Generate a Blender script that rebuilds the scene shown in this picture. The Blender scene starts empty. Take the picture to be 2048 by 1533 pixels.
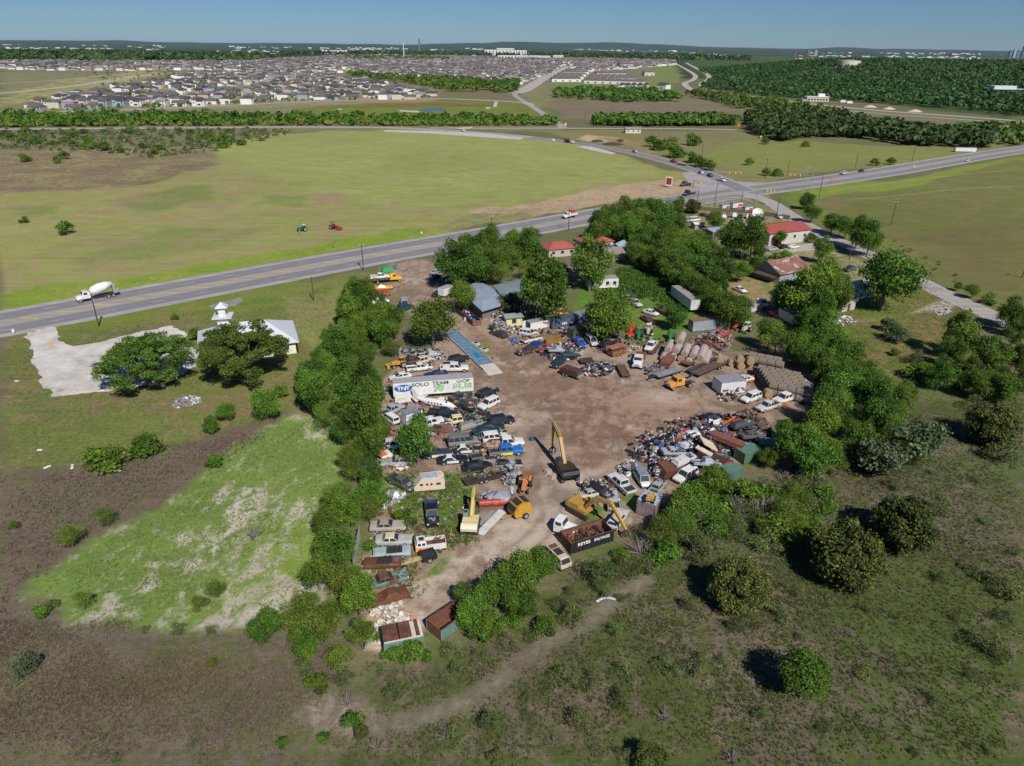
import bpy, math, random
import numpy as np
from math import radians, degrees, sin, cos, tan, pi, atan2, hypot, sqrt
from mathutils import Vector, Matrix
random.seed(7); rng = np.random.default_rng(7)
scene = bpy.context.scene
COL = scene.collection

# ---------------------------------------------------------------- camera
CAM_H = 64.0; FPX = 1422.0; PITCH = 25.23; ROLL = 0.56
cam_data = bpy.data.cameras.new('camera'); cam = bpy.data.objects.new('camera', cam_data); COL.objects.link(cam)
cam_data.sensor_width = 36.0; cam_data.lens = 36.0 * FPX / 2048.0
cam_data.clip_start = 1.0; cam_data.clip_end = 200000.0
cam.location = (0, 0, CAM_H)
cam.rotation_euler = (Matrix.Rotation(radians(90 - PITCH), 3, 'X') @ Matrix.Rotation(radians(ROLL), 3, 'Z')).to_euler()
scene.camera = cam
# ---------------------------------------------------------------- daylight
SUN_EL = 44.0; SUN_DIR = (-0.42, 0.91)          # horizontal direction in which shadows fall
world = bpy.data.worlds.new("World"); scene.world = world; world.use_nodes = True
wn = world.node_tree.nodes; wl = world.node_tree.links; wn.clear()
sky = wn.new('ShaderNodeTexSky'); sky.sky_type = 'NISHITA'; sky.sun_disc = False
sky.sun_elevation = radians(SUN_EL)
to_sun = Vector((-SUN_DIR[0], -SUN_DIR[1], 0)).normalized()
sky.sun_rotation = atan2(to_sun.x, to_sun.y)
sky.altitude = 300; sky.air_density = 1.0; sky.dust_density = 0.0; sky.ozone_density = 5.0
bg = wn.new('ShaderNodeBackground'); bg.inputs[1].default_value = 0.05
wo = wn.new('ShaderNodeOutputWorld'); st = wn.new('ShaderNodeMix'); st.data_type = 'RGBA'; st.blend_type = 'MULTIPLY'; st.inputs[0].default_value = 1; st.inputs[7].default_value = (.60, .86, 1.22, 1); wl.new(sky.outputs[0], st.inputs[6]); wl.new(st.outputs[2], bg.inputs[0]); wl.new(bg.outputs[0], wo.inputs[0])
sun_data = bpy.data.lights.new('sun', 'SUN'); sun_data.energy = 5.0; sun_data.angle = radians(0.5); sun_data.color = (1.0, 0.94, 0.86)
sun = bpy.data.objects.new('sun', sun_data); COL.objects.link(sun)
sv = Vector((to_sun.x * cos(radians(SUN_EL)), to_sun.y * cos(radians(SUN_EL)), sin(radians(SUN_EL))))
sun.rotation_euler = sv.to_track_quat('Z', 'Y').to_euler(); sun.location = (0, 0, 300)
scene.view_settings.view_transform = 'Standard'; scene.view_settings.look = 'None'
scene.view_settings.exposure = 0.0; scene.view_settings.gamma = 1.0; scene.view_settings.use_curve_mapping = False
scene.render.engine = 'CYCLES'
scene.cycles.max_bounces = 5; scene.cycles.diffuse_bounces = 2; scene.cycles.glossy_bounces = 2
scene.cycles.transmission_bounces = 2; scene.cycles.volume_bounces = 0; scene.cycles.transparent_max_bounces = 4

HAZE = 0.000008
# ---------------------------------------------------------------- surveying helpers
_p = radians(PITCH); _r = radians(ROLL)
def at(px, py, z=0.0):
    """ground (or height z) point seen at a pixel of the 2048 px wide photograph"""
    u = (px - 1024) / FPX; v = (766.5 - py) / FPX
    u2 = u * cos(_r) - v * sin(_r); v2 = u * sin(_r) + v * cos(_r)
    d = (u2, cos(_p) + v2 * sin(_p), -sin(_p) + v2 * cos(_p))
    t = (z - CAM_H) / d[2]
    return (d[0] * t, d[1] * t)
def depth(x, y, z=0.0): return y * cos(_p) + (CAM_H - z) * sin(_p)
def srgb(r, g, b):
    f = lambda c: ((c / 255 + 0.055) / 1.055) ** 2.4 if c > 10 else c / 255 / 12.92
    return (f(r), f(g), f(b))

# ---------------------------------------------------------------- materials
MATS = {}
def new_mat(name):
    m = bpy.data.materials.new(name); m.use_nodes = True
    m.node_tree.nodes.clear(); return m, m.node_tree.nodes, m.node_tree.links
def paint(col, rust=0.0, rough=0.5, metal=0.0, name='paint', var=0.25, scale=1.6, rustcol=(0.13, 0.055, 0.03), coat=0.0, spec=0.5):
    key = (tuple(round(c, 3) for c in col), rust, rough, metal, name, var, scale, rustcol, coat)
    if key in MATS: return MATS[key]
    m, n, l = new_mat(name)
    o = n.new('ShaderNodeOutputMaterial'); p = n.new('ShaderNodeBsdfPrincipled'); l.new(p.outputs[0], o.inputs[0])
    tc = n.new('ShaderNodeTexCoord'); oi = n.new('ShaderNodeObjectInfo')
    ad = n.new('ShaderNodeVectorMath'); ad.operation = 'ADD'
    sc = n.new('ShaderNodeMath'); sc.operation = 'MULTIPLY'; sc.inputs[1].default_value = 57.0
    l.new(oi.outputs['Random'], sc.inputs[0]); l.new(tc.outputs['Object'], ad.inputs[0]); l.new(sc.outputs[0], ad.inputs[1])
    nz = n.new('ShaderNodeTexNoise'); nz.inputs['Scale'].default_value = scale; nz.inputs['Detail'].default_value = 5; nz.inputs['Roughness'].default_value = 0.65
    l.new(ad.outputs[0], nz.inputs['Vector'])
    mr = n.new('ShaderNodeMapRange'); mr.inputs[1].default_value = 0.3; mr.inputs[2].default_value = 0.7
    mr.inputs[3].default_value = 1 - var; mr.inputs[4].default_value = 1 + var * 0.6
    l.new(nz.outputs[0], mr.inputs[0])
    mx = n.new('ShaderNodeMix'); mx.data_type = 'RGBA'; mx.blend_type = 'MULTIPLY'; mx.inputs[0].default_value = 1
    mx.inputs[6].default_value = (*col, 1); l.new(mr.outputs[0], mx.inputs[7])
    last = mx.outputs[2]
    if rust > 0:
        nr = n.new('ShaderNodeTexNoise'); nr.inputs['Scale'].default_value = scale * 0.7; nr.inputs['Detail'].default_value = 7; nr.inputs['Roughness'].default_value = 0.7
        ad2 = n.new('ShaderNodeVectorMath'); ad2.operation = 'ADD'; ad2.inputs[1].default_value = (31, 7, 13)
        l.new(ad.outputs[0], ad2.inputs[0]); l.new(ad2.outputs[0], nr.inputs['Vector'])
        th = n.new('ShaderNodeMapRange'); c = 0.72 - 0.44 * rust; th.inputs[1].default_value = c - 0.03; th.inputs[2].default_value = c + 0.05
        l.new(nr.outputs[0], th.inputs[0])
        m2 = n.new('ShaderNodeMix'); m2.data_type = 'RGBA'; l.new(th.outputs[0], m2.inputs[0]); l.new(last, m2.inputs[6])
        m2.inputs[7].default_value = (*rustcol, 1); last = m2.outputs[2]
    l.new(last, p.inputs['Base Color']); p.inputs['Roughness'].default_value = rough; p.inputs['Metallic'].default_value = metal
    p.inputs['Specular IOR Level'].default_value = spec
    if coat: p.inputs['Coat Weight'].default_value = coat; p.inputs['Coat Roughness'].default_value = 0.15
    MATS[key] = m; return m
def car(col, rust=0.0): return paint(col, rust, 0.42, 0.0, 'car_paint', 0.2, 1.2, coat=0.2)
WHITE = (0.68, 0.68, 0.66); CREAM = (0.62, 0.52, 0.33); BLACK = (0.02, 0.02, 0.022); SILVER = (0.36, 0.37, 0.39); GREY = (0.2, 0.2, 0.21)
RED = (0.42, 0.03, 0.025); BLUE = (0.02, 0.07, 0.32); NAVY = (0.02, 0.03, 0.07); YEL = (0.75, 0.42, 0.02); ORANGE = (0.62, 0.17, 0.03)
RUST = (0.16, 0.065, 0.035); DKGREEN = (0.02, 0.06, 0.05); TEAL = (0.12, 0.33, 0.28)
m_glass = paint((0.03, 0.04, 0.05), 0, 0.12, 0, 'window_glass', 0.1)
m_tyre = paint((0.018, 0.018, 0.018), 0, 0.85, 0, 'rubber', 0.3)
m_rim = paint((0.35, 0.35, 0.36), 0.2, 0.4, 0.3, 'rim_metal')
m_dark = paint((0.03, 0.03, 0.032), 0.15, 0.7, 0, 'dark_metal')
m_rust = paint(RUST, 0.5, 0.85, 0, 'rusted_steel', 0.45, 1.5, (0.075, 0.035, 0.025))
m_steel = paint((0.34, 0.36, 0.38), 0.12, 0.5, 0.2, 'galvanised_sheet', 0.2)
m_conc = paint((0.5, 0.47, 0.43), 0, 0.9, 0, 'concrete', 0.25, 0.3)
m_wood = paint((0.08, 0.055, 0.04), 0, 0.9, 0, 'weathered_wood', 0.3)
m_lampw = paint((0.7, 0.7, 0.68), 0, 0.2, 0, 'lamp_lens', 0.05)
m_lampr = paint((0.3, 0.01, 0.01), 0, 0.3, 0, 'rear_lamp', 0.05)

# ---------------------------------------------------------------- mesh builder
class MB:
    def __init__(s): s.v = []; s.f = []; s.m = []
    def add(s, vs, fs, mi=0):
        b = len(s.v); s.v += [tuple(p) for p in vs]; s.f += [[b + i for i in q] for q in fs]; s.m += [mi] * len(fs); return s
    def box(s, c, d, rz=0.0, mi=0, top=(1, 1), ry=0.0, rx=0.0, sh=(0, 0)):
        hx, hy, hz = d[0] / 2, d[1] / 2, d[2] / 2
        vs = []
        for z, (tx, ty), o in ((-hz, (1, 1), (0, 0)), (hz, top, sh)):
            for x, y in ((-hx, -hy), (hx, -hy), (hx, hy), (-hx, hy)): vs.append(Vector((x * tx + o[0], y * ty + o[1], z)))
        M = Matrix.Rotation(rz, 3, 'Z') @ Matrix.Rotation(ry, 3, 'Y') @ Matrix.Rotation(rx, 3, 'X')
        c = Vector(c); vs = [M @ p + c for p in vs]
        return s.add(vs, [(0, 3, 2, 1), (4, 5, 6, 7), (0, 1, 5, 4), (1, 2, 6, 5), (2, 3, 7, 6), (3, 0, 4, 7)], mi)
    def tube(s, a, b, r0, r1=None, n=8, mi=0, cap=True):
        r1 = r0 if r1 is None else r1; a = Vector(a); b = Vector(b); d = (b - a).normalized()
        u = d.orthogonal().normalized(); w = d.cross(u)
        vs = [a + (u * cos(2 * pi * i / n) + w * sin(2 * pi * i / n)) * r0 for i in range(n)] + [b + (u * cos(2 * pi * i / n) + w * sin(2 * pi * i / n)) * r1 for i in range(n)]
        fs = [(i, (i + 1) % n, n + (i + 1) % n, n + i) for i in range(n)]
        if cap: fs += [tuple(range(n))[::-1], tuple(range(n, 2 * n))]
        return s.add(vs, fs, mi)
    def prism(s, poly, z0, z1, mi=0, top=None):
        n = len(poly); top = top or poly
        vs = [(x, y, z0) for x, y in poly] + [(x, y, z1) for x, y in top]
        fs = [(i, (i + 1) % n, n + (i + 1) % n, n + i) for i in range(n)] + [tuple(range(n))[::-1], tuple(range(n, 2 * n))]
        return s.add(vs, fs, mi)
    def side(s, prof, y0, y1, mi=0):      # profile in x-z extruded along y
        n = len(prof); vs = [(x, y0, z) for x, z in prof] + [(x, y1, z) for x, z in prof]
        fs = [(i, (i + 1) % n, n + (i + 1) % n, n + i) for i in range(n)] + [tuple(range(n))[::-1], tuple(range(n, 2 * n))]
        return s.add(vs, fs, mi)
    def quad(s, pts, mi=0): return s.add(pts, [tuple(range(len(pts)))], mi)
    def loft(s, secs, mi=0, cap=True):
        n = len(secs[0]); vs = [p for q in secs for p in q]; fs = []
        for k in range(len(secs) - 1):
            for i in range(n): fs.append((k * n + i, k * n + (i + 1) % n, (k + 1) * n + (i + 1) % n, (k + 1) * n + i))
        if cap: fs += [tuple(range(n))[::-1], tuple(range((len(secs) - 1) * n, len(secs) * n))]
        return s.add(vs, fs, mi)
    def mesh(s, name, mats, smooth=False):
        me = bpy.data.meshes.new(name); me.from_pydata(s.v, [], s.f)
        if not isinstance(mats, (list, tuple)): mats = [mats]
        for m in mats: me.materials.append(m)
        if len(mats) > 1: me.polygons.foreach_set('material_index', s.m)
        if smooth: me.polygons.foreach_set('use_smooth', [True] * len(s.f))
        me.validate(); me.update(); return me
    def build(s, name, mats, parent=None, smooth=False):
        return link(name, s.mesh(name, mats, smooth), parent)
def link(name, me, parent=None, m=None):
    o = bpy.data.objects.new(name, me); COL.objects.link(o)
    if parent: o.parent = parent
    if m is not None:
        o.material_slots[0].link = 'OBJECT'; o.material_slots[0].material = m
    return o
def tag(o, label, cat, group=None):
    o['label'] = label; o['category'] = cat
    if group: o['group'] = group
    return o
def thing(name, label, cat, loc, rz=0, group=None, scale=1.0):
    o = bpy.data.objects.new(name, None); COL.objects.link(o); o.empty_display_size = 0.3
    o.location = (loc[0], loc[1], loc[2] if len(loc) > 2 else 0); o.rotation_euler = (0, 0, rz); o.scale = (scale,) * 3
    return tag(o, label, cat, group)
def kind(o, k, label=None):
    o['kind'] = k
    if label: o['label'] = label
    return o
def np_mesh(name, V, nf, k=4, mats=(), attr=None):
    """mesh of nf faces with k corners each, vertices listed face by face"""
    me = bpy.data.meshes.new(name); me.vertices.add(len(V)); me.vertices.foreach_set('co', V.astype(np.float32).ravel())
    me.loops.add(nf * k); me.loops.foreach_set('vertex_index', np.arange(nf * k, dtype=np.int32))
    me.polygons.add(nf); me.polygons.foreach_set('loop_start', np.arange(0, nf * k, k, dtype=np.int32))
    try: me.polygons.foreach_set('loop_total', np.full(nf, k, dtype=np.int32))
    except Exception: pass
    for m in mats: me.materials.append(m)
    if attr is not None:
        for an, arr in attr.items():
            if arr.ndim == 1: a = me.attributes.new(an, 'FLOAT', 'FACE'); a.data.foreach_set('value', arr.astype(np.float32))
            else: a = me.attributes.new(an, 'FLOAT_COLOR', 'FACE' if len(arr) == nf else 'POINT'); a.data.foreach_set('color', arr.astype(np.float32).ravel())
    me.update(calc_edges=True); return me

# ---------------------------------------------------------------- numpy noise and polygons
_lat = rng.random((256, 256))
def vnoise(x, y):
    xi = np.floor(x).astype(int); yi = np.floor(y).astype(int); fx = x - xi; fy = y - yi
    fx = fx * fx * (3 - 2 * fx); fy = fy * fy * (3 - 2 * fy)
    g = lambda i, j: _lat[i & 255, j & 255]
    return (g(xi, yi) * (1 - fx) + g(xi + 1, yi) * fx) * (1 - fy) + (g(xi, yi + 1) * (1 - fx) + g(xi + 1, yi + 1) * fx) * fy
def fbm(x, y, o=4):
    r = 0; a = 0.5; t = 0
    for k in range(o): r = r + a * vnoise(x * 2 ** k + 17 * k, y * 2 ** k + 31 * k); t += a; a *= 0.5
    return r / t
def poly_sd(P, poly):
    """signed distance, positive inside"""
    x = P[:, 0]; y = P[:, 1]; n = len(poly); best = np.full(len(P), 1e18); ins = np.zeros(len(P), bool)
    for i in range(n):
        ax, ay = poly[i]; bx, by = poly[(i + 1) % n]; dx, dy = bx - ax, by - ay
        t = np.clip(((x - ax) * dx + (y - ay) * dy) / (dx * dx + dy * dy + 1e-9), 0, 1)
        best = np.minimum(best, (x - ax - t * dx) ** 2 + (y - ay - t * dy) ** 2)
        c = ((ay > y) != (by > y)) & (x < (bx - ax) * (y - ay) / (by - ay + 1e-12) + ax); ins ^= c
    return np.sqrt(best) * np.where(ins, 1, -1)
def line_d(P, pts):
    x = P[:, 0]; y = P[:, 1]; best = np.full(len(P), 1e18)
    for (ax, ay), (bx, by) in zip(pts, pts[1:]):
        dx, dy = bx - ax, by - ay; t = np.clip(((x - ax) * dx + (y - ay) * dy) / (dx * dx + dy * dy + 1e-9), 0, 1)
        best = np.minimum(best, (x - ax - t * dx) ** 2 + (y - ay - t * dy) ** 2)
    return np.sqrt(best)
def inside(p, poly): return poly_sd(np.array([p], float), poly)[0] > 0
def GP(pts, z=0.0): return [at(x, y, z) for x, y in pts]
def smooth_line(pts, step=None, n=8):
    P = [Vector((*p, 0)) for p in pts]; P = [2 * P[0] - P[1]] + P + [2 * P[-1] - P[-2]]; out = []
    for i in range(1, len(P) - 2):
        for k in range(n):
            t = k / n; a, b, c, d = P[i - 1:i + 3]
            q = 0.5 * ((2 * b) + (c - a) * t + (2 * a - 5 * b + 4 * c - d) * t * t + (3 * b - a - 3 * c + d) * t ** 3); out.append((q.x, q.y))
    out.append((P[-2].x, P[-2].y)); return out
def offset(line, d):
    out = []
    for i, p in enumerate(line):
        a = line[max(i - 1, 0)]; b = line[min(i + 1, len(line) - 1)]; t = Vector((b[0] - a[0], b[1] - a[1])).normalized()
        out.append((p[0] + t.y * d, p[1] - t.x * d))      # d > 0: to the right of travel
    return out
def poisson(poly, spacing, tries=4000, rnd=random):
    xs = [p[0] for p in poly]; ys = [p[1] for p in poly]
    cand = np.array([(rnd.uniform(min(xs), max(xs)), rnd.uniform(min(ys), max(ys))) for _ in range(tries)])
    cand = cand[poly_sd(cand, poly) > 0]; out = []
    for p in cand:
        if all((p[0] - q[0]) ** 2 + (p[1] - q[1]) ** 2 > spacing ** 2 for q in out): out.append((float(p[0]), float(p[1])))
    return out
# ---------------------------------------------------------------- the ground: one sheet to the horizon
d0, d1, ratio = 38.0, 90000.0, 1.0062
nr_ = int(math.log(d1 / d0) / math.log(ratio)); ds = d0 * ratio ** np.arange(nr_ + 1)
ds = np.concatenate([[-1500, -300, -40], ds]); ns_ = 440
# columns: dense fan inside, wide margins outside
ss = np.concatenate([[-4.0, -1.8], np.linspace(-1.05, 1.05, ns_), [1.8, 4.0]])
D, S = np.meshgrid(ds, ss, indexing='ij')
GXr = np.where(D < 38, S * 60 + 0 * D, S * (D + 12)); GX = np.where(D < 38, S * 50, S * np.maximum(D, 50) ); GY = D - 20.0
GX = np.where(D < 38, S * 300, GX); P = np.stack([GX.ravel(), GY.ravel()], 1)
NV = len(P); NR, NC = D.shape
Pn = P.copy()
near = (P[:, 1] < 1300)
amp = np.clip(P[:, 1] / 60.0, 1.5, 14)
Pn[:, 0] += (fbm(P[:, 0] / (amp * 3), P[:, 1] / (amp * 3), 3) - .5) * amp * 3.0
Pn[:, 1] += (fbm(P[:, 0] / (amp * 3) + 50, P[:, 1] / (amp * 3) + 9, 3) - .5) * amp * 3.0
A = np.zeros((NV, 4)); B = np.zeros((NV, 4))
def c_(r, g, b): return np.array(srgb(r, g, b))
A[:, :3] = c_(96, 106, 62); A[:, 3] = 0.45; B[:, :3] = c_(112, 104, 82); B[:, 3] = 0.5      # B alpha: strength of fine mottling
def region(px, ca, cb, frac, soft=3.0, fine=0.5, pts=None, op=1.0):
    poly = pts if pts is not None else GP(px)
    xs = [q[0] for q in poly]; ys = [q[1] for q in poly]; m = soft * 2 + 30
    idx = np.where((P[:, 0] > min(xs) - m) & (P[:, 0] < max(xs) + m) & (P[:, 1] > min(ys) - m) & (P[:, 1] < max(ys) + m))[0]
    if not len(idx): return
    sd = poly_sd(Pn[idx], poly); w = np.clip(sd / soft + 0.5, 0, 1) * op; w = (w * w * (3 - 2 * w))[:, None]
    A[idx] = A[idx] * (1 - w) + np.array([*c_(*ca), frac]) * w
    B[idx] = B[idx] * (1 - w) + np.array([*c_(*cb), fine]) * w
def band(px, width, ca, cb, frac, soft=1.5, fine=0.5, op=1.0):
    pts = smooth_line(GP(px)); xs = [q[0] for q in pts]; ys = [q[1] for q in pts]; m = width + soft * 2 + 30
    idx = np.where((P[:, 0] > min(xs) - m) & (P[:, 0] < max(xs) + m) & (P[:, 1] > min(ys) - m) & (P[:, 1] < max(ys) + m))[0]
    if not len(idx): return
    sd = width / 2 - line_d(P[idx] * 0.7 + Pn[idx] * 0.3, pts); w = np.clip(sd / soft + 0.5, 0, 1) * op; w = (w * w * (3 - 2 * w))[:, None]
    A[idx] = A[idx] * (1 - w) + np.array([*c_(*ca), frac]) * w
    B[idx] = B[idx] * (1 - w) + np.array([*c_(*cb), fine]) * w
far_g = P[:, 1] > 1900
A[far_g, :3] = c_(44, 64, 40); B[far_g, :3] = c_(66, 82, 56); A[far_g, 3] = .4
# far plain
region([(0, 124), (560, 118), (1340, 128), (1350, 190), (860, 240), (0, 245)], (112, 120, 76), (140, 126, 100), .42, 20)
region([(0, 128), (300, 128), (430, 124), (700, 112), (1340, 116), (1340, 160), (1100, 172), (860, 160), (700, 165), (420, 150), (0, 146)], (128, 118, 104), (104, 110, 72), .4, 30)   # suburb floor
region([(30, 222), (120, 190), (330, 158), (520, 148), (720, 162), (870, 188), (862, 203), (300, 224)], (146, 132, 112), (116, 122, 80), .4, 12)
region([(600, 128), (720, 122), (760, 140), (640, 150)], (160, 140, 104), (120, 130, 70), .4, 20)
for q in ([(0, 195), (100, 165), (300, 138), (330, 150), (120, 190), (0, 214)],): region(q, (108, 122, 66), (176, 158, 120), .42, 10)
region([(150, 176), (260, 152), (330, 148), (250, 160)], (178, 158, 118), (140, 134, 90), .3, 6)
region([(870, 180), (1040, 176), (1060, 215), (870, 200)], (118, 106, 84), (104, 114, 66), .4, 8)
region([(640, 212), (860, 203), (1060, 208), (1090, 228), (1020, 236), (700, 234), (560, 228)], (108, 128, 56), (116, 104, 56), .4, 8)
region([(620, 216), (840, 206), (1000, 210), (820, 217)], (118, 92, 50), (110, 124, 60), .35, 5)
region([(1100, 176), (1350, 182), (1900, 235), (2048, 250), (2048, 262), (1700, 245), (1480, 235), (1110, 240)], (122, 110, 90), (108, 112, 72), .4, 10)
region([(1110, 208), (1470, 215), (1480, 236), (1180, 244), (1130, 236)], (126, 108, 94), (112, 108, 76), .35, 8)
region([(1090, 160), (1350, 168), (1350, 182), (1120, 182)], (104, 122, 66), (146, 132, 100), .3, 8)
region([(1290, 135), (1350, 130), (1370, 165), (1310, 170)], (112, 128, 70), (120, 120, 80), .3, 12)
region([(1380, 112), (2048, 116), (2048, 240), (1760, 208), (1560, 195), (1440, 180), (1370, 128)], (64, 84, 42), (110, 106, 80), .22, 25)
# middle distance
region([(0, 250), (400, 246), (1110, 246), (1112, 262), (860, 262), (500, 262), (0, 262)], (122, 120, 84), (124, 112, 92), .4, 5)
region([(0, 258), (500, 258), (560, 270), (520, 285), (300, 330), (0, 380)], (124, 110, 92), (100, 112, 66), .38, 6)
region([(0, 300), (330, 290), (430, 300), (450, 335), (300, 365), (0, 396)], (122, 105, 86), (140, 138, 92), .38, 5)
region([(0, 388), (300, 368), (450, 330), (440, 290), (560, 266), (800, 260), (1120, 282), (1380, 352), (1360, 372), (1200, 385), (1000, 420), (870, 475), (640, 512), (0, 640)], (138, 142, 82), (148, 134, 100), .38, 6, .45)
region([(430, 300), (560, 266), (800, 262), (1110, 286), (1340, 345), (1200, 372), (980, 410), (760, 410), (470, 340)], (138, 146, 82), (150, 147, 98), .35, 14, .3)
for q, op in (([(230, 395), (420, 368), (440, 400), (320, 425), (240, 420)], .5), ([(30, 415), (110, 410), (90, 435), (40, 432)], .5), ([(520, 390), (640, 385), (620, 410), (500, 415)], .5), ([(330, 455), (520, 460), (480, 492), (200, 530), (120, 520)], .45)):
    region(q, (96, 118, 56), (120, 124, 74), .35, 9, op=op)
for q in ([(640, 388), (720, 390), (690, 412), (630, 408)], [(210, 395), (300, 385), (290, 402), (230, 412)], [(380, 415), (470, 410), (450, 425)]): region(q, (148, 126, 104), (132, 132, 84), .4, 7, op=.8)
region([(0, 585), (300, 545), (500, 515), (700, 478), (880, 450), (1000, 428), (1010, 434), (870, 474), (640, 511), (0, 624)], (120, 140, 52), (142, 146, 72), .35, 7, .45)     # roadside verge
region([(940, 425), (1100, 398), (1230, 372), (1330, 358), (1400, 360), (1412, 380), (1260, 404), (1100, 428), (960, 440)], (172, 150, 126), (150, 134, 104), .35, 3, .35)
region([(860, 450), (950, 432), (1040, 425), (1060, 434), (900, 466)], (140, 134, 90), (116, 124, 78), .45, 3)
# between the far roads
region([(1050, 262), (1480, 262), (1640, 300), (2048, 268), (2048, 292), (1720, 340), (1480, 366), (1420, 340), (1230, 300)], (122, 124, 74), (134, 118, 92), .35, 5)
region([(1260, 264), (1480, 266), (1560, 285), (1380, 292), (1290, 276)], (124, 114, 84), (122, 122, 76), .4, 5)
region([(1395, 300), (1480, 286), (1600, 284), (1900, 300), (1980, 304), (1720, 336), (1560, 350), (1420, 330)], (122, 130, 70), (130, 122, 80), .3, 5, .3)
region([(1170, 270), (1230, 278), (1210, 288), (1140, 280)], (180, 160, 132), (140, 130, 98), .3, 3)
region([(1190, 276), (1270, 284), (1300, 300), (1330, 312), (1270, 300)], (150, 128, 100), (130, 128, 80), .4, 3)
# right hand field
region([(1620, 390), (2048, 316), (2300, 290), (2300, 700), (2048, 650), (1900, 570), (1830, 540), (1700, 470), (1600, 410)], (104, 112, 58), (122, 110, 76), .33, 4, .35)
region([(1560, 385), (1640, 378), (2048, 315), (2100, 312), (1700, 390), (1640, 402)], (116, 134, 54), (128, 130, 76), .3, 3)
region([(1780, 470), (2048, 440), (2048, 600), (1900, 560)], (110, 98, 66), (100, 106, 62), .45, 20, .3, op=.7)
region([(1545, 392), (1605, 388), (1700, 445), (1760, 475), (1755, 500), (1600, 425)], (104, 122, 50), (114, 110, 66), .35, 2)
# near field, left of the yard
region([(0, 672), (660, 560), (780, 540), (800, 600), (700, 760), (660, 860), (560, 830), (430, 870), (280, 900), (0, 950)], (106, 116, 60), (128, 112, 84), .36, 3, .85)
region([(180, 600), (600, 560), (700, 560), (640, 620), (560, 620), (300, 650), (110, 660)], (108, 124, 54), (128, 116, 76), .35, 3, .8)
region([(555, 600), (690, 580), (690, 650), (640, 700), (590, 680)], (128, 132, 78), (134, 120, 86), .35, 3, .3)
region([(0, 945), (280, 905), (430, 870), (540, 840), (600, 870), (480, 900), (380, 960), (260, 1050), (60, 1170), (0, 1260)], (108, 95, 82), (98, 102, 64), .33, 2.5, .7)
region([(400, 905), (520, 845), (480, 890), (380, 940), (300, 960)], (112, 96, 80), (100, 86, 70), .4, 1.5, .7)
region([(0, 1230), (60, 1180), (300, 1250), (520, 1260), (640, 1280), (720, 1340), (720, 1420), (760, 1470), (1000, 1533), (1000, 1800), (-500, 1800), (-500, 1200)], (106, 97, 84), (94, 97, 62), .38, 3, .8)
region([(-200, 1330), (200, 1350), (380, 1420), (300, 1600), (-200, 1600)], (108, 98, 80), (98, 98, 66), .4, 5, .6, op=.8)
region([(210, 1330), (420, 1320), (480, 1380), (250, 1400)], (96, 96, 46), (96, 84, 66), .4, 4, .7, op=.7)
# silted pond bed grown over with weeds
pond = [(80, 1160), (200, 1080), (330, 1000), (420, 930), (500, 880), (560, 845), (640, 832), (700, 850), (700, 980), (660, 1080), (640, 1180), (590, 1230), (470, 1262), (330, 1262), (180, 1235), (60, 1195)]
region(pond, (108, 130, 64), (172, 164, 148), .24, 2.5, .6)
region([(520, 1020), (660, 960), (660, 1150), (600, 1230), (480, 1200)], (120, 142, 66), (170, 162, 146), .3, 6, .45, op=.9)
for q in ([(590, 850), (670, 840), (690, 880), (600, 890)], [(420, 985), (520, 975), (560, 1000), (640, 990), (650, 1050), (600, 1060), (560, 1030), (480, 1060), (470, 1100), (420, 1110), (400, 1080), (370, 1080), (440, 1040)], [(330, 1120), (400, 1110), (390, 1140), (330, 1135)], [(470, 1190), (620, 1160), (640, 1220), (480, 1240)], [(200, 1190), (330, 1150), (260, 1220), (170, 1240)]):
    region(q, (106, 128, 66), (184, 176, 162), .5, 5, .4)
# the yard
yard = [(770, 535), (840, 518), (900, 560), (940, 620), (1020, 640), (1100, 640), (1180, 668), (1280, 690), (1330, 700), (1420, 700), (1560, 690), (1640, 740), (1640, 820), (1560, 850), (1540, 900), (1400, 960), (1300, 1010), (1240, 1060), (1120, 1100), (1010, 1125), (940, 1180), (900, 1230), (780, 1290), (730, 1290), (715, 1150), (760, 1040), (770, 900), (770, 760), (860, 700), (830, 640), (800, 600)]
region(yard, (158, 139, 123), (127, 107, 91), .42, 1.5, .4)
region([(930, 650), (1010, 690), (1100, 740), (1200, 770), (1300, 790), (1420, 800), (1400, 850), (1280, 880), (1200, 950), (1160, 930), (1080, 840), (1000, 760), (950, 720)], (155, 130, 111), (122, 99, 83), .42, 3, .35)
region([(800, 560), (870, 545), (880, 620), (830, 660), (800, 620)], (166, 150, 138), (130, 112, 98), .42, 2, .4)
region([(1000, 740), (1080, 760), (1060, 790), (990, 770)], (112, 94, 78), (140, 118, 100), .45, 2.5, op=.75)
region([(1330, 840), (1390, 836), (1390, 858), (1320, 862)], (96, 82, 72), (130, 112, 98), .45, 2, op=.7)
region([(1290, 775), (1400, 785), (1370, 815), (1290, 800)], (176, 158, 140), (130, 108, 90), .5, 2, op=.7)
region([(1040, 1000), (1110, 960), (1200, 940), (1120, 1080), (1060, 1110), (960, 1120), (860, 1200), (800, 1180), (860, 1130), (940, 1100), (1000, 1060)], (176, 161, 146), (144, 127, 108), .3, 2, .3)
region([(740, 1225), (840, 1210), (850, 1240), (770, 1290), (730, 1280)], (180, 150, 126), (190, 176, 160), .45, 1.2, .6)
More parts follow.
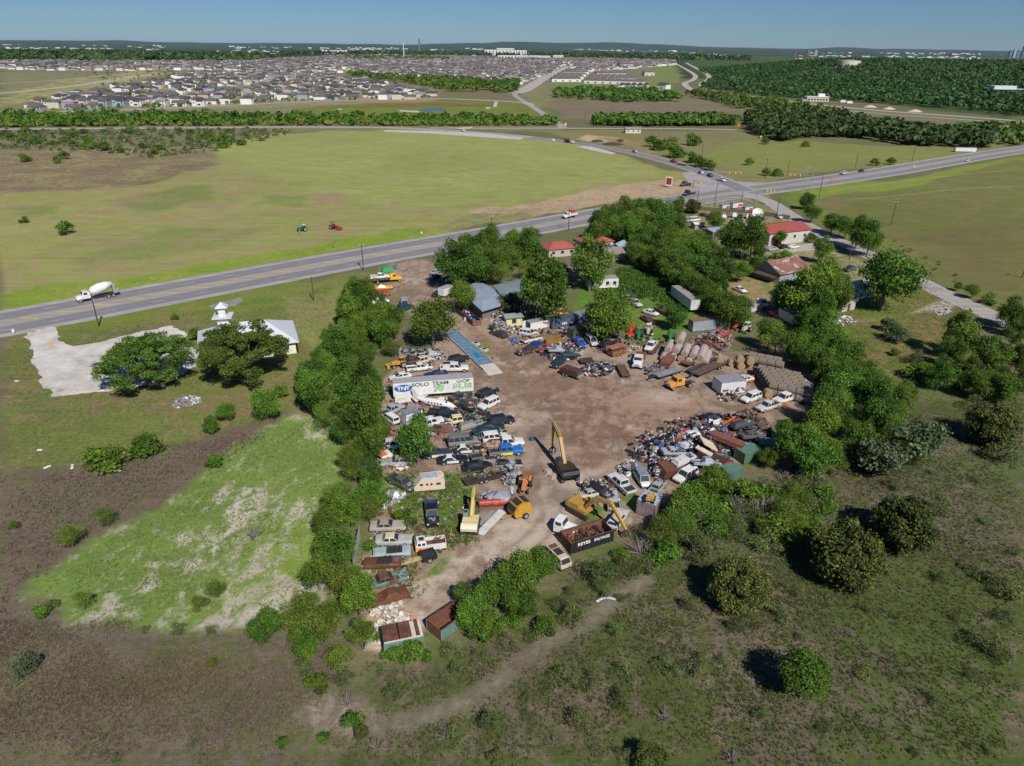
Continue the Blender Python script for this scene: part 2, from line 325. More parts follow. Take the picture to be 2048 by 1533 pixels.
for q in ([(880, 940), (960, 940), (950, 1060), (850, 1060), (850, 960)], [(760, 930), (850, 980), (840, 1060), (760, 1020)], [(880, 1040), (960, 1060), (900, 1090), (800, 1090)], [(750, 1090), (830, 1110), (780, 1160), (720, 1160)], [(860, 1120), (900, 1110), (880, 1150), (820, 1170)], [(1210, 960), (1280, 985), (1250, 1040), (1180, 1080), (1140, 1060)]):
    region(q, (90, 116, 46), (150, 136, 112), .38, 1.2, .6)
region([(950, 700), (985, 690), (1000, 730), (970, 740), (920, 700)], (106, 120, 58), (140, 126, 100), .3, 1)
# house plots right of the yard
region([(1150, 560), (1300, 530), (1420, 540), (1420, 640), (1300, 680), (1230, 650), (1150, 620)], (88, 120, 44), (134, 118, 88), .22, 2.5, .4)
region([(1360, 395), (1520, 385), (1560, 430), (1720, 520), (1780, 560), (1640, 560), (1480, 560), (1400, 500)], (118, 120, 70), (150, 138, 116), .4, 2.5, .4)
region([(1460, 540), (1540, 520), (1560, 600), (1520, 640), (1470, 600)], (148, 128, 94), (104, 116, 58), .45, 2)
region([(1700, 560), (1850, 570), (1910, 615), (1880, 640), (1700, 640), (1640, 620)], (96, 112, 46), (128, 110, 76), .35, 2)
band([(1892, 612), (1850, 630), (1780, 640), (1700, 642), (1640, 650), (1680, 720), (1750, 800), (1790, 830), (1900, 826), (2100, 836)], 3.4, (152, 132, 108), (124, 106, 82), .4, 2.0)
band([(1900, 606), (1850, 628), (1800, 642)], 5, (184, 176, 164), (150, 138, 118), .4, 2)
region([(1670, 640), (1900, 620), (1960, 700), (1760, 800), (1700, 720)], (94, 106, 50), (132, 112, 76), .42, 3, .4)
# scrub, lower right
region([(1640, 930), (1780, 800), (2300, 800), (2600, 1800), (600, 1800), (690, 1420), (760, 1330), (900, 1310), (1100, 1180), (1260, 1090), (1480, 1060)], (80, 88, 48), (108, 98, 82), .38, 3, .8)
region([(1450, 980), (1640, 950), (1700, 1040), (1620, 1090), (1480, 1120), (1380, 1100)], (104, 96, 80), (84, 96, 52), .45, 3, .8)
region([(1640, 1180), (1900, 1120), (2048, 1300), (2048, 1533), (1500, 1533)], (76, 90, 44), (100, 91, 76), .33, 8, .8, op=.7)
region([(1780, 840), (1960, 836), (2048, 900), (2048, 1000), (1850, 960), (1800, 900)], (86, 98, 58), (112, 104, 88), .35, 4, .6)
band([(640, 1440), (760, 1452), (860, 1430), (960, 1390), (1060, 1310), (1180, 1240), (1290, 1160)], 2.4, (130, 120, 108), (104, 96, 80), .42, 3.0, .6, .8)
region([(600, 1400), (720, 1390), (760, 1450), (700, 1480), (610, 1450)], (142, 131, 119), (112, 102, 84), .4, 2.5, .5)
# mowing and wheel tracks on the fields
for px, w in (([(450, 300), (600, 330), (760, 355), (900, 360)], 3), ([(470, 298), (620, 325), (780, 348)], 2.5), ([(560, 270), (760, 300), (900, 330), (960, 350)], 2.5), ([(700, 266), (900, 300), (1040, 340)], 2.5), ([(820, 270), (1000, 300), (1140, 335)], 2),
              ([(1660, 385), (1800, 362), (2048, 338)], 2), ([(1700, 400), (1900, 380), (2048, 372)], 1.8), ([(1640, 405), (1620, 430)], 1.6), ([(900, 455), (1060, 418), (1250, 380), (1330, 365)], 2.0)):
    band(px, w, (158, 156, 104), (130, 132, 84), .3, 2, .3, op=.55)
for k in range(16):
    band([(440 + k * 42, 330 - k * 3.6), (600 + k * 44, 352 - k * 2), (820 + k * 36, 372 + k * .5)], 1.6, ((164, 160, 110), (118, 128, 70))[k % 2], (140, 138, 90), .35, 3.2, .3, op=.42)
for px in ([(830, 540), (846, 600), (880, 650), (950, 690), (1040, 760), (1150, 800)], [(850, 530), (870, 600), (960, 670), (1080, 745)], [(1100, 960), (1120, 1040), (1060, 1110)], [(1090, 850), (1060, 960), (1080, 1040), (1000, 1110)]):
    band(px, 1.0, (122, 104, 90), (140, 122, 108), .4, 1.0, .3, op=.6)
for _ in range(110):      # oil and mud stains in the yard
    s_ = at(random.uniform(930, 1500), random.uniform(660, 1080)); r_ = random.uniform(.6, 2.6)
    if inside(s_, GP(yard)):
        dk = random.random() < .7
        region(None, (92, 78, 68) if dk else (190, 176, 158), (130, 112, 98), .45, r_, .4, pts=[(s_[0] + r_ * 1.6 * cos(a_), s_[1] + r_ * sin(a_)) for a_ in np.linspace(0, 2 * pi, 9)[:-1]], op=.6)

V3 = np.zeros((NV, 3)); V3[:, :2] = P
idx = np.arange(NV).reshape(NR, NC); fa = np.stack([idx[:-1, :-1], idx[:-1, 1:], idx[1:, 1:], idx[1:, :-1]], -1).reshape(-1, 4)
me = bpy.data.meshes.new('ground'); me.vertices.add(NV); me.vertices.foreach_set('co', V3.astype(np.float32).ravel())
me.loops.add(fa.size); me.loops.foreach_set('vertex_index', fa.astype(np.int32).ravel())
me.polygons.add(len(fa)); me.polygons.foreach_set('loop_start', np.arange(0, fa.size, 4, dtype=np.int32))
for nm, arr in (('colA', A), ('colB', B)):
    a = me.attributes.new(nm, 'FLOAT_COLOR', 'POINT'); a.data.foreach_set('color', arr.astype(np.float32).ravel())
me.update(calc_edges=True)
def ground_material():
    m, n, l = new_mat('ground')
    o = n.new('ShaderNodeOutputMaterial'); p = n.new('ShaderNodeBsdfPrincipled'); l.new(p.outputs[0], o.inputs[0])
    p.inputs['Roughness'].default_value = 0.95; p.inputs['Specular IOR Level'].default_value = 0.15
    a = n.new('ShaderNodeAttribute'); a.attribute_name = 'colA'; b = n.new('ShaderNodeAttribute'); b.attribute_name = 'colB'
    g = n.new('ShaderNodeNewGeometry')
    def noise(scale, detail=6, rough=.65, dist=0, mapsc=None, off=(0, 0, 0)):
        mp = n.new('ShaderNodeMapping'); l.new(g.outputs['Position'], mp.inputs[0]); mp.inputs['Location'].default_value = off
        if mapsc: mp.inputs['Scale'].default_value = mapsc; mp.inputs['Rotation'].default_value = (0, 0, radians(-38))
        t = n.new('ShaderNodeTexNoise'); t.inputs['Scale'].default_value = scale; t.inputs['Detail'].default_value = detail
        t.inputs['Roughness'].default_value = rough; t.inputs['Distortion'].default_value = dist; l.new(mp.outputs[0], t.inputs['Vector']); return t.outputs[0]
    def math_(op, x, y=None, z=None):
        q = n.new('ShaderNodeMath'); q.operation = op
        for i, w in enumerate((x, y, z)):
            if w is None: continue
            if isinstance(w, (int, float)): q.inputs[i].default_value = w
            else: l.new(w, q.inputs[i])
        return q.outputs[0]
    big = noise(0.05, 3, .5, 0.4); mid = noise(0.42, 8, .72, 0.3, (1, .7, 1)); fine = noise(3.2, 5, .75)
    mix = math_('ADD', math_('MULTIPLY', big, .35), math_('MULTIPLY', mid, .65))
    # threshold from the wanted share of B (alpha of A)
    mr = n.new('ShaderNodeMapRange'); l.new(mix, mr.inputs[0])
    th = math_('SUBTRACT', 0.62, math_('MULTIPLY', a.outputs['Alpha'], .26))
    l.new(math_('SUBTRACT', th, .045), mr.inputs[1]); l.new(math_('ADD', th, .045), mr.inputs[2])
    mx = n.new('ShaderNodeMix'); mx.data_type = 'RGBA'; l.new(mr.outputs[0], mx.inputs[0]); l.new(a.outputs['Color'], mx.inputs[6]); l.new(b.outputs['Color'], mx.inputs[7])
    # mottling of tufts and soil
    streak = noise(.5, 5, .6, .3, (.05, .9, 1)); patch = noise(.11, 7, .7, .5, None, (5, 60, 0)); var = math_('ADD', math_('MULTIPLY', math_('SUBTRACT', fine, .5), 1.5), math_('MULTIPLY', math_('SUBTRACT', noise(1.1, 6, .7, .2, None, (9, 3, 0)), .5), 1.6))
    br = math_('ADD', 1.0, math_('MULTIPLY', var, b.outputs['Alpha']))
    big2 = math_('ADD', .8, math_('MULTIPLY', noise(.012, 4, .6, .5, None, (40, 3, 0)), .4))
    br = math_('MULTIPLY', math_('MAXIMUM', br, .25), big2); br = math_('MULTIPLY', br, math_('ADD', .44, math_('ADD', math_('MULTIPLY', streak, .5), math_('MULTIPLY', patch, .62))))
    m2 = n.new('ShaderNodeMix'); m2.data_type = 'RGBA'; m2.blend_type = 'MULTIPLY'; m2.inputs[0].default_value = 1
    l.new(mx.outputs[2], m2.inputs[6]); l.new(br, m2.inputs[7]); l.new(m2.outputs[2], p.inputs['Base Color'])
    bp = n.new('ShaderNodeBump'); bp.inputs['Strength'].default_value = .5; bp.inputs['Distance'].default_value = .35
    l.new(math_('ADD', math_('MULTIPLY', fine, .35), noise(.9, 5, .7)), bp.inputs['Height']); l.new(bp.outputs[0], p.inputs['Normal'])
    return m
me.materials.append(ground_material()); kind(link('ground', me), 'structure')

# ---------------------------------------------------------------- roads
def asphalt(c, name='asphalt', var=.26):
    m, n, l = new_mat(name); o = n.new('ShaderNodeOutputMaterial'); p = n.new('ShaderNodeBsdfPrincipled'); l.new(p.outputs[0], o.inputs[0])
    g = n.new('ShaderNodeNewGeometry'); t = n.new('ShaderNodeTexNoise'); t.inputs['Scale'].default_value = .35; t.inputs['Detail'].default_value = 8; t.inputs['Roughness'].default_value = .7
    mp = n.new('ShaderNodeMapping'); mp.inputs['Rotation'].default_value = (0, 0, radians(-38)); mp.inputs['Scale'].default_value = (.15, 1.3, 1)
    l.new(g.outputs['Position'], mp.inputs[0]); l.new(mp.outputs[0], t.inputs['Vector'])
    mr = n.new('ShaderNodeMapRange'); mr.inputs[1].default_value = .3; mr.inputs[2].default_value = .7; mr.inputs[3].default_value = 1 - var; mr.inputs[4].default_value = 1 + var; l.new(t.outputs[0], mr.inputs[0])
    mx = n.new('ShaderNodeMix'); mx.data_type = 'RGBA'; mx.blend_type = 'MULTIPLY'; mx.inputs[0].default_value = 1; mx.inputs[6].default_value = (*c, 1); l.new(mr.outputs[0], mx.inputs[7])
    l.new(mx.outputs[2], p.inputs['Base Color']); p.inputs['Roughness'].default_value = .85; return m
a_light = asphalt(srgb(156, 152, 149)); a_dark = asphalt(srgb(124, 122, 126), 'worn_lane', .12); a_mid = asphalt(srgb(150, 144, 140), 'median_asphalt')
m_linew = paint((.62, .62, .6), 0, .7, 0, 'white_marking', .3); m_liney = paint((.62, .45, .12), 0, .7, 0, 'yellow_marking', .3)
a_pale = asphalt(srgb(168, 162, 154), 'pale_concrete_road')
def strip(name, line, o0, o1, z, m, parent=None, k=None):
    L = offset(line, o0); R = offset(line, o1); mb = MB(); n = len(L)
    mb.add([(x, y, z) for x, y in L] + [(x, y, z) for x, y in R], [(n + i, n + i + 1, i + 1, i) for i in range(n - 1)])
    o = mb.build(name, m, parent)
    if k: kind(o, k)
    return o
def resample(line, step):
    out = [line[0]]; acc = 0
    for a, b in zip(line, line[1:]):
        d = hypot(b[0] - a[0], b[1] - a[1]); t = step - acc
        while t <= d: out.append((a[0] + (b[0] - a[0]) * t / d, a[1] + (b[1] - a[1]) * t / d)); t += step
        acc = (acc + d) % step if d else acc
    return out
top_px = [(-700, 742), (0, 622), (640, 510), (860, 473), (1260, 405), (1420, 381), (1720, 341), (2048, 291), (2500, 235)]
hw_top = smooth_line(GP(top_px)); HW = offset(hw_top, 11.4)      # highway centre line, travelling right
HW = resample(HW, 4.0)
road_h = strip('highway', HW, -11.4, 11.4, .02, a_light, k='structure')
for a_, b_ in ((-8.9, -2.7), (2.7, 8.9)): strip('carriageway', HW, a_, b_, .024, a_dark, road_h)
strip('median', HW, -2.3, 2.3, .026, a_mid, road_h)
mk = MB(); mky = MB()
def dash(mb, line, off, L, gap, w, z):
    s = resample(line, L + gap)
    for a, b in zip(s, s[1:]):
        t = Vector((b[0] - a[0], b[1] - a[1])).normalized(); nrm = Vector((t.y, -t.x)); c = Vector(a) + nrm * off
        q = [c + nrm * w / 2, c + t * L + nrm * w / 2, c + t * L - nrm * w / 2, c - nrm * w / 2]; mb.quad([(p.x, p.y, z) for p in q])
def hatch(mb, line, gap, z, half=1.7, w=.42):
    s = resample(line, gap)
    for a, b in zip(s, s[1:]):
        t = Vector((b[0] - a[0], b[1] - a[1])).normalized(); nrm = Vector((t.y, -t.x)); c = Vector(a)
        e0 = c - nrm * half - t * 1.9; e1 = c + nrm * half + t * 1.9
        q = [e0 - t * w, e0 + t * w, e1 + t * w, e1 - t * w]; mb.quad([(p.x, p.y, z) for p in q])
dash(mk, HW, -5.9, 3.0, 9.0, .16, .03); dash(mk, HW, 5.9, 3.0, 9.0, .16, .03)
xi = min(range(len(HW)), key=lambda i: hypot(HW[i][0] - at(940, 480)[0], HW[i][1] - at(940, 480)[1]))
hatch(mky, HW[:xi], 8.5, .034)
mk.build('lane_dashes', m_linew, road_h); mky.build('median_hatching', m_liney, road_h)
for o_ in (-9.1, 9.1): strip('edge_line', HW, o_ - .08, o_ + .08, .03, m_linew, road_h)
for o_ in (-2.45, 2.45): strip('median_line', HW, o_ - .08, o_ + .08, .031, m_liney, road_h)
def road(name, px, w, z, m, line=None, yellow=False):
    L = resample(smooth_line(GP(px)), max(2.0, w * .4)); o = strip(name, L, -w / 2, w / 2, z, m, k='structure')
    if yellow:
        for s_ in (-.12, .12): strip('centre_line', L, s_ - .06, s_ + .06, z + .006, m_liney, o)
        for s_ in (-w / 2 + .5, w / 2 - .5): strip('edge_line', L, s_ - .06, s_ + .06, z + .006, m_linew, o)
    return L
side_px = [(1478, 386), (1512, 394), (1545, 408), (1585, 434), (1640, 466), (1737, 510), (1868, 578), (1960, 621), (2060, 664), (2300, 770)]
SR = road('side_road', side_px, 7.6, .028, a_light, yellow=True)
# flared mouth of the junction
jm = MB(); jm.prism(GP([(1440, 384), (1480, 368), (1560, 372), (1535, 388), (1520, 392), (1500, 400), (1470, 398)]), .012, .018); jm.prism(GP([(1395, 384), (1362, 346), (1400, 343), (1450, 362), (1530, 366), (1560, 368), (1500, 385)]), .010, .016)
kind(jm.build('junction', a_light), 'structure')
curve_px = [(1490, 382), (1455, 366), (1410, 347), (1340, 325), (1250, 303), (1130, 284), (1040, 273), (960, 266), (880, 261), (800, 256.5), (700, 255), (560, 254.5), (440, 255.5), (250, 257), (0, 259), (-200, 262)]
CR = road('curving_road', curve_px, 12.5, .03, a_light)
strip('asphalt_lane', CR[:len(CR) // 3], -4.6, 4.6, .036, a_dark, None, 'structure'); 
bypass_px = [(860, 256.5), (1000, 257), (1128, 257), (1350, 258), (1480, 260)]
road('narrow_road', bypass_px, 6.5, .05, a_pale)
road('country_lane', [(1128, 257), (1100, 237), (1062, 212), (1032, 193), (1030, 187)], 8, .06, a_light)
road('avenue', [(1030, 187), (1045, 182), (1062, 173), (1090, 156), (1120, 141), (1135, 133)], 26, .12, a_pale)
road('suburb_road', [(-100, 229), (200, 222), (480, 210), (640, 203), (860, 198), (940, 200), (1040, 205), (1062, 210)], 12, .08, a_pale)
road('field_road', [(-40, 191), (60, 182), (160, 171), (240, 158), (330, 147), (420, 143)], 18, .15, a_pale)
road('field_track', [(-40, 170), (100, 162), (200, 153), (300, 144)], 10, .2, a_pale)
road('divided_road', [(1350, 127), (1372, 139), (1390, 151), (1386, 160), (1370, 167), (1378, 177), (1400, 184), (1440, 190)], 13, .14, a_pale)
road('divided_road', [(1372, 126), (1396, 139), (1414, 149), (1418, 158), (1404, 168), (1412, 177), (1440, 184)], 13, .18, a_pale)
road('distant_highway', [(1400, 184), (1470, 191), (1530, 197), (1610, 207), (1750, 221), (1900, 232), (2100, 247)], 13, .1, a_pale)
road('distant_highway', [(1440, 195), (1530, 203), (1610, 213), (1750, 227), (1900, 238), (2100, 252)], 9, .11, a_light)
# pale concrete slope paving beside the curving road
for n_, px in (('paving_strip', [(765, 261), (850, 262), (960, 267), (1048, 276), (1040, 280), (940, 273), (850, 267), (770, 264)]), ('paving_strip', [(1150, 293), (1180, 293), (1232, 307), (1222, 309), (1190, 303)]), ('paving_strip', [(905, 257), (945, 254), (943, 257), (930, 259)])):
    kind(MB().prism(GP(px), .03, .09).build(n_, m_conc), 'structure')
# worn concrete parking lot by the metal roofed hall
lot = [(52, 664), (112, 652), (112, 668), (122, 684), (150, 692), (205, 684), (250, 670), (345, 652), (372, 668), (390, 700), (398, 730), (370, 748), (300, 768), (230, 780), (110, 793), (86, 770), (66, 720), (62, 690)]
lot_m = paint((.56, .53, .49), .26, .9, 0, 'cracked_concrete', .3, .2, (.3, .27, .24))
def jag(poly, step=1.2, amp=.8):
    L_ = resample(poly + [poly[0]], step)[:-1]; r = random.Random(4); return [(x + (fbm(np.array([x * .6]), np.array([y * .6]), 3)[0] - .5) * amp * 3 + r.uniform(-.15, .15), y + (fbm(np.array([x * .6 + 40]), np.array([y * .6]), 3)[0] - .5) * amp * 3) for x, y in L_]
kind(MB().prism(jag(GP(lot)), .0, .035).build('parking_lot', lot_m), 'structure')
pm = MB()
for k in range(7):
    a = at(345 + k * 5.5, 682 - k * .3); b = at(352 + k * 5.5, 672 - k * .3); pm.box(((a[0] + b[0]) / 2, (a[1] + b[1]) / 2, .041), (.25, 2.6, .008), atan2(b[1] - a[1], b[0] - a[0]) - pi / 2)
pm.box((*at(101, 690), .041), (.9, 3, .008), .8); kind(pm.build('parking_marks', m_liney), 'structure')
# slab of a lost building beyond the hall, and the drive of the red roofed warehouse
kind(MB().prism(GP([(418, 612), (480, 596), (488, 601), (470, 612), (420, 616)]), 0, .12).build('concrete_slab', paint((.27, .25, .22), .2, .9, 0, 'old_concrete', .3, .5)), 'structure')
kind(MB().prism(GP([(1560, 498), (1640, 484), (1665, 492), (1650, 499), (1600, 503), (1566, 508)]), 0, .04).build('warehouse_drive', a_pale), 'structure')
# detention pond
pw, pn, pl = new_mat('pond_water'); o_ = pn.new('ShaderNodeOutputMaterial'); p_ = pn.new('ShaderNodeBsdfPrincipled'); pl.new(p_.outputs[0], o_.inputs[0])
p_.inputs['Base Color'].default_value = (.05, .1, .19, 1); p_.inputs['Roughness'].default_value = .25
kind(MB().prism(GP([(836, 219.5), (850, 217), (880, 216), (893, 218), (888, 221), (862, 222), (842, 222)]), .0, .1).build('water', pw), 'structure')
for px in ([(797, 221), (838, 223), (838, 225.5), (800, 223.5)], [(974, 215), (982, 216), (976, 219), (970, 218)], [(990, 204), (996, 204), (993, 214), (986, 214)], [(675, 218), (685, 219), (684, 221), (676, 220)]):
    kind(MB().prism(GP(px), 0, .3).build('concrete_apron', m_conc), 'structure')
# ---------------------------------------------------------------- hills on the horizon
hm = paint(srgb(48, 66, 46), 0, 1, 0, 'wooded_hills', .3, .002)
def ridge(y0, hfun, name, wy):
    mb = MB(); secs = []
    for i in range(161):
        x = -1.1 * y0 + 2.2 * y0 * i / 160; h = max(hfun(x / y0), 3.0); secs.append([(x, y0 - wy, -1), (x, y0 - wy * .4, h * .7), (x, y0, h), (x, y0 + wy, -1)])
    mb.loft(secs); kind(mb.build(name, hm), 'structure')
def h1(u): return 20 + 260 * float(fbm(np.array([u * 6 + 3]), np.array([.5]), 5)[0]) * (0.6 + .5 * math.exp(-((u - .1) / .3) ** 2))
ridge(26000, lambda u: h1(u) * 1.25, 'hills', 2200)
ridge(19000, lambda u: -30 + 210 * float(fbm(np.array([u * 9 + 13]), np.array([2.5]), 5)[0]), 'hills', 1500)
ridge(13000, lambda u: -25 + 120 * float(fbm(np.array([u * 10 + 23]), np.array([4.5]), 4)[0]), 'hills', 1200)
# ---------------------------------------------------------------- foliage
def leaf_mat(name, c1, c2, c3, transl=.22):
    m, n, l = new_mat(name); o = n.new('ShaderNodeOutputMaterial'); p = n.new('ShaderNodeBsdfPrincipled')
    at_ = n.new('ShaderNodeAttribute'); at_.attribute_name = 'tint'; oi = n.new('ShaderNodeObjectInfo')
    r = n.new('ShaderNodeValToRGB'); e = r.color_ramp.elements; e[0].color = (*c1, 1); e[1].color = (*c3, 1); e[0].position = .05; e[1].position = .98
    q = e.new(.5); q.color = (*c2, 1); l.new(at_.outputs['Fac'], r.inputs[0])
    hs = n.new('ShaderNodeHueSaturation'); mr = n.new('ShaderNodeMapRange'); mr.inputs[3].default_value = .478; mr.inputs[4].default_value = .512; l.new(oi.outputs['Random'], mr.inputs[0]); l.new(mr.outputs[0], hs.inputs['Hue'])
    mv = n.new('ShaderNodeMapRange'); mv.inputs[3].default_value = .78; mv.inputs[4].default_value = 1.3
    fr = n.new('ShaderNodeMath'); fr.operation = 'FRACT'; mu = n.new('ShaderNodeMath'); mu.operation = 'MULTIPLY'; mu.inputs[1].default_value = 7.31
    l.new(oi.outputs['Random'], mu.inputs[0]); l.new(mu.outputs[0], fr.inputs[0]); l.new(fr.outputs[0], mv.inputs[0]); l.new(mv.outputs[0], hs.inputs['Value']); l.new(r.outputs[0], hs.inputs['Color'])
    l.new(hs.outputs[0], p.inputs['Base Color']); p.inputs['Roughness'].default_value = .6; p.inputs['Specular IOR Level'].default_value = .3
    t = n.new('ShaderNodeBsdfTranslucent'); l.new(hs.outputs[0], t.inputs[0]); mx = n.new('ShaderNodeMixShader'); mx.inputs[0].default_value = transl
    l.new(p.outputs[0], mx.inputs[1]); l.new(t.outputs[0], mx.inputs[2]); l.new(mx.outputs[0], o.inputs[0]); return m
L_OAK = leaf_mat('oak_leaves', (.03, .075, .008), (.078, .162, .016), (.155, .275, .04), .3)
L_BRIGHT = leaf_mat('hackberry_leaves', (.04, .098, .008), (.098, .195, .018), (.175, .3, .042), .34)
L_MESQ = leaf_mat('mesquite_leaves', (.06, .10, .01), (.13, .2, .022), (.22, .31, .05), .3)
L_CEDAR = leaf_mat('juniper_needles', (.03, .045, .009), (.062, .085, .015), (.12, .145, .03), .1)
L_GREY = leaf_mat('grey_green_leaves', (.035, .06, .024), (.065, .1, .042), (.115, .155, .075), .15)
L_SCRUB = leaf_mat('scrub_leaves', (.06, .095, .025), (.105, .15, .04), (.17, .22, .07), .2)
L_TWIG = paint((.23, .19, .165), 0, .9, 0, 'bare_twigs', .25)
m_bark = paint((.17, .14, .115), 0, .95, 0, 'bark', .3)
def rand_dirs(n, r):
    v = r.normal(size=(n, 3)); return v / np.linalg.norm(v, axis=1)[:, None]
def quads(C, N, size, r, aspect=.62):
    n = len(C); t = rand_dirs(n, r); U = np.cross(N, t); U /= np.linalg.norm(U, axis=1)[:, None] + 1e-9; W = np.cross(N, U)
    s = (size * r.uniform(.6, 1.35, n))[:, None]; U = U * s; W = W * s * aspect
    V = np.stack([C - U * .9 - W * .35, C + U * .1 - W, C + U, C + W * .9 - U * .2], 1); return V.reshape(-1, 3)
def crown_points(n, R, zc, rz, lobes, r, lobe_r=(.34, .55), flat=0.0, top=0.0):
    LC = rand_dirs(lobes, r) * (r.uniform(.25, .78, lobes) ** .6)[:, None]
    LC[:, 2] = LC[:, 2] * (1 - flat) + top; LR = r.uniform(*lobe_r, lobes)
    w = LR ** 2; w /= w.sum(); k = r.choice(lobes, n, p=w); dr = rand_dirs(n, r)
    dr[:, 2] = np.where(r.random(n) < .65, np.abs(dr[:, 2]), dr[:, 2])
    rr = LR[k] * np.where(r.random(n) < .13, r.uniform(1.1, 1.5, n), r.uniform(.3, 1.12, n) ** .5); C = LC[k] + dr * rr[:, None] + r.normal(size=(n, 3)) * .025
    N = dr * .75 + rand_dirs(n, r) * .9 + np.array([0, 0, .25]); N /= np.linalg.norm(N, axis=1)[:, None]
    tint = np.clip(.5 + r.normal(size=n) * .28 + (r.random(lobes)[k] - .5) * .6, 0, 1)
    C = C * np.array([R, R, rz]) + np.array([0, 0, zc]); return C, N, tint
def branches(R, zc, r, nb=7, r0=.2, trunk_top=None, lean=.15, sub=3):
    mb = MB(); tt = trunk_top or zc * .55; top = Vector((r.normal() * lean, r.normal() * lean, tt)); mb.tube((0, 0, -.2), top, r0 * 1.25, r0 * .8, 8)
    for i in range(nb):
        a = 2 * pi * i / nb + r.random(); e = top + Vector((cos(a) * R * r.uniform(.4, .7), sin(a) * R * r.uniform(.4, .7), (zc - tt) * r.uniform(.7, 1.5)))
        m_ = top.lerp(e, .5) + Vector((0, 0, .25)); mb.tube(top, m_, r0 * .55, r0 * .36, 6, cap=False); mb.tube(m_, e, r0 * .36, r0 * .12, 6, cap=False)
        for _ in range(sub):
            s = m_.lerp(e, r.random()); mb.tube(s, s + Vector((r.normal() * R * .22, r.normal() * R * .22, abs(r.normal()) * R * .2)), r0 * .18, r0 * .05, 4, cap=False)
    return mb
PROTO = {}
def make_proto(kind_, var, n, R, zc, rz, lobes, leaf, mat, tr=.2, nb=7, seed=0, aspect=.62, **kw):
    r = np.random.default_rng(seed * 31 + var * 7 + 5); C, N, T = crown_points(n, R, zc, rz, lobes, r, **kw)
    keep = C[:, 2] > .05; C, N, T = C[keep], N[keep], T[keep]
    me = np_mesh(kind_ + '_crown', quads(C, N, leaf, r, aspect), len(C), 4, (mat,), {'tint': T})
    tk = branches(R, zc, r, nb, tr).mesh(kind_ + '_trunk', m_bark)
    PROTO.setdefault(kind_, []).append((me, tk, R, zc))
for v in range(4): make_proto('oak', v, 10500, 4.0, 5.0, 3.3, 28, .18, L_OAK, .24, seed=1, lobe_r=(.24, .46))
for v in range(4): make_proto('hackberry', v, 9500, 3.6, 4.6, 3.5, 26, .17, L_BRIGHT, .2, seed=2, lobe_r=(.24, .46))
for v in range(4): make_proto('mesquite', v, 5600, 3.6, 4.0, 2.6, 20, .15, L_MESQ, .15, seed=3, aspect=.4, lobe_r=(.22, .46))
for v in range(3): make_proto('elm', v, 9500, 3.4, 5.4, 4.3, 30, .165, L_OAK, .2, seed=4, lobe_r=(.22, .42))
for v in range(3): make_proto('grey_shrub', v, 3000, 2.2, 1.8, 1.6, 13, .17, L_GREY, .1, seed=6)
for v in range(4): make_proto('bush', v, 1700, 1.8, 1.25, 1.3, 9, .16, L_BRIGHT, .07, seed=7)
for v in range(4): make_proto('scrub_bush', v, 1100, 1.7, 1.0, 1.1, 12, .13, L_SCRUB, .05, seed=8, aspect=.3, lobe_r=(.2, .42))
for v in range(3): make_proto('juniper', v, 24000, 2.5, 1.9, 2.3, 170, .1, L_CEDAR, .1, 4, seed=50, lobe_r=(.13, .23))
def twiggy(kind_, var, R, H, seed, n=60, sub=5):
    r = np.random.default_rng(seed + var); mb = MB()
    for i in range(n):
        a = r.uniform(0, 2 * pi); t = r.uniform(.1, 1); e = Vector((cos(a) * R * t, sin(a) * R * t, H * (1.05 - .5 * t * t) * r.uniform(.7, 1))); b = Vector((cos(a) * .2, sin(a) * .2, 0)); m_ = b.lerp(e, .5) + Vector((0, 0, H * .08))
        mb.tube(b, m_, .05, .035, 4, cap=False); mb.tube(m_, e, .035, .012, 3, cap=False)
        for _ in range(sub): s = m_.lerp(e, r.random()); mb.tube(s, s + Vector((r.normal() * R * .13, r.normal() * R * .13, abs(r.normal()) * R * .12)), .016, .008, 3, cap=False)
    PROTO.setdefault(kind_, []).append((mb.mesh(kind_ + '_crown', L_TWIG), MB().tube((0, 0, -.1), (0, 0, H * .4), .09, .05, 6).mesh(kind_ + '_trunk', m_bark), R, H * .5))
for v in range(2): twiggy('bare_tree', v, 3.0, 4.6, 90)
twiggy('bare_shrub', 0, 1.6, 1.5, 95, 34, 3)
ZC = {k: v[0][3] / v[0][2] for k, v in PROTO.items()}
NAMES = {'oak': 'oak_tree', 'hackberry': 'hackberry_tree', 'mesquite': 'mesquite_tree', 'elm': 'elm_tree', 'grey_shrub': 'grey_green_shrub', 'bush': 'bush', 'scrub_bush': 'scrub_bush', 'juniper': 'juniper_tree', 'bare_tree': 'bare_tree', 'bare_shrub': 'bare_shrub'}
TREE_XY = []
def plant(k, x, y, R, label, group=None, zs=1.0, small=False):
    me, tk, R0, zc = random.choice(PROTO[k]); s = R / R0
    o = thing(NAMES[k], label, 'bush' if k in ('bush', 'scrub_bush', 'grey_shrub', 'bare_shrub') else 'tree', (x, y, 0), random.uniform(0, 2 * pi), group)
    o.scale = (s, s, s * zs); link('crown', me, o)
    if not small: link('trunk', tk, o)
    TREE_XY.append((x, y, R)); return o
def tree(k, px, py, rpx, label, group=None, zs=1.0, small=False):
    x, y = at(px, py, 0); R = rpx * depth(x, y) / FPX
    for _ in range(4):
        zc = ZC[k] * R * zs; x, y = at(px, py, zc); R = rpx * depth(x, y, zc) / FPX
    return plant(k, x, y, R, label, group, zs, small)
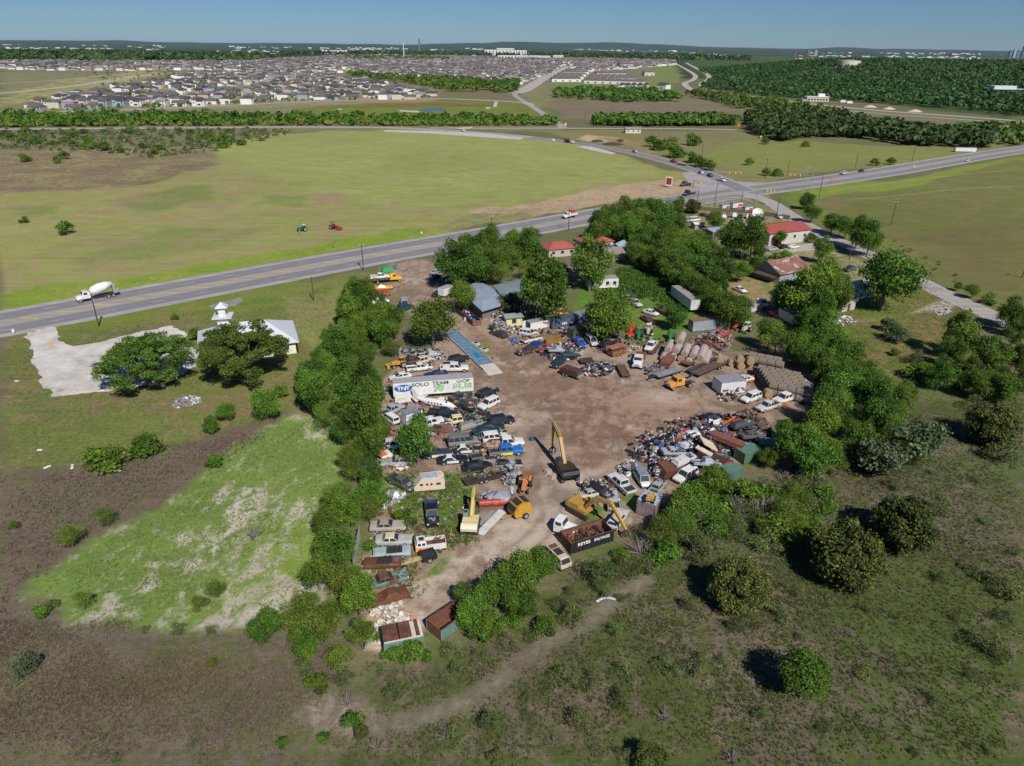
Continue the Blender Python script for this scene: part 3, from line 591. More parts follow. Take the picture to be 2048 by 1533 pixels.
KEEP = [(1350, 596, 30), (1380, 615, 30), (1598, 775, 34), (1565, 778, 32), (1480, 579, 20), (1525, 605, 20), (1550, 622, 24), (1580, 643, 22), (1478, 655, 30), (1440, 660, 30), (1400, 650, 26), (1112, 495, 24), (1188, 484, 26), (1540, 455, 40), (1590, 460, 30), (1427, 462, 22), (1556, 535, 42), (975, 592, 40), (1020, 572, 36), (1202, 570, 34), (1388, 437, 22), (1585, 490, 20), (1475, 425, 44), (1500, 915, 26), (1535, 900, 24), (770, 580, 28), (768, 556, 30), (809, 606, 18), (1240, 498, 14), (790, 752, 26), (800, 725, 24), (786, 830, 24), (784, 900, 26), (800, 960, 24), (735, 1060, 20), (770, 1100, 40), (1620, 800, 20), (1450, 690, 30), (1150, 1095, 34), (1185, 1080, 34), (1235, 1050, 30), (1116, 1118, 24), (1298, 1020, 22)]
def _proj(x, y, z):
    dy, dz = y, z - CAM_H; zc = dy * cos(_p) - dz * sin(_p); yc = dy * sin(_p) + dz * cos(_p); u2, v2 = x / zc, yc / zc
    return 1024 + FPX * (u2 * cos(_r) + v2 * sin(_r)), 766.5 - FPX * (-u2 * sin(_r) + v2 * cos(_r)), zc
def hides(x, y, R, zc):
    px, py, d = _proj(x, y, zc); r = R * FPX / d
    return any(hypot(px - a, py - b) < c + r * .55 and b < py + r * .9 for a, b, c in KEEP)
def fill(px, kinds, spacing, rr, label, group, zc=4.0, zs=(.85, 1.15), tries=3000, avoid=None, small=False):
    n = 0
    for x, y in poisson(GP(px, zc), spacing, tries):
        if avoid and any((x - a) ** 2 + (y - b) ** 2 < c * c for a, b, c in avoid): continue
        k = random.choice(kinds); R = random.uniform(*rr)
        if hides(x, y, R, ZC[k] * R): continue
        plant(k, x, y, R, label[k] if isinstance(label, dict) else label, group, random.uniform(*zs), small); n += 1
    return n
# individual trees
def big_oak(px, py, rpx, label):
    
    r = np.random.default_rng(int(px)); R = 1.0; x, y = at(px, py, 6.6); R = rpx * 1.04 * depth(x, y, 6.6) / FPX
    o = thing('oak_tree', label, 'tree', (x, y, 0), 0)
    Cs, Ns, Ts = [], [], []; mb = MB(); mb.tube((0, 0, -.2), (.2, 0, 2.2), .45, .34, 10)
    for i in range(38):
        a = i * 2.4; q = R * (.05 + .86 * sqrt((i + .5) / 38)); c = Vector((cos(a) * q, sin(a) * q, 10.8 - 6.2 * (q / R) ** 2 + r.uniform(-3.4, 1.2)))
        C, N, T = crown_points(1100, r.uniform(1.6, 2.5), 0, r.uniform(1.1, 1.8), 7, r); Cs.append(C + np.array(c)); Ns.append(N); Ts.append(np.clip(T + r.uniform(-.15, .15), 0, 1))
        s = Vector((.2, 0, 2.2)); m_ = s.lerp(c, .5) + Vector((0, 0, .5)); mb.tube(s, m_, .2, .13, 6, cap=False); mb.tube(m_, c, .13, .05, 6, cap=False)
    C = np.concatenate(Cs); N = np.concatenate(Ns); T = np.concatenate(Ts)
    link('crown', np_mesh('oak_crown', quads(C, N, .19, r), len(C), 4, (leaf_mat('live_oak_leaves', (.05, .10, .012), (.11, .2, .025), (.2, .32, .06), .38),), {'tint': T}), o); mb.build('trunk', m_bark, o)
big_oak(285, 712, 84, 'wide spreading oak standing on the cracked parking lot')
big_oak(484, 700, 88, 'wide oak hiding the white walled hall with the pale metal roof')
T_ = [
 ('bush', 392, 668, 17, 'dark round bush at the left end of the pale metal roofed hall'), ('bush', 348, 636, 8, 'small dark bush alone on the grass beside the parking lot'),
 ('hackberry', 530, 806, 30, 'bright bushy tree between the big oak and the weedy pond bed'), ('bush', 557, 784, 17, 'lighter bush touching the bright bushy tree below the big oak'),
 ('hackberry', 450, 824, 18, 'small tree behind the slim one at the corner of the pond bed'), ('hackberry', 421, 848, 17, 'slim small tree standing at the upper corner of the pond bed'),
 ('bush', 292, 890, 30, 'bright yellow green round bush on the brown bank'), ('bush', 216, 912, 36, 'large bright bush with litter beside it on the brown bank'), ('bush', 184, 930, 16, 'low bush at the foot of the large bright bush on the bank'), ('bush', 178, 906, 12, 'small dark bush touching the large bright bush on the bank'),
 ('bush', 427, 922, 17, 'round bush on the upper edge of the pond bed'), ('mesquite', 212, 1035, 22, 'olive bush on the dark bank left of the pond bed'), ('mesquite', 140, 1072, 27, 'larger olive bush lower on the dark bank'), ('bush', 25, 1054, 11, 'small bush at the left edge of the picture in the dark brush'),
 ('mesquite', 165, 1202, 22, 'olive bush in the lower left corner of the pond bed'), ('bush', 74, 1228, 18, 'small bush at the lower left tip of the pond bed'), ('bush', 106, 1208, 11, 'tiny bush above the lower left tip of the pond bed'), ('mesquite', 432, 1176, 22, 'dark olive sapling growing out of the pond bed'), ('mesquite', 396, 1206, 19, 'low olive sapling beside the taller one in the pond bed'),
 ('hackberry', 530, 1250, 36, 'bright green young tree with pale trunk below the pond bed'), ('hackberry', 597, 1262, 22, 'bright green tree right of the pale trunked young tree'), ('grey_shrub', 48, 1330, 24, 'lone dark grey green shrub in the dry grass at lower left'), ('mesquite', 425, 1326, 13, 'thin sapling in the dry grass below the pond bed'),
 ('scrub_bush', 440, 1440, 7, 'tiny sapling in the dry grass, highest of the four'), ('scrub_bush', 383, 1490, 9, 'tiny dark sapling in the dry grass'), ('scrub_bush', 327, 1510, 7, 'small yellow green sapling in the dry grass'), ('scrub_bush', 231, 1518, 14, 'low dark sapling at the bottom edge of the dry grass'),
 ('juniper', 722, 1466, 16, 'small bright juniper at the end of the rubble track'), ('bush', 645, 1475, 13, 'yellowish bush left of the small juniper'), ('bush', 565, 1485, 12, 'low bush left of the two at the rubble track end'), ('bare_shrub', 508, 1066, 22, 'leafless grey shrub in the middle of the pond bed'),
 ('bush', 134, 458, 17, 'lone round bush in the pale field'), ('bush', 47, 440, 9, 'small bush left of the lone round one in the pale field'), ('bush', 50, 316, 11, 'dark bush on the left in the brown field'), ('bush', 112, 320, 10, 'lower of two bushes in the brown field'), ('bush', 127, 312, 10, 'upper of two bushes in the brown field'),
 ('hackberry', 864, 642, 44, 'large round tree beside the blue ramp at the yard entrance'), ('hackberry', 925, 590, 30, 'round tree at the left end of the curved metal roof'), ('grey_shrub', 1022, 606, 24, 'feathery grey green tree at the right end of the curved metal roof'),
 ('elm', 1092, 576, 52, 'tall broad tree over the dark roofed shed'), ('elm', 905, 526, 38, 'olive tree over the parked cars by the driveway'), ('oak', 958, 520, 34, 'dark tree right of the olive one by the driveway'), ('mesquite', 1012, 510, 32, 'yellowish tree between the highway and the dark roof'), ('hackberry', 1030, 478, 20, 'small tree by the highway below the pole'), ('oak', 1065, 472, 18, 'small dark tree on the verge of the highway'),
 ('elm', 1182, 520, 42, 'dark tree in front of the two red roofs'), ('hackberry', 1220, 622, 50, 'spreading tree below the white mobile home'), ('hackberry', 1198, 668, 15, 'small tree hiding the white truck by the blue containers'), ('oak', 1352, 632, 26, 'round dark tree beside the long white trailer'),
 ('juniper', 1387, 414, 17, 'dark conical juniper standing at the guardrail'), ('hackberry', 1430, 440, 18, 'small tree among the cars near the white dish'), ('oak', 1463, 472, 36, 'dark tree in front of the red roofed warehouse'), ('elm', 1506, 472, 33, 'tree touching the wall of the red roofed warehouse'),
 ('hackberry', 1560, 475, 14, 'small bright tree against the warehouse wall'), ('hackberry', 1625, 475, 9, 'slim young tree at the warehouse corner'), ('elm', 1648, 496, 20, 'round tree beside the side road behind the warehouse'), ('elm', 1517, 520, 21, 'airy tree with pale trunk left of the rusty barn'), ('bush', 1570, 510, 12, 'bush behind the rusty barn'), ('bush', 1548, 512, 9, 'low bush on the drive behind the barn'), ('hackberry', 1480, 540, 20, 'bright tree between the barn and the leafy belt'),
 ('hackberry', 1625, 582, 52, 'large tree in front of the rusty barn'), ('oak', 1575, 590, 36, 'darker tree left of the large one by the barn'), ('hackberry', 1660, 550, 34, 'yellow green tree behind the large one by the barn'), ('oak', 1780, 550, 60, 'big dark cedar hiding the white house by the side road'), ('bare_tree', 1628, 618, 30, 'leafless grey tree near the rusty roofed shed'),
 ('grey_shrub', 1776, 650, 16, 'upright shrub on the lawn with a long shadow'), ('grey_shrub', 1792, 668, 20, 'airy shrub on the lawn below the upright one'), ('bush', 1786, 705, 10, 'small bush under the airy shrub on the lawn'),
 ('elm', 1930, 665, 38, 'tall tree beside the bend of the side road'), ('oak', 1985, 705, 38, 'dark spreading tree at the right edge behind the road'), ('elm', 1905, 702, 26, 'smaller tree at the foot of the tall one by the road bend'), ('elm', 2030, 665, 22, 'tree at the right edge touching the side road'),
 ('hackberry', 1804, 795, 32, 'bright tree at the end of the belt above the crossing track'), ('hackberry', 1790, 825, 24, 'bright tree below its twin beside the crossing track'), ('bush', 1840, 742, 26, 'bushy thicket beside the narrow track'), ('hackberry', 1955, 765, 30, 'green tree in the thicket right of the track'), ('oak', 2005, 778, 34, 'dark tree in the thicket at the right edge'), ('bush', 1905, 740, 22, 'bush at the left end of the right hand thicket'),
 ('grey_shrub', 1842, 884, 46, 'silvery shrub mound in front of the thicket'), ('grey_shrub', 1756, 915, 48, 'dark silvery shrub mound beside the yard belt'), ('juniper', 1818, 905, 30, 'olive juniper between the two silvery mounds'), ('juniper', 1985, 852, 52, 'wide dark juniper at the right edge below the track'), ('scrub_bush', 2020, 905, 40, 'low dark scrub at the right edge below the wide juniper'),
 ('juniper', 1812, 1052, 66, 'tallest juniper in the open scrub'), ('juniper', 1690, 1112, 78, 'widest juniper in the open scrub'), ('juniper', 1474, 1172, 64, 'smallest of the three round junipers'), ('hackberry', 1612, 1348, 54, 'round bright leaved tree with a long shadow in the scrub'), ('juniper', 1302, 1520, 36, 'dark juniper cut by the bottom edge'),
 ('elm', 834, 876, 40, 'feathery tree growing among the wrecked cars'), ('bush', 799, 905, 16, 'low bush under the feathery tree among the wrecks'),
 ('hackberry', 1432, 958, 32, 'bright shrub over the red cab and the white four wheel drive'), ('hackberry', 1378, 1005, 40, 'bright bushy tree beside the ribbed container'), ('hackberry', 1352, 1045, 32, 'lower bushy tree below the ribbed container'), ('hackberry', 1535, 915, 20, 'upright bush between the two green tanks'), ('bush', 1465, 985, 24, 'bush beside the bright shrub under the scrap heap'),
 ('hackberry', 1040, 1150, 46, 'largest bright tree in the clump by the lower gate'), ('hackberry', 1082, 1128, 34, 'bright tree beside the rusty van'), ('hackberry', 990, 1180, 38, 'bright tree left of the largest in the clump by the lower gate'), ('hackberry', 945, 1222, 34, 'bright tree over the end of the open rust container'), ('hackberry', 1040, 1205, 34, 'lower bright tree of the clump by the lower gate'), ('hackberry', 985, 1248, 28, 'lowest bright tree of the clump by the lower gate'), ('elm', 925, 1185, 20, 'dark sapling at the left edge of the clump by the lower gate'),
 ('bush', 820, 1300, 27, 'bright bush in front of the rusty container roof'), ('bush', 782, 1305, 20, 'bright bush at the left end of the rusty container roof'), ('bush', 742, 1262, 24, 'bright bush beside the rubble behind the containers'), ('bush', 850, 1312, 14, 'small bush at the corner of the two containers'),
 ('bush', 800, 1030, 18, 'low bright bush between the wrecks and the car with no bonnet'), ('bush', 765, 1000, 22, 'bright bush over the white scrap beside the belt'), ('bush', 820, 1048, 14, 'bush beside the tan sedans'), ('bush', 745, 1090, 14, 'small bush at the tail of the pale blue convertible'),
 ('grey_shrub', 985, 655, 7, 'small green shrub at the corner of the curved roof'),
 ('bush', 1306, 284, 15, 'round hedge tree at the far end of the hedge by the curving road'), ('bush', 1320, 290, 15, 'second round tree of the hedge by the curving road'), ('bush', 1344, 288, 16, 'third round tree of the hedge by the curving road'), ('bush', 1354, 303, 18, 'largest tree of the hedge by the curving road'), ('bush', 1388, 280, 16, 'lone round tree beyond the curving road'), ('bush', 1388, 316, 14, 'lower tree of the hedge by the curving road'), ('bush', 1403, 324, 15, 'tree near the junction end of the hedge'), ('bush', 1416, 332, 13, 'last tree of the hedge nearest the junction'),
 ('oak', 1612, 400, 16, 'first tree of the side road hedge beside the traffic signals'), ('oak', 1626, 424, 18, 'second tree of the side road hedge'), ('oak', 1666, 444, 20, 'third tree of the side road hedge'), ('oak', 1694, 452, 22, 'dense tree in the middle of the side road hedge'), ('elm', 1718, 462, 24, 'dense tree past the middle of the side road hedge'), ('elm', 1742, 474, 26, 'last and largest tree of the side road hedge'),
 ('hackberry', 1917, 572, 9, 'small round tree across the side road'), ('hackberry', 1947, 581, 14, 'larger round tree across the side road'), ('bush', 1980, 600, 14, 'bush across the side road'), ('elm', 2022, 622, 24, 'tree across the side road at the right edge'), ('elm', 2042, 640, 24, 'dark tree across the side road cut by the right edge'),
 ('bush', 1500, 324, 9, 'thin shrub on the corner lawn by the signals'), ('bush', 1530, 345, 10, 'shrub on the corner lawn beyond the highway'), ('bush', 1556, 345, 11, 'rounded shrub on the corner lawn by the poles'), ('bush', 1540, 262, 8, 'small tree on the lawn by the far lane'), ('bush', 1752, 325, 10, 'left of two bushes on the far verge of the highway'), ('bush', 1782, 323, 9, 'right of two bushes on the far verge of the highway'), ('bush', 1530, 283, 8, 'bush beside the yellow sign in the far meadow'), ('bush', 1612, 288, 8, 'bush at the edge of the dark wood in the far meadow'),
]
for k, px, py, r_, lab in T_: tree(k, px, py, r_, lab)
# belts in which single trees cannot be told apart
DK = 'leafy tree in the dense belt along the left side of the junkyard'
lb = {'oak': 'dark green ' + DK, 'hackberry': 'bright green ' + DK, 'elm': 'tall dark ' + DK, 'mesquite': 'feathery yellow green ' + DK}
G1 = 'trees of the belt left of the junkyard'
n1 = fill([(722, 560), (770, 590), (790, 640), (800, 700), (770, 740), (745, 790), (735, 860), (700, 860), (640, 830), (600, 780), (615, 730), (660, 680), (690, 610), (700, 570)], ['oak', 'hackberry', 'elm', 'hackberry', 'mesquite'], 3.5, (1.7, 3.3), lb, G1, 3.6, (.9, 1.45))
n1 += fill([(720, 830), (765, 840), (760, 900), (775, 960), (752, 1000), (735, 1050), (660, 1080), (630, 1100), (660, 1000), (690, 930), (705, 880)], ['mesquite', 'elm', 'mesquite', 'hackberry'], 3.2, (1.5, 2.8), lb, G1, 3.2, (.9, 1.5))
n1 += fill([(640, 1080), (700, 1090), (712, 1150), (735, 1210), (730, 1300), (690, 1330), (640, 1290), (600, 1290), (590, 1200), (630, 1150)], ['mesquite', 'mesquite', 'hackberry'], 2.9, (1.2, 2.4), lb, G1, 2.6, (.9, 1.5))
DR = 'leafy tree in the dense belt along the right side of the junkyard'
lr = {'oak': 'dark green ' + DR, 'hackberry': 'bright green ' + DR, 'elm': 'tall dark ' + DR, 'mesquite': 'feathery ' + DR}; G2 = 'trees of the belt right of the junkyard'
n2 = fill([(1480, 645), (1560, 650), (1640, 640), (1690, 690), (1740, 740), (1765, 800), (1760, 860), (1700, 905), (1640, 925), (1570, 915), (1568, 870), (1590, 820), (1650, 790), (1640, 745), (1600, 700), (1540, 690), (1500, 690)], ['hackberry', 'oak', 'elm', 'hackberry', 'mesquite'], 3.8, (2.0, 3.7), lr, G2, 3.9, (.85, 1.3))
DM = 'leafy tree in the grove between the highway and the grassy plot'
lm = {'oak': 'dark green ' + DM, 'hackberry': 'bright green ' + DM, 'elm': 'tall dark ' + DM, 'mesquite': 'yellowish ' + DM}; G3 = 'trees of the grove beside the highway'
n3 = fill([(1190, 450), (1230, 425), (1300, 415), (1370, 425), (1410, 450), (1410, 500), (1440, 540), (1440, 580), (1410, 610), (1380, 600), (1372, 560), (1340, 530), (1260, 505), (1245, 490), (1290, 480), (1250, 470), (1190, 470)], ['oak', 'hackberry', 'elm', 'mesquite', 'hackberry'], 4.8, (2.8, 4.7), lm, G3, 5, (.8, 1.25))
n3 += fill([(930, 490), (1000, 480), (1080, 485), (1130, 500), (1120, 540), (1040, 545), (985, 545), (930, 545)], ['oak', 'elm', 'mesquite'], 6.0, (3.6, 4.8), lm, G3, 5)
n3 += fill([(1395, 605), (1450, 590), (1490, 600), (1480, 640), (1440, 660), (1400, 640)], ['hackberry', 'oak'], 5, (3.0, 4.2), lm, G3, 4)
# brush and scrub
SB = {'scrub_bush': 'low airy brush in the tangle below the scrap heap', 'mesquite': 'taller airy brush in the tangle below the scrap heap', 'bare_shrub': 'grey leafless brush in the tangle below the scrap heap', 'bush': 'green leafy brush in the tangle below the scrap heap'}
n4 = fill([(1210, 1090), (1290, 1080), (1330, 1070), (1440, 1010), (1490, 960), (1570, 945), (1640, 970), (1640, 1030), (1560, 1090), (1500, 1090), (1440, 1080), (1380, 1110), (1290, 1130), (1180, 1150), (1150, 1120)], ['scrub_bush', 'scrub_bush', 'mesquite', 'bare_shrub', 'bush'], 2.7, (1.7, 3.1), SB, 'brush tangle below the scrap heap', 1.2)
SC = {'scrub_bush': 'small scrub bush scattered in the open grass at lower right', 'bush': 'small leafy bush scattered in the open grass at lower right', 'bare_shrub': 'small leafless shrub scattered in the open grass at lower right'}
n5 = fill([(800, 1330), (1000, 1290), (1200, 1200), (1420, 1110), (1640, 1040), (1780, 960), (2047, 900), (2047, 1532), (760, 1532), (740, 1480)], ['scrub_bush', 'scrub_bush', 'scrub_bush', 'scrub_bush', 'bare_shrub'], 5.6, (.7, 1.6), SC, 'scrub bushes scattered in the lower right grass', .6, (.7, 1.2), 900, [t for t in TREE_XY if t[1] < 200])
for px, py, r_, la in ((1335, 1330, 20, 'left bush of the two above the wide shadow'), (1250, 1345, 19, 'bush at the centre of the lower scrub'), (1242, 1398, 20, 'bush below the one at the centre of the lower scrub'), (1160, 1436, 24, 'broad low bush near the bottom centre'), (1130, 1352, 22, 'flat bush right of the rubble track'), (975, 1445, 20, 'bush near the bottom, right of the small juniper'), (905, 1470, 18, 'dark bush near the bottom, nearest the small juniper'), (1395, 1325, 24, 'wide bush left of the round bright tree'), (1560, 1225, 20, 'bush below the widest juniper'), (1500, 1245, 18, 'bush below the smallest round juniper'), (1985, 1290, 30, 'large scrub bush near the right edge'), (2020, 1170, 30, 'dark bush on the right edge'), (1960, 1140, 20, 'bush beside the dark one on the right edge'), (1880, 1010, 24, 'bush above the tallest juniper'), (1640, 1000, 20, 'upright scrub left of the tallest juniper'), (1150, 1230, 26, 'brush right of the clump by the lower gate'), (1120, 1210, 18, 'low brush beside the clump by the lower gate')):
    tree('scrub_bush', px, py, r_ * 1.35, la)
EG = {'scrub_bush': 'olive scrub at the edge of the pond bed', 'bare_shrub': 'bare twiggy scrub at the edge of the pond bed', 'bush': 'green scrub at the edge of the pond bed'}
fill([(600, 1330), (700, 1340), (740, 1400), (700, 1460), (640, 1400)], ['scrub_bush', 'bare_shrub', 'bush'], 3.2, (.8, 1.5), {k: v.replace('edge of the pond bed', 'rubble track end') for k, v in EG.items()}, 'scrub round the rubble track end', .6)
fill([(900, 1290), (1080, 1200), (1240, 1110), (1260, 1150), (1100, 1250), (900, 1340), (860, 1330)], ['scrub_bush', 'scrub_bush', 'bush'], 3.0, (.8, 1.6), 'low brush between the containers and the open grass', 'brush below the lower gate', .8)
fill([(250, 1255), (420, 1262), (600, 1290), (590, 1240), (480, 1262)], ['scrub_bush', 'bare_shrub'], 3.4, (.6, 1.1), EG, 'scrub along the pond bed', .6)
fill([(500, 262), (520, 280), (430, 300), (300, 310), (200, 300), (60, 285), (0, 275), (0, 262), (300, 262)], ['bush', 'scrub_bush'], 13, (2.2, 4.6), 'shrub in the rough strip beyond the brown field', 'shrubs beyond the brown field', 1, (.6, .9), 900, None, True)
fill([(1800, 700), (1900, 730), (2047, 720), (2047, 830), (1960, 810), (1850, 770)], ['bush', 'scrub_bush', 'elm'], 5, (1.6, 3.0), 'leafy thicket bush right of the crossing track', 'thicket right of the track', 1.5)
fill([(1640, 560), (1700, 600), (1650, 640), (1600, 640), (1560, 620)], ['hackberry', 'oak'], 6, (3, 4), 'leafy tree in the dark grove above the white box trailer', 'grove above the white box trailer', 4)
fill([(1790, 480), (1850, 530), (2047, 640), (2047, 620), (1870, 520)], ['scrub_bush'], 7, (.7, 1.3), 'low shrub on the field edge of the side road', 'shrubs along the side road', .6, small=True)
print('trees', len(TREE_XY), n1, n2, n3, n4, n5)

# ---------------------------------------------------------------- uncountable plants
TRK = GP([(600, 1430), (700, 1445), (760, 1452), (860, 1430), (960, 1390), (1060, 1310), (1180, 1240), (1290, 1160)])
tuft_m = leaf_mat('weeds', (.17, .145, .115), (.12, .145, .055), (.15, .2, .07), .45)
def tufts(name, label, px, n, h, seed, mat, tint=(.5, .3), blades=5, spread=.35, pts=None):
    r = np.random.default_rng(seed); poly = GP(px); xs = [q[0] for q in poly]; ys = [q[1] for q in poly]
    c = np.stack([r.uniform(min(xs), max(xs), n * 3), r.uniform(min(ys), max(ys), n * 3)], 1)
    sd = poly_sd(c, poly) + (fbm(c[:, 0] / 6, c[:, 1] / 6, 3) - .5) * 12; c = c[(sd > 0) & (r.random(len(c)) < np.clip(sd / 3, 0, 1)) & (poly_sd(c, GP(lot)) < .3) & (line_d(c, TRK) > 1.5 * r.uniform(.6, 1.1, len(c)))]; keep = fbm(c[:, 0] / 4 + seed, c[:, 1] / 4, 4) + r.random(len(c)) * .7 > .78; c = c[keep][:n]; n = len(c)
    tn = np.clip(fbm(c[:, 0] / 9 + 3, c[:, 1] / 9 + 7, 3) * 1.6 - .8 + tint[0] + r.normal(size=n) * tint[1], 0, 1)
    hh = h * r.uniform(.5, 1.4, n); k = blades; c = np.repeat(c, k, 0); hh = np.repeat(hh, k); tn = np.clip(np.repeat(tn, k) + r.normal(size=n * k) * .1, 0, 1); n *= k
    a = r.uniform(0, 2 * pi, n); w = hh * .28; lean = hh * r.uniform(.2, .9, n); bx = c[:, 0] + r.normal(size=n) * spread * hh; by = c[:, 1] + r.normal(size=n) * spread * hh
    z = np.zeros(n); b2 = a + r.uniform(1, 2, n)
    V = np.stack([np.stack([bx - np.cos(a) * w, by - np.sin(a) * w, z], 1), np.stack([bx + np.cos(a) * w, by + np.sin(a) * w, z], 1), np.stack([bx + np.cos(b2) * lean, by + np.sin(b2) * lean, hh], 1)], 1).reshape(-1, 3)
    return kind(link(name, np_mesh(name, V, n, 3, (mat,), {'tint': tn})), 'stuff', label)
tufts('scrub_grass', 'rough green and brown grass and weeds of the open ground at lower right', [(640, 1420), (760, 1330), (900, 1320), (1100, 1190), (1260, 1090), (1480, 1080), (1640, 950), (1780, 830), (2060, 830), (2070, 1545), (640, 1545)], 44000, .19, 3, tuft_m, (.55, .16))
tufts('dry_grass', 'dry brown grass below the pond bed', [(-20, 1240), (300, 1265), (640, 1300), (700, 1400), (640, 1545), (-20, 1545)], 16000, .17, 4, leaf_mat('dry_grass', (.16, .125, .1), (.2, .165, .115), (.2, .19, .1), .3), (.45, .25))
tufts('brush_grass', 'dark dry brush on the bank left of the pond bed', [(-20, 960), (260, 920), (540, 850), (600, 860), (480, 900), (300, 1020), (80, 1160), (-20, 1240)], 9000, .24, 5, leaf_mat('dry_brush', (.14, .105, .09), (.18, .14, .115), (.15, .17, .07), .3), (.4, .3))
tufts('lawn_grass', 'rough grass on the open ground left of the junkyard', [(0, 672), (300, 640), (640, 572), (700, 600), (600, 830), (430, 865), (0, 945)], 15000, .16, 12, leaf_mat('lawn_grass', (.16, .14, .08), (.14, .17, .05), (.2, .24, .07), .45), (.5, .2))
tufts('lawn_grass', 'rough grass on the lawns right of the junkyard', [(1650, 560), (1850, 560), (1960, 640), (2048, 840), (2048, 1000), (1800, 830), (1690, 700)], 9000, .16, 13, bpy.data.materials['lawn_grass'], (.45, .2))
tufts('pond_weeds', 'low green weeds growing over the silted pond bed', pond, 9000, .2, 6, leaf_mat('pond_weeds', (.1, .16, .045), (.15, .22, .06), (.22, .28, .09), .3), (.5, .2), 4)
tufts('yard_weeds', 'patches of weeds among the wrecked cars', [(760, 900), (900, 930), (970, 960), (960, 1080), (880, 1100), (800, 1200), (720, 1200), (730, 1080), (770, 1000)], 2600, .3, 8, leaf_mat('yard_weeds', (.1, .15, .03), (.15, .2, .05), (.2, .26, .07), .3), (.5, .2))
tufts('plot_weeds', 'tall weeds on the grassy plot behind the trailers', [(1230, 540), (1300, 530), (1400, 560), (1400, 620), (1290, 600), (1230, 600)], 3000, .7, 9, leaf_mat('tall_weeds', (.05, .12, .015), (.07, .17, .02), (.1, .2, .03), .3), (.5, .2))
# far woods
def woods(name, label, px, n, R, seed, mat, quads_per=44, leaf=.36, zc=.9, hill=None, pts=None):
    r = np.random.default_rng(seed); poly = pts or GP(px); xs = [q[0] for q in poly]; ys = [q[1] for q in poly]
    # constant density on the image: draw from perspective-weighted candidates
    cand = []
    while sum(len(q) for q in cand) < n:
        y = np.exp(r.uniform(math.log(min(ys)), math.log(max(ys)), n * 4)); x = r.uniform(min(xs), max(xs), n * 4); c = np.stack([x, y], 1); c = c[poly_sd(c, poly) > 0]; cand.append(c)
        if not len(c): break
    c = np.concatenate(cand)[:n]; n = len(c); R_ = R * r.uniform(.35, 1.5, n); k = quads_per; tr = r.random(n) * .6 + .2
    dr = rand_dirs(n * k, r); dr[:, 2] = np.abs(dr[:, 2]) * 1.0; cc = np.repeat(np.column_stack([c, R_ * zc]), k, 0); RR = np.repeat(R_, k)
    if hill is not None: cc[:, 2] += np.repeat(hill(c[:, 0], c[:, 1]), k)
    C = cc + dr * (RR * r.uniform(.6, 1.05, n * k))[:, None]; N = dr + rand_dirs(n * k, r) * .5; N /= np.linalg.norm(N, axis=1)[:, None]
    T = np.clip(np.repeat(tr, k) + r.normal(size=n * k) * .12, 0, 1)
    return kind(link(name, np_mesh(name, quads(C, N, leaf * RR, r, .8), n * k, 4, (mat,), {'tint': T})), 'stuff', label)
BL = [(-30, 233), (300, 233), (520, 235), (700, 238), (900, 238), (1110, 242), (1112, 252), (900, 253), (600, 252), (300, 253), (-30, 256)]
woods('far_trees', 'belt of bright brush behind the far lane, left half', BL, 2600, 2.2, 21, L_MESQ, zc=.6)
woods('far_trees', 'darker trees in the belt behind the far lane, left half', BL, 520, 3.2, 35, L_BRIGHT, zc=.8)
woods('far_brush', 'fine brush speckling the rough strip beyond the brown field', [(-30, 262), (500, 258), (600, 262), (520, 285), (430, 302), (300, 318), (200, 308), (-30, 296)], 700, 1.1, 36, L_SCRUB, 20, .5, .5)
L_WOOD = leaf_mat('hill_wood', (.016, .04, .008), (.034, .075, .012), (.07, .13, .024), .1)
woods('far_trees', 'row of dark trees behind the far lane, right half', [(1190, 243), (1300, 243), (1470, 245), (1478, 252), (1300, 254), (1190, 252)], 420, 3.6, 22, L_OAK)
woods('far_trees', 'dark wood beyond the far meadow at right', [(1490, 240), (1560, 228), (1640, 235), (1780, 256), (1900, 276), (1990, 285), (1985, 299), (1840, 294), (1700, 276), (1600, 276), (1560, 286), (1500, 268)], 1500, 3.9, 23, L_WOOD)
woods('far_trees', 'scattered dark trees between the highways at right', [(1900, 268), (2060, 262), (2060, 292), (1980, 296)], 90, 4.0, 24, L_OAK)
woods('far_trees', 'low scrub wood left of the white station building', [(1370, 190), (1440, 192), (1530, 206), (1640, 222), (1700, 240), (1640, 238), (1540, 226), (1460, 216)], 380, 3.6, 25, L_OAK)
woods('far_trees', 'tree clumps in the brown meadow before the town houses', [(1110, 186), (1250, 184), (1340, 192), (1360, 204), (1240, 206), (1110, 196)], 420, 4.2, 26, L_OAK)
woods('far_trees', 'wooded creek between the two subdivisions', [(690, 150), (760, 155), (860, 160), (960, 168), (990, 178), (1000, 186), (900, 184), (800, 166), (720, 160)], 480, 5, 27, L_OAK)
woods('far_trees', 'round tree clumps beside the avenue bridge', [(985, 168), (1035, 170), (1035, 186), (990, 186)], 120, 5, 28, L_OAK)
woods('far_trees', 'tree line in the middle of the far suburb', [(690, 116), (800, 114), (900, 118), (900, 124), (800, 122), (700, 122)], 300, 7, 29, L_OAK)
woods('far_trees', 'small planted trees along the suburb road', [(40, 227), (200, 220), (480, 208), (640, 201), (860, 196), (860, 197), (640, 202), (480, 209.5), (200, 221.5), (40, 228)], 110, 1.8, 30, L_OAK)
woods('far_trees', 'planted trees among the houses', [(150, 150), (500, 135), (860, 185), (700, 200), (300, 215)], 420, 2.4, 34, L_OAK)
def hillf(x, y): 
    t = np.clip((x - 500) / 480, 0, 1); return np.maximum(0, (49 - x / 160) * t * t * (3 - 2 * t) * np.exp(-((y - 2150) / 640) ** 2) - 3)
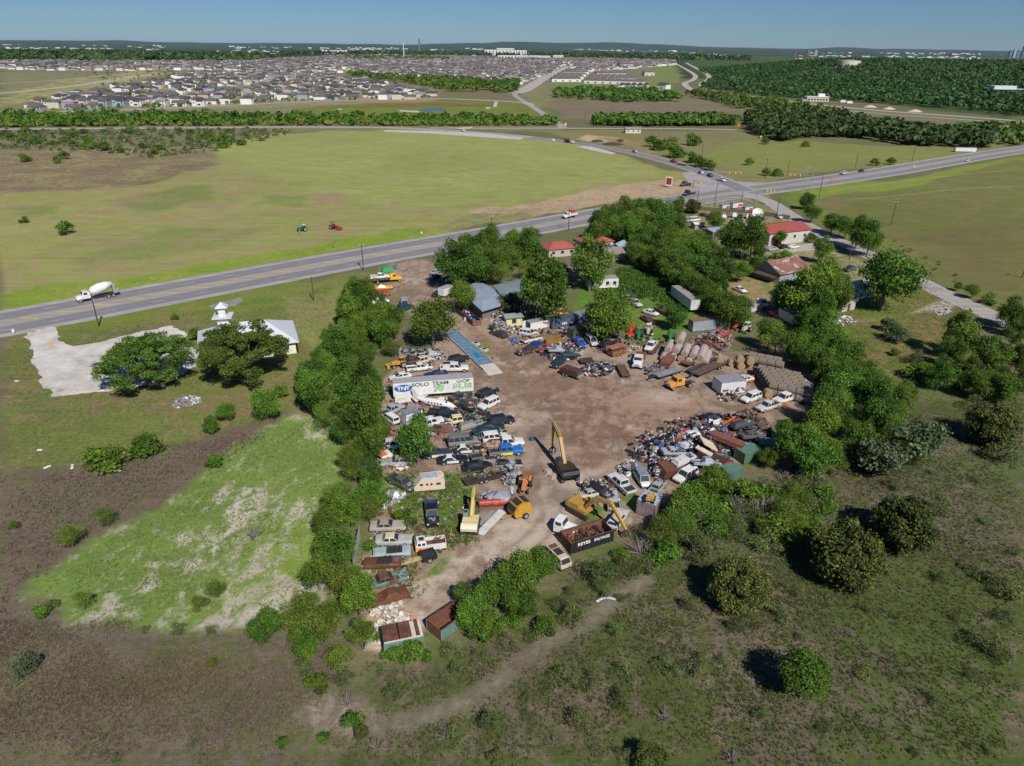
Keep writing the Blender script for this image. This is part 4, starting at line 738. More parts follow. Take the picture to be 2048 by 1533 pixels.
e1 = GP([(1400, 181), (1440, 184), (1530, 193), (1640, 200), (1760, 208), (1920, 220), (2060, 236), (2300, 250)])
wp = e1 + [(2300, 1500), (2600, 2700), (640, 2700), (500, 2000), at(1400, 140), at(1428, 152), at(1424, 162), at(1410, 170)]
woods('woodland', 'dark wood covering the low hill at right', None, 30000, 3.7, 31, L_WOOD, 20, .48, 1.0, hillf, pts=wp)
woods('woodland', 'dark woods on the plain beyond the suburb, left side', [(-40, 104), (200, 104), (520, 112), (560, 118), (500, 124), (300, 126), (100, 124), (-40, 125)], 3600, 9, 32, L_WOOD, 10, .9)
woods('woodland', 'dark woods on the plain beyond the suburb, right side', [(560, 106), (800, 106), (1340, 110), (1500, 118), (1500, 123), (1340, 122), (1130, 116), (900, 112), (700, 111), (560, 114)], 2600, 10, 33, L_WOOD, 10, .9)
# ---------------------------------------------------------------- vehicles
def sec(x, zb, zt, w, crown=.05):
    h = zt - zb
    return [(x, -w * .9, zb), (x, -w, zb + h * .28), (x, -w, zb + h * .75), (x, -w * .93, zt), (x, -w * .45, zt + crown), (x, w * .45, zt + crown), (x, w * .93, zt), (x, w, zb + h * .75), (x, w, zb + h * .28), (x, w * .9, zb)]
def wheel_mesh(r, w):
    mb = MB(); mb.tube((0, -w / 2, 0), (0, w / 2, 0), r, r, 16, 0)
    for s in (-1, 1):
        mb.tube((0, s * w * .5, 0), (0, s * (w * .5 + .012), 0), r * .64, r * .58, 12, 1); mb.tube((0, s * (w * .5 + .012), 0), (0, s * (w * .5 + .03), 0), r * .2, r * .16, 8, 1)
    return mb.mesh('wheel', [m_tyre, m_rim])
WM = {}
def wheel(parent, x, y, r=.34, w=.24, name='wheel', z=None, rz=0):
    k = (r, w)
    if k not in WM: WM[k] = wheel_mesh(r, w)
    o = link(name, WM[k], parent); o.location = (x, y, r if z is None else z); o.rotation_euler = (0, random.uniform(0, 6), rz); return o
# kind: body stations, cabin (xb0, xb1, xt0, xt1, zb, zt, wb, wt), side glass splits, wheel x, wheel radius
K = {
 'sedan': dict(st=[(-2.42, .42, .78, .72), (-2.32, .3, .95, .83), (-1.8, .25, 1.0, .9), (-.8, .22, 1.0, .92), (.6, .22, .97, .92), (1.5, .25, .92, .9), (2.15, .3, .78, .83), (2.38, .4, .6, .72)], cab=(-1.7, 1.05, -1.05, .3, .96, 1.44, .84, .63), w=(-1.42, 1.45), r=.33, splits=(-.35,)),
 'coupe': dict(st=[(-2.5, .45, .8, .74), (-2.4, .32, .98, .86), (-1.8, .25, 1.0, .93), (-.6, .22, .98, .95), (.4, .22, .95, .95), (1.7, .25, .9, .93), (2.45, .3, .8, .88), (2.6, .42, .62, .78)], cab=(-1.75, .6, -1.0, -.1, .95, 1.35, .86, .62), w=(-1.5, 1.6), r=.34, splits=()),
 'suv': dict(st=[(-2.4, .5, 1.0, .82), (-2.35, .38, 1.1, .9), (-1.2, .3, 1.12, .95), (.6, .3, 1.12, .95), (1.1, .3, 1.1, .94), (2.1, .35, 1.0, .9), (2.42, .45, .8, .82)], cab=(-2.32, 1.15, -2.1, .45, 1.1, 1.78, .9, .74), w=(-1.4, 1.5), r=.38, splits=(-1.25, -.15)),
 'pickup': dict(st=[(-.75, .4, 1.08, .93), (-.7, .35, 1.1, .95), (1.0, .35, 1.1, .96), (1.5, .38, 1.08, .95), (2.5, .42, 1.0, .91), (2.78, .5, .82, .84)], cab=(-.72, 1.3, -.6, .65, 1.08, 1.76, .9, .72), w=(-1.75, 1.85), r=.4, splits=(.3,), bed=(-2.85, -.78, .95)),
 'crew': dict(st=[(-1.05, .45, 1.14, .97), (-1.0, .4, 1.16, 1.0), (1.0, .4, 1.16, 1.0), (1.5, .42, 1.14, .99), (2.7, .46, 1.08, .95), (3.0, .55, .9, .88)], cab=(-1.02, 1.4, -.9, .75, 1.14, 1.86, .94, .76), w=(-2.0, 2.05), r=.43, splits=(.15,), bed=(-3.05, -1.08, 1.0)),
 'van': dict(st=[(-2.65, .5, 1.15, .92), (-2.6, .4, 1.2, .98), (-1.0, .35, 1.22, 1.0), (1.2, .35, 1.22, 1.0), (1.75, .4, 1.15, .98), (2.4, .45, 1.0, .93), (2.6, .5, .8, .85)], cab=(-2.6, 1.8, -2.5, 1.0, 1.2, 2.05, .96, .82), w=(-1.6, 1.75), r=.38, splits=(-1.6, -.5, .45)),
 'bus_van': dict(st=[(-2.15, .45, 1.15, .84), (-2.1, .35, 1.2, .87), (1.9, .35, 1.2, .87), (2.15, .4, 1.15, .84)], cab=(-2.12, 2.1, -1.95, 1.75, 1.18, 1.9, .85, .72), w=(-1.3, 1.2), r=.33, splits=(-1.0, .1, 1.0)),
 'wagon': dict(st=[(-2.6, .42, .85, .85), (-2.5, .3, 1.0, .92), (-.8, .24, 1.02, .96), (.7, .24, 1.0, .96), (1.9, .28, .95, .93), (2.6, .4, .75, .85)], cab=(-2.45, .95, -2.2, .25, .98, 1.5, .88, .7), w=(-1.5, 1.6), r=.34, splits=(-1.3, -.35)),
 'oldcar': dict(st=[(-2.6, .42, .8, .82), (-2.5, .32, .95, .92), (-1.7, .28, .99, .96), (.5, .26, .97, .97), (2.3, .3, .92, .94), (2.62, .42, .75, .88)], cab=(-1.6, .75, -1.1, .15, .95, 1.42, .86, .7), w=(-1.45, 1.65), r=.33, splits=(-.45,)),
 'jeep': dict(st=[(-1.7, .5, 1.0, .72), (-1.6, .45, 1.1, .76), (.4, .42, 1.1, .76), (.5, .45, 1.1, .66), (1.7, .5, 1.0, .58), (1.8, .55, .85, .56)], cab=(-1.6, .45, -1.5, .3, 1.08, 1.75, .72, .66), w=(-1.15, 1.2), r=.4, splits=(-.5,)),
 'beetle': dict(st=[(-2.0, .45, .6, .5), (-1.7, .3, .85, .62), (-1.1, .28, 1.0, .74), (.3, .26, .98, .76), (1.2, .28, .9, .64), (1.8, .32, .72, .52), (2.0, .42, .55, .4)], cab=(-1.5, .75, -.8, .1, .94, 1.46, .68, .48), w=(-1.2, 1.2), r=.33, splits=(-.3,)),
 'conv': dict(st=[(-2.6, .42, .8, .82), (-2.5, .32, .92, .92), (-1.3, .28, .95, .96), (.6, .26, .94, .96), (2.3, .3, .9, .94), (2.62, .42, .72, .88)], cab=None, w=(-1.45, 1.65), r=.33, splits=()),
}
KM = {}
def glass_quad(a, b, c, d, inset, push):
    P4 = [Vector(p) for p in (a, b, c, d)]; ce = sum(P4, Vector()) / 4; n = (P4[1] - P4[0]).cross(P4[2] - P4[0]).normalized(); return [ce + (p - ce) * inset + n * push for p in P4]
def kit(k):
    if k in KM: return KM[k]
    d = K[k]; parts = {}; base = paint(WHITE)
    mb = MB(); mb.loft([sec(*s) for s in d['st']]);
    if k in ('beetle',):
        for x in d['w']:
            for s in (-1, 1): mb.loft([[(x + .42 * cos(t) * q, s * y, .38 + .34 * sin(t) * q) for t in np.linspace(0, pi, 7)] + [(x, s * y, .3)] for y, q in ((.5, 1), (.78, .9))], 0)
    parts['body'] = mb.mesh('body', base, k == 'beetle')
    sills = MB(); x0, x1 = d['st'][0][0], d['st'][-1][0]; sills.box((x0 + .03, 0, .5), (.14, 1.62, .16)); sills.box((x1 - .03, 0, .48), (.14, 1.62, .16)); sills.box(((x0 + x1) / 2, 0, .28), (x1 - x0 - 1.2, 1.2, .2))
    parts['bumper'] = sills.mesh('bumper', m_dark)
    if d['cab']:
        a, b, e, f, z0, z1, wb, wt = d['cab']
        bt = [(a, -wb, z0), (b, -wb, z0), (b, wb, z0), (a, wb, z0)]; tp = [(e, -wt, z1), (f, -wt, z1), (f, wt, z1), (e, wt, z1)]
        mb = MB(); mb.add(bt + tp, [(0, 1, 5, 4), (1, 2, 6, 5), (2, 3, 7, 6), (3, 0, 4, 7)]); 
        n_ = [(e - .02, -wt * 1.01, z1), (f + .02, -wt * 1.01, z1), (f + .02, wt * 1.01, z1), (e - .02, wt * 1.01, z1)]
        mb.add(n_ + [(x * .93 + (e + f) / 2 * .07, y * .86, z1 + .06) for x, y, z in n_], [(0, 1, 5, 4), (1, 2, 6, 5), (2, 3, 7, 6), (3, 0, 4, 7), (4, 5, 6, 7)])
        parts['roof'] = mb.mesh('roof', base)
        ws = MB(); ws.quad(glass_quad(bt[1], bt[2], tp[2], tp[1], .9, .012)); parts['windscreen'] = ws.mesh('windscreen', m_glass)
        rw = MB(); rw.quad(glass_quad(bt[3], bt[0], tp[0], tp[3], .82, .012)); parts['rear_window'] = rw.mesh('rear_window', m_glass)
        sp = [a] + list(d['splits']) + [b]; wins = []
        for s in (-1, 1):
            for p, q in zip(sp, sp[1:]):
                tt = lambda x: e + (f - e) * (x - a) / (b - a)
                P0, P1, P2, P3 = (p, s * wb, z0), (q, s * wb, z0), (tt(q), s * wt, z1), (tt(p), s * wt, z1)
                L = [P0, P1, P2, P3] if s < 0 else [P1, P0, P3, P2]
                w_ = MB(); w_.quad(glass_quad(*L, .84, .012)); wins.append(w_.mesh('side_window', m_glass))
        parts['side_window'] = wins
    if 'bed' in d:
        b0, b1, hw = d['bed']; zt = d['st'][0][2] + .02; mb = MB()
        mb.box(((b0 + b1) / 2, 0, .68), (b1 - b0, hw * 1.9, .12)); 
        for s in (-1, 1): mb.box(((b0 + b1) / 2, s * (hw - .06), (.5 + zt) / 2), (b1 - b0, .12, zt - .5))
        mb.box((b0 + .05, 0, (.62 + zt) / 2), (.1, hw * 1.7, zt - .62)); mb.box((b1 - .05, 0, (.62 + zt) / 2), (.1, hw * 1.7, zt - .62))
        parts['cargo_bed'] = mb.mesh('cargo_bed', base); parts['bed_liner'] = MB().box(((b0 + b1) / 2, 0, .765), (b1 - b0 - .22, hw * 1.72, .05)).mesh('bed_liner', m_dark); x0 = b0
    zl = d['st'][-1][2] - .02
    parts['headlight'] = [MB().box((x1 - .02, s * d['st'][-2][3] * .78, zl), (.1, .3, .14)).mesh('headlight', m_lampw) for s in (-1, 1)]
    parts['tail_lamp'] = [MB().box((x0 + .01, s * d['st'][1][3] * .86, .78), (.08, .16, .24)).mesh('tail_lamp', m_lampr) for s in (-1, 1)]
    if k == 'conv':
        parts['cockpit'] = MB().box((-.35, 0, .98), (2.1, 1.5, .08)).mesh('cockpit', m_dark)
        ws = MB(); ws.box((.72, 0, 1.15), (.06, 1.45, .42), ry=-.5); parts['windscreen'] = ws.mesh('windscreen', m_glass)
        parts['seat'] = [MB().box((x, s * .38, 1.08), (.16, .55, .38)).mesh('seat', paint((.05, .04, .04))) for s in (-1, 1) for x in (-.45, -1.1)]
    KM[k] = parts; return parts
def heading(r, f):
    a = at(*r); b = at(*f); return atan2(b[1] - a[1], b[0] - a[0])
def vehicle(k, rear, front, col, label, cat='car', rust=0.0, roof=None, group=None, s=1.0, wheels=True, far=False, name=None, glass=True, bed=None, z=0.0, tilt=None, hood=None, lower=None, skip=()):
    c = at((rear[0] + front[0]) / 2, (rear[1] + front[1]) / 2, .7 * s + z); rz = heading(rear, front)
    nm = name or {'sedan': 'saloon_car', 'coupe': 'coupe_car', 'suv': 'suv', 'pickup': 'pickup_truck', 'crew': 'pickup_truck', 'van': 'van', 'bus_van': 'camper_van', 'wagon': 'estate_car', 'oldcar': 'old_saloon_car', 'jeep': 'jeep', 'beetle': 'beetle_car', 'conv': 'convertible_car'}[k]
    o = thing(nm, label, cat, (c[0], c[1], z), rz, group, s)
    if tilt: o.rotation_euler = (tilt[0], tilt[1], rz)
    rust = rust if far else max(rust, .12); P_ = kit(k); cm = car(col, rust); rm = car(roof, rust) if roof else cm
    for nme, me_ in P_.items():
        if nme in skip: continue
        if nme in ('windscreen', 'rear_window', 'side_window') and not glass: continue
        if far and nme in ('bumper', 'headlight', 'tail_lamp', 'rear_window'): continue
        for q in (me_ if isinstance(me_, list) else [me_]):
            m = {'body': cm, 'roof': rm, 'cargo_bed': car(bed, rust) if bed else cm}.get(nme); link(nme, q, o, m)
    d = K[k]
    if wheels:
        y = d['st'][2][3] - .12
        for x in d['w']:
            for s_ in (-1, 1): wheel(o, x, s_ * y, d['r'])
    if hood == 'open':
        xh = d['st'][-2][0]; MB().box((1.25, 0, 1.35), (1.2, 1.5, .06), ry=-.9).build('bonnet', cm, o); MB().box((xh - .45, 0, d['st'][-2][2] + .04), (1.0, 1.3, .1)).build('engine_bay', m_dark, o)
    elif hood == 'missing':
        xh = d['st'][-2][0]; eb = MB(); eb.box((xh - .5, 0, d['st'][-2][2] + .06), (1.15, 1.35, .08))
        eb.build('engine_bay', m_dark, o); g = MB()
        for i in range(9): g.box((xh - .5 + random.uniform(-.4, .4), random.uniform(-.5, .5), d['st'][-2][2] + .16), (random.uniform(.1, .4), random.uniform(.1, .4), random.uniform(.08, .2)), rz=random.random() * 3)
        g.build('engine', m_steel, o)
    elif hood: MB().box(((d['st'][-2][0] + 1.15) / 2 + .3, 0, d['st'][-2][2] + .1), (1.15, 1.55, .05), ry=.06).build('bonnet', car(hood, rust), o)
    if lower:
        lm = MB()
        for s_ in (-1, 1): lm.box((0 if k != 'pickup' else .3, s_ * (d['st'][3][3] + .006), .62), (2.0, .02, .46))
        lm.build('door_panel', car(lower), o)
    return o
def truck(rear, front, col, label, load='flat', L=7.0, name='truck', rust=0.0, cat='truck', group=None, cabL=2.2, bonnet=1.3, loadcol=None, H=2.5, W=2.4, dual=False, s=1.0):
    """bonneted lorry: cab, bonnet, chassis, wheels and what is on the chassis; front is +x"""
    c = at((rear[0] + front[0]) / 2, (rear[1] + front[1]) / 2, .9); o = thing(name, label, cat, (c[0], c[1], 0), heading(rear, front), group, s); cm = car(col, rust)
    xf = L / 2; xc = xf - bonnet; w = W / 2 - .1
    mb = MB(); mb.loft([sec(xc - .05, .9, 1.7, w * .82), sec(xf - .5, .8, 1.55, w * .76), sec(xf - .08, .8, 1.4, w * .68)]); 
    for s_ in (-1, 1): mb.box((xf - .75, s_ * w * .83, .85), (1.15, .34, .3), top=(.75, 1))
    mb.build('bonnet', cm, o)
    mb = MB(); mb.box((xc - cabL / 2, 0, 1.35), (cabL, W * .86, .95)); mb.box((xc - cabL / 2 - .1, 0, 2.2), (cabL * .96, W * .86, .76), top=(.8, .86)); mb.build('cab', cm, o)
    MB().quad(glass_quad((xc - .09, -w * .86, 1.84), (xc - .09, w * .86, 1.84), (xc - .3, w * .8, 2.5), (xc - .3, -w * .8, 2.5), .92, .06)).build('windscreen', m_glass, o)
    for s_ in (-1, 1):
        p = [(xc - .7 - cabL * .3, s_ * (W * .43 + .01), 1.86), (xc - .35, s_ * (W * .43 + .01), 1.86), (xc - .5, s_ * (W * .39 + .02), 2.42), (xc - .7 - cabL * .3, s_ * (W * .39 + .02), 2.42)]
        MB().quad(p if s_ < 0 else p[::-1]).build('side_window', m_glass, o); MB().box((xf - .06, s_ * w * .74, 1.2), (.1, .24, .2)).build('headlight', m_lampw, o)
    MB().box((xf - .03, 0, 1.15), (.08, .9, .5)).build('grille', m_steel, o)
    ch = MB(); 
    for s_ in (-1, 1): ch.box((-bonnet / 2, s_ * .42, .75), (L - .4, .14, .24))
    for i in range(5): ch.box((-L / 2 + .4 + i * L / 6, 0, .75), (.14, .8, .16))
    ch.build('chassis', m_dark, o); xr = -L / 2 + 1.3
    wheel(o, xf - .75, W * .4, .48, .3); wheel(o, xf - .75, -W * .4, .48, .3)
    for xw in ((xr, xr + 1.15) if dual else (xr,)):
        for s_ in (-1, 1): wheel(o, xw, s_ * W * .38, .48, .5)
    x0, x1 = -L / 2, xc - cabL - .12; lc = loadcol or RUST
    if load == 'flat':
        b = MB(); b.box(((x0 + x1) / 2, 0, 1.2), (x1 - x0, W, .14)); b.box((x1 - .05, 0, 1.55), (.1, W, .7)); b.build('flatbed', paint(lc, .5, .85, 0, 'deck', .4), o)
    if load == 'box':
        box_body(o, x0, x1, W, 1.05, H, lc)
    return o, x0, x1
def box_body(o, x0, x1, W, z0, H, col, rust=0.0, roof=None):
    b = MB(); b.box(((x0 + x1) / 2, 0, z0 + H / 2), (x1 - x0, W, H)); n = max(3, int((x1 - x0) / .6))
    b.build('box_body', car(col, rust), o); r = MB(); r.box(((x0 + x1) / 2, 0, z0 + H + .025), (x1 - x0 + .04, W + .04, .045)); r.build('roof', paint(roof or (.32, .32, .33), rust * .5, .7, 0, 'roof_sheet', .15), o)
    rb = MB()
    for i in range(n + 1):
        x = x0 + (x1 - x0) * i / n
        for s_ in (-1, 1): rb.box((x, s_ * (W / 2 + .012), z0 + H / 2), (.05, .024, H - .02))
    rb.build('side_rib', car(tuple(c * .85 for c in col), rust), o)
    d = MB(); d.box((x0 - .02, -W * .24, z0 + H / 2), (.05, W * .44, H * .9)); d.box((x0 - .02, W * .24, z0 + H / 2), (.05, W * .44, H * .9)); d.build('rear_door', car(tuple(min(1, c * 1.08) for c in col), rust), o)
def container(a, b, W, H, col, label, name='shipping_container', z0=.1, rust=0.0, roof=None, cat='container', rib=True, wheels=0, L=None, group=None, door_open=False):
    """a, b: pixels of the middle of the two ends at ground level"""
    A_ = at(*a); B_ = at(*b); Lr = L or hypot(B_[0] - A_[0], B_[1] - A_[1]); o = thing(name, label, cat, ((A_[0] + B_[0]) / 2, (A_[1] + B_[1]) / 2, 0), atan2(B_[1] - A_[1], B_[0] - A_[0]), group)
    cm = car(col, rust) if not rib else paint(col, rust, .6, 0, 'container_steel', .18)
    b_ = MB(); b_.box((0, 0, z0 + H / 2), (Lr, W, H)); b_.build('walls', cm, o)
    MB().box((0, 0, z0 + H + .02), (Lr + .04, W + .04, .05)).build('roof', paint(roof or (.3, .31, .32), rust * .6, .75, 0, 'roof_sheet', .2), o)
    rb = MB(); n = int(Lr / (.45 if rib else 1.2))
    for i in range(n + 1):
        for s_ in (-1, 1): rb.box((-Lr / 2 + Lr * i / n, s_ * (W / 2 + .018), z0 + H / 2), (.2 if rib else .05, .036, H - .16))
    rb.build('ribs', cm, o)
    if door_open:
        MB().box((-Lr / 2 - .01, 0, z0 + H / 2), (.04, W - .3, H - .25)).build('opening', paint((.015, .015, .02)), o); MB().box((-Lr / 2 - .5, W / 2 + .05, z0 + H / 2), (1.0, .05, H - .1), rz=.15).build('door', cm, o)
    else:
        for s_ in (-1, 1): MB().box((-Lr / 2 - .02, s_ * W * .245, z0 + H / 2), (.05, W * .46, H - .16)).build('door', cm, o)
    for i in range(wheels):
        for s_ in (-1, 1): wheel(o, -Lr / 2 + 1.3 + i * 1.25, s_ * (W / 2 - .3), .5, .5)
    if wheels: lg = MB(); [lg.box((Lr / 2 - 2.6, s_ * .8, z0 / 2), (.14, .14, z0)) for s_ in (-1, 1)]; lg.build('landing_leg', m_dark, o)
    return o, Lr
def text_mesh(body, size, extr=.01, bold=0.0):
    cu = bpy.data.curves.new('lettering', 'FONT'); cu.body = body; cu.size = size; cu.extrude = extr; cu.offset = bold; cu.align_x = 'CENTER'; cu.align_y = 'CENTER'
    t = bpy.data.objects.new('lettering', cu); COL.objects.link(t); bpy.context.view_layer.update()
    me_ = bpy.data.meshes.new_from_object(t.evaluated_get(bpy.context.evaluated_depsgraph_get())); bpy.data.objects.remove(t); bpy.data.curves.remove(cu); me_.name = 'lettering'; me_.materials.clear(); return me_
def lettering(parent, body, size, loc, rot, m, sx=1.0, bold=0.0, name='lettering'):
    me_ = text_mesh(body, size, .01, bold); me_.materials.append(m); o = link(name, me_, parent); o.location = loc; o.rotation_euler = rot; o.scale = (sx, 1, 1); return o
# ---------------------------------------------------------------- scrap
PAL_SCRAP = [WHITE, SILVER, (.55, .57, .6), BLACK, RUST, (.04, .1, .28), (.36, .05, .04), GREY, BLACK, BLACK, (.05, .05, .055), RUST, RUST, (.22, .1, .06), (.45, .42, .36), (.42, .34, .26), (.05, .1, .2), (.34, .12, .05), (.1, .16, .17), (.62, .62, .6), (.3, .31, .33), (.14, .12, .11), (.5, .5, .52)]
def scrap(name, label, px, n, hmax, size, pal=None, seed=0, kind_='stuff', thr=0.0, cat=None, pts=None):
    r = random.Random(seed); poly = pts or GP(px); pal = pal or PAL_SCRAP; mats = [paint(c, .25 if c != BLACK else .1, .6, 0, 'scrap', .3, 2.5) for c in pal]; mb = MB()
    xs = [q[0] for q in poly]; ys = [q[1] for q in poly]; cand = np.array([(r.uniform(min(xs), max(xs)), r.uniform(min(ys), max(ys))) for _ in range(n * 4)]); sd = poly_sd(cand, poly); mx = max(sd.max(), .1); k = 0
    for (x, y), d in zip(cand, sd):
        if d < 0 or k >= n: continue
        k += 1; h = hmax * min(1, (d / mx) * 1.5) * r.uniform(.35, 1); m = r.randrange(len(pal)); t = r.random(); sz = size * r.uniform(.35, 1.3); e = [r.uniform(-.7, .7) for _ in range(2)]; z = max(.05, h)
        if t < .36: mb.box((x, y, z), (sz, sz * r.uniform(.5, .9), sz * r.uniform(.03, .12)), rz=r.random() * 6, ry=e[0], rx=e[1], mi=m)
        elif t < .62: mb.box((x, y, z), (sz * .8, sz * r.uniform(.3, .7), sz * r.uniform(.25, .6)), rz=r.random() * 6, ry=e[0], rx=e[1], mi=m)
        elif t < .85:
            a = r.random() * 6; L = sz * r.uniform(.7, 1.7); d_ = Vector((cos(a) * L, sin(a) * L, e[0] * L * .6)) / 2; q = Vector((x, y, max(z, abs(d_.z) + .05))); mb.tube(q - d_, q + d_, sz * r.uniform(.03, .08), None, 5, m)
        else:
            a = r.random() * 6; v = Vector((cos(a) * .3, sin(a) * .3, .9 if r.random() < .6 else .2)).normalized() * .12; q = Vector((x, y, z + .1)); mb.tube(q - v, q + v, .34, None, 10, 3 if len(pal) > 3 else 0)
    o = mb.build(name, mats)
    if kind_ == 'stuff': kind(o, 'stuff', label)
    else: tag(o, label, cat)
    return o
# ---------------------------------------------------------------- the vehicles of the junkyard
V = vehicle
# driveway, left side
tow, tx0, tx1 = truck((742, 562), (806, 556), YEL, 'yellow bonneted transporter with a white pickup on its deck at the yard entrance', 'flat', 8.6, 'transporter_truck', .1, loadcol=(.2, .13, .08))
V('pickup', (738, 555), (782, 552), WHITE, 'white pickup riding on the deck of the yellow transporter', 'pickup', z=1.25)
gt = thing('tarpaulin_load', 'bright green covered load behind the yellow transporter', 'covered load', (*at(773, 545), 0), .5); MB().box((0, 0, .9), (3.4, 2.2, 1.7), top=(.7, .6)).build('cover', car((.03, .3, .1)), gt); MB().box((0, 0, .1), (3.6, 2.3, .2)).build('pallet', m_wood, gt)
V('coupe', (748, 576), (786, 573), (.75, .33, .02), 'orange yellow car parked below the yellow transporter')
V('sedan', (746, 588), (782, 586), RED, 'red car below the orange yellow one by the leafy belt'); V('sedan', (742, 604), (780, 600), WHITE, 'white car under the belt trees below the red one')
V('van', (806, 598), (812, 620), (.3, .33, .35), 'grey van beside the driveway under the belt trees', 'van', far=True); V('suv', (800, 618), (822, 612), DKGREEN, 'dark green car at the tail of the grey van by the driveway')
V('sedan', (862, 549), (880, 538), SILVER, 'silver car topmost beside the driveway'); V('sedan', (862, 558), (886, 550), BLACK, 'black car below the silver one beside the driveway')
V('suv', (874, 566), (908, 552), (.02, .03, .05), 'dark blue estate under the tree beside the driveway'); V('oldcar', (878, 571), (914, 562), (.09, .05, .03), 'dark car with a rusty bonnet beside the driveway', rust=.4)
V('sedan', (868, 591), (886, 582), BLACK, 'black car behind the small white box trailer'); container((882, 596), (902, 588), 2.1, 2.1, WHITE, 'small white box trailer at the left end of the curved metal roof', 'box_trailer', .6, rib=False, cat='trailer', wheels=1)
# upper left of the yard
V('crew', (884, 737), (934, 736), WHITE, 'white service pickup facing right above the long lettered trailer', 'pickup', s=1.02)
sb = thing('tool_chest', 'white tool body standing on the bed of the white service pickup', 'tool box', (*at(897, 731, 1.1), 1.0), heading((884, 737), (934, 736))); MB().box((0, 0, .3), (2.5, 2.1, .75)).build('chest', car(WHITE), sb); MB().box((0, 0, .7), (2.4, 1.3, .05)).build('lid', m_dark, sb)
V('suv', (905, 722), (930, 716), BLACK, 'black car behind the white service pickup'); V('pickup', (814, 738), (864, 733), WHITE, 'white pickup with its bonnet raised above the long lettered trailer', 'pickup', hood='open')
V('jeep', (838, 724), (862, 718), CREAM, 'cream cab behind the white pickup with raised bonnet', 'cab', rust=.2); V('pickup', (808, 725), (838, 721), (.05, .04, .04), 'dark old pickup left of the cream cab', 'pickup', rust=.5)
V('coupe', (894, 744), (848, 752), (.015, .03, .13), 'dark blue sports car behind the long lettered trailer'); V('sedan', (822, 749), (779, 757), WHITE, 'white saloon at the left end above the long lettered trailer')
V('coupe', (808, 763), (842, 755), (.07, .02, .14), 'purple wreck between the white saloon and the lettered trailer', skip=('roof', 'windscreen', 'rear_window', 'side_window'))

V('suv', (999, 798), (956, 818), WHITE, 'white long estate parked across the right end of the wrecks below the lettered trailer')
V('wagon', (960, 790), (992, 778), BLACK, 'crushed black car just right of the lettered trailer', rust=.1, hood='missing')
V('pickup', (866, 825), (906, 828), (.012, .018, .028), 'black pickup with a closed bed cover below the aeroplane', 'pickup')
V('oldcar', (905, 797), (936, 785), (.03, .035, .04), 'dark stripped car in front of the lettered trailer', rust=.25, hood='missing'); V('oldcar', (920, 812), (952, 798), (.05, .055, .06), 'grey stripped car beside the cream cowling', rust=.3, hood='missing')
V('pickup', (764, 829), (803, 812), (.34, .37, .42), 'silver blue pickup at the left edge among the wrecks', 'pickup', rust=.1, s=.95); V('van', (795, 847), (768, 829), WHITE, 'white van nose at the left edge among the wrecks', 'van', s=.8)
V('crew', (842, 852), (876, 842), WHITE, 'white pickup half hidden behind the feathery tree', 'pickup'); V('jeep', (925, 840), (890, 845), (.7, .6, .36), 'cream off roader with rusty wing among the wrecks', 'jeep', rust=.12, hood='missing')
V('suv', (985, 843), (1022, 838), (.015, .02, .03), 'black four wheel drive highest in the right hand rank of wrecks'); V('coupe', (960, 856), (1002, 850), (.01, .03, .035), 'dark green coupe below the black four wheel drive'); V('coupe', (954, 865), (990, 858), (.012, .05, .055), 'teal black coupe second below the black four wheel drive')
V('suv', (966, 878), (1014, 872), WHITE, 'white four wheel drive with a black side window band', roof=WHITE); V('crew', (990, 888), (1038, 884), WHITE, 'white crew cab pickup facing the open yard', 'pickup', bed=RUST); V('pickup', (958, 898), (992, 890), (.5, .38, .27), 'rusty tan pickup bed in front of the white crew cab', 'pickup bed', rust=.55, skip=('roof', 'windscreen', 'rear_window', 'side_window'))
V('van', (898, 886), (954, 880), (.22, .225, .23), 'grey passenger van in the middle of the wrecks', 'van', s=1.02, roof=(.16, .16, .165)); V('coupe', (912, 899), (952, 896), BLACK, 'black and white patrol car touching the grey van', lower=WHITE, roof=WHITE)
V('coupe', (876, 920), (934, 916), (.012, .014, .02), 'black and white patrol car with a white roof in the lower rank', lower=WHITE, roof=WHITE); V('oldcar', (856, 908), (892, 904), (.04, .045, .05), 'dark and white car half hidden by the feathery tree', lower=WHITE)
V('crew', (990, 904), (1034, 900), (.02, .16, .5), 'blue over yellow pickup facing the open yard', 'pickup', lower=(.75, .65, .02), bed=GREY); V('pickup', (958, 913), (988, 908), (.15, .15, .16), 'grey chassis and engine left of the blue and yellow pickup', 'chassis', rust=.3, skip=('roof', 'windscreen', 'rear_window', 'side_window', 'body'))
V('sedan', (927, 934), (980, 928), (.01, .011, .014), 'glossy black saloon lowest in the left rank of wrecks'); V('coupe', (984, 930), (1040, 926), (.33, .33, .35), 'silver coupe with black bonnet and roof at the yard edge', roof=BLACK, hood=BLACK)
V('oldcar', (768, 888), (800, 884), BLACK, 'black and white old car at the belt edge', lower=WHITE, roof=(.5, .5, .5)); V('oldcar', (800, 899), (774, 908), WHITE, 'white car with an orange bonnet at the belt edge', hood=(.75, .2, .05)); V('oldcar', (812, 921), (774, 924), (.35, .34, .32), 'pale grey wreck below the orange bonneted car', rust=.35)
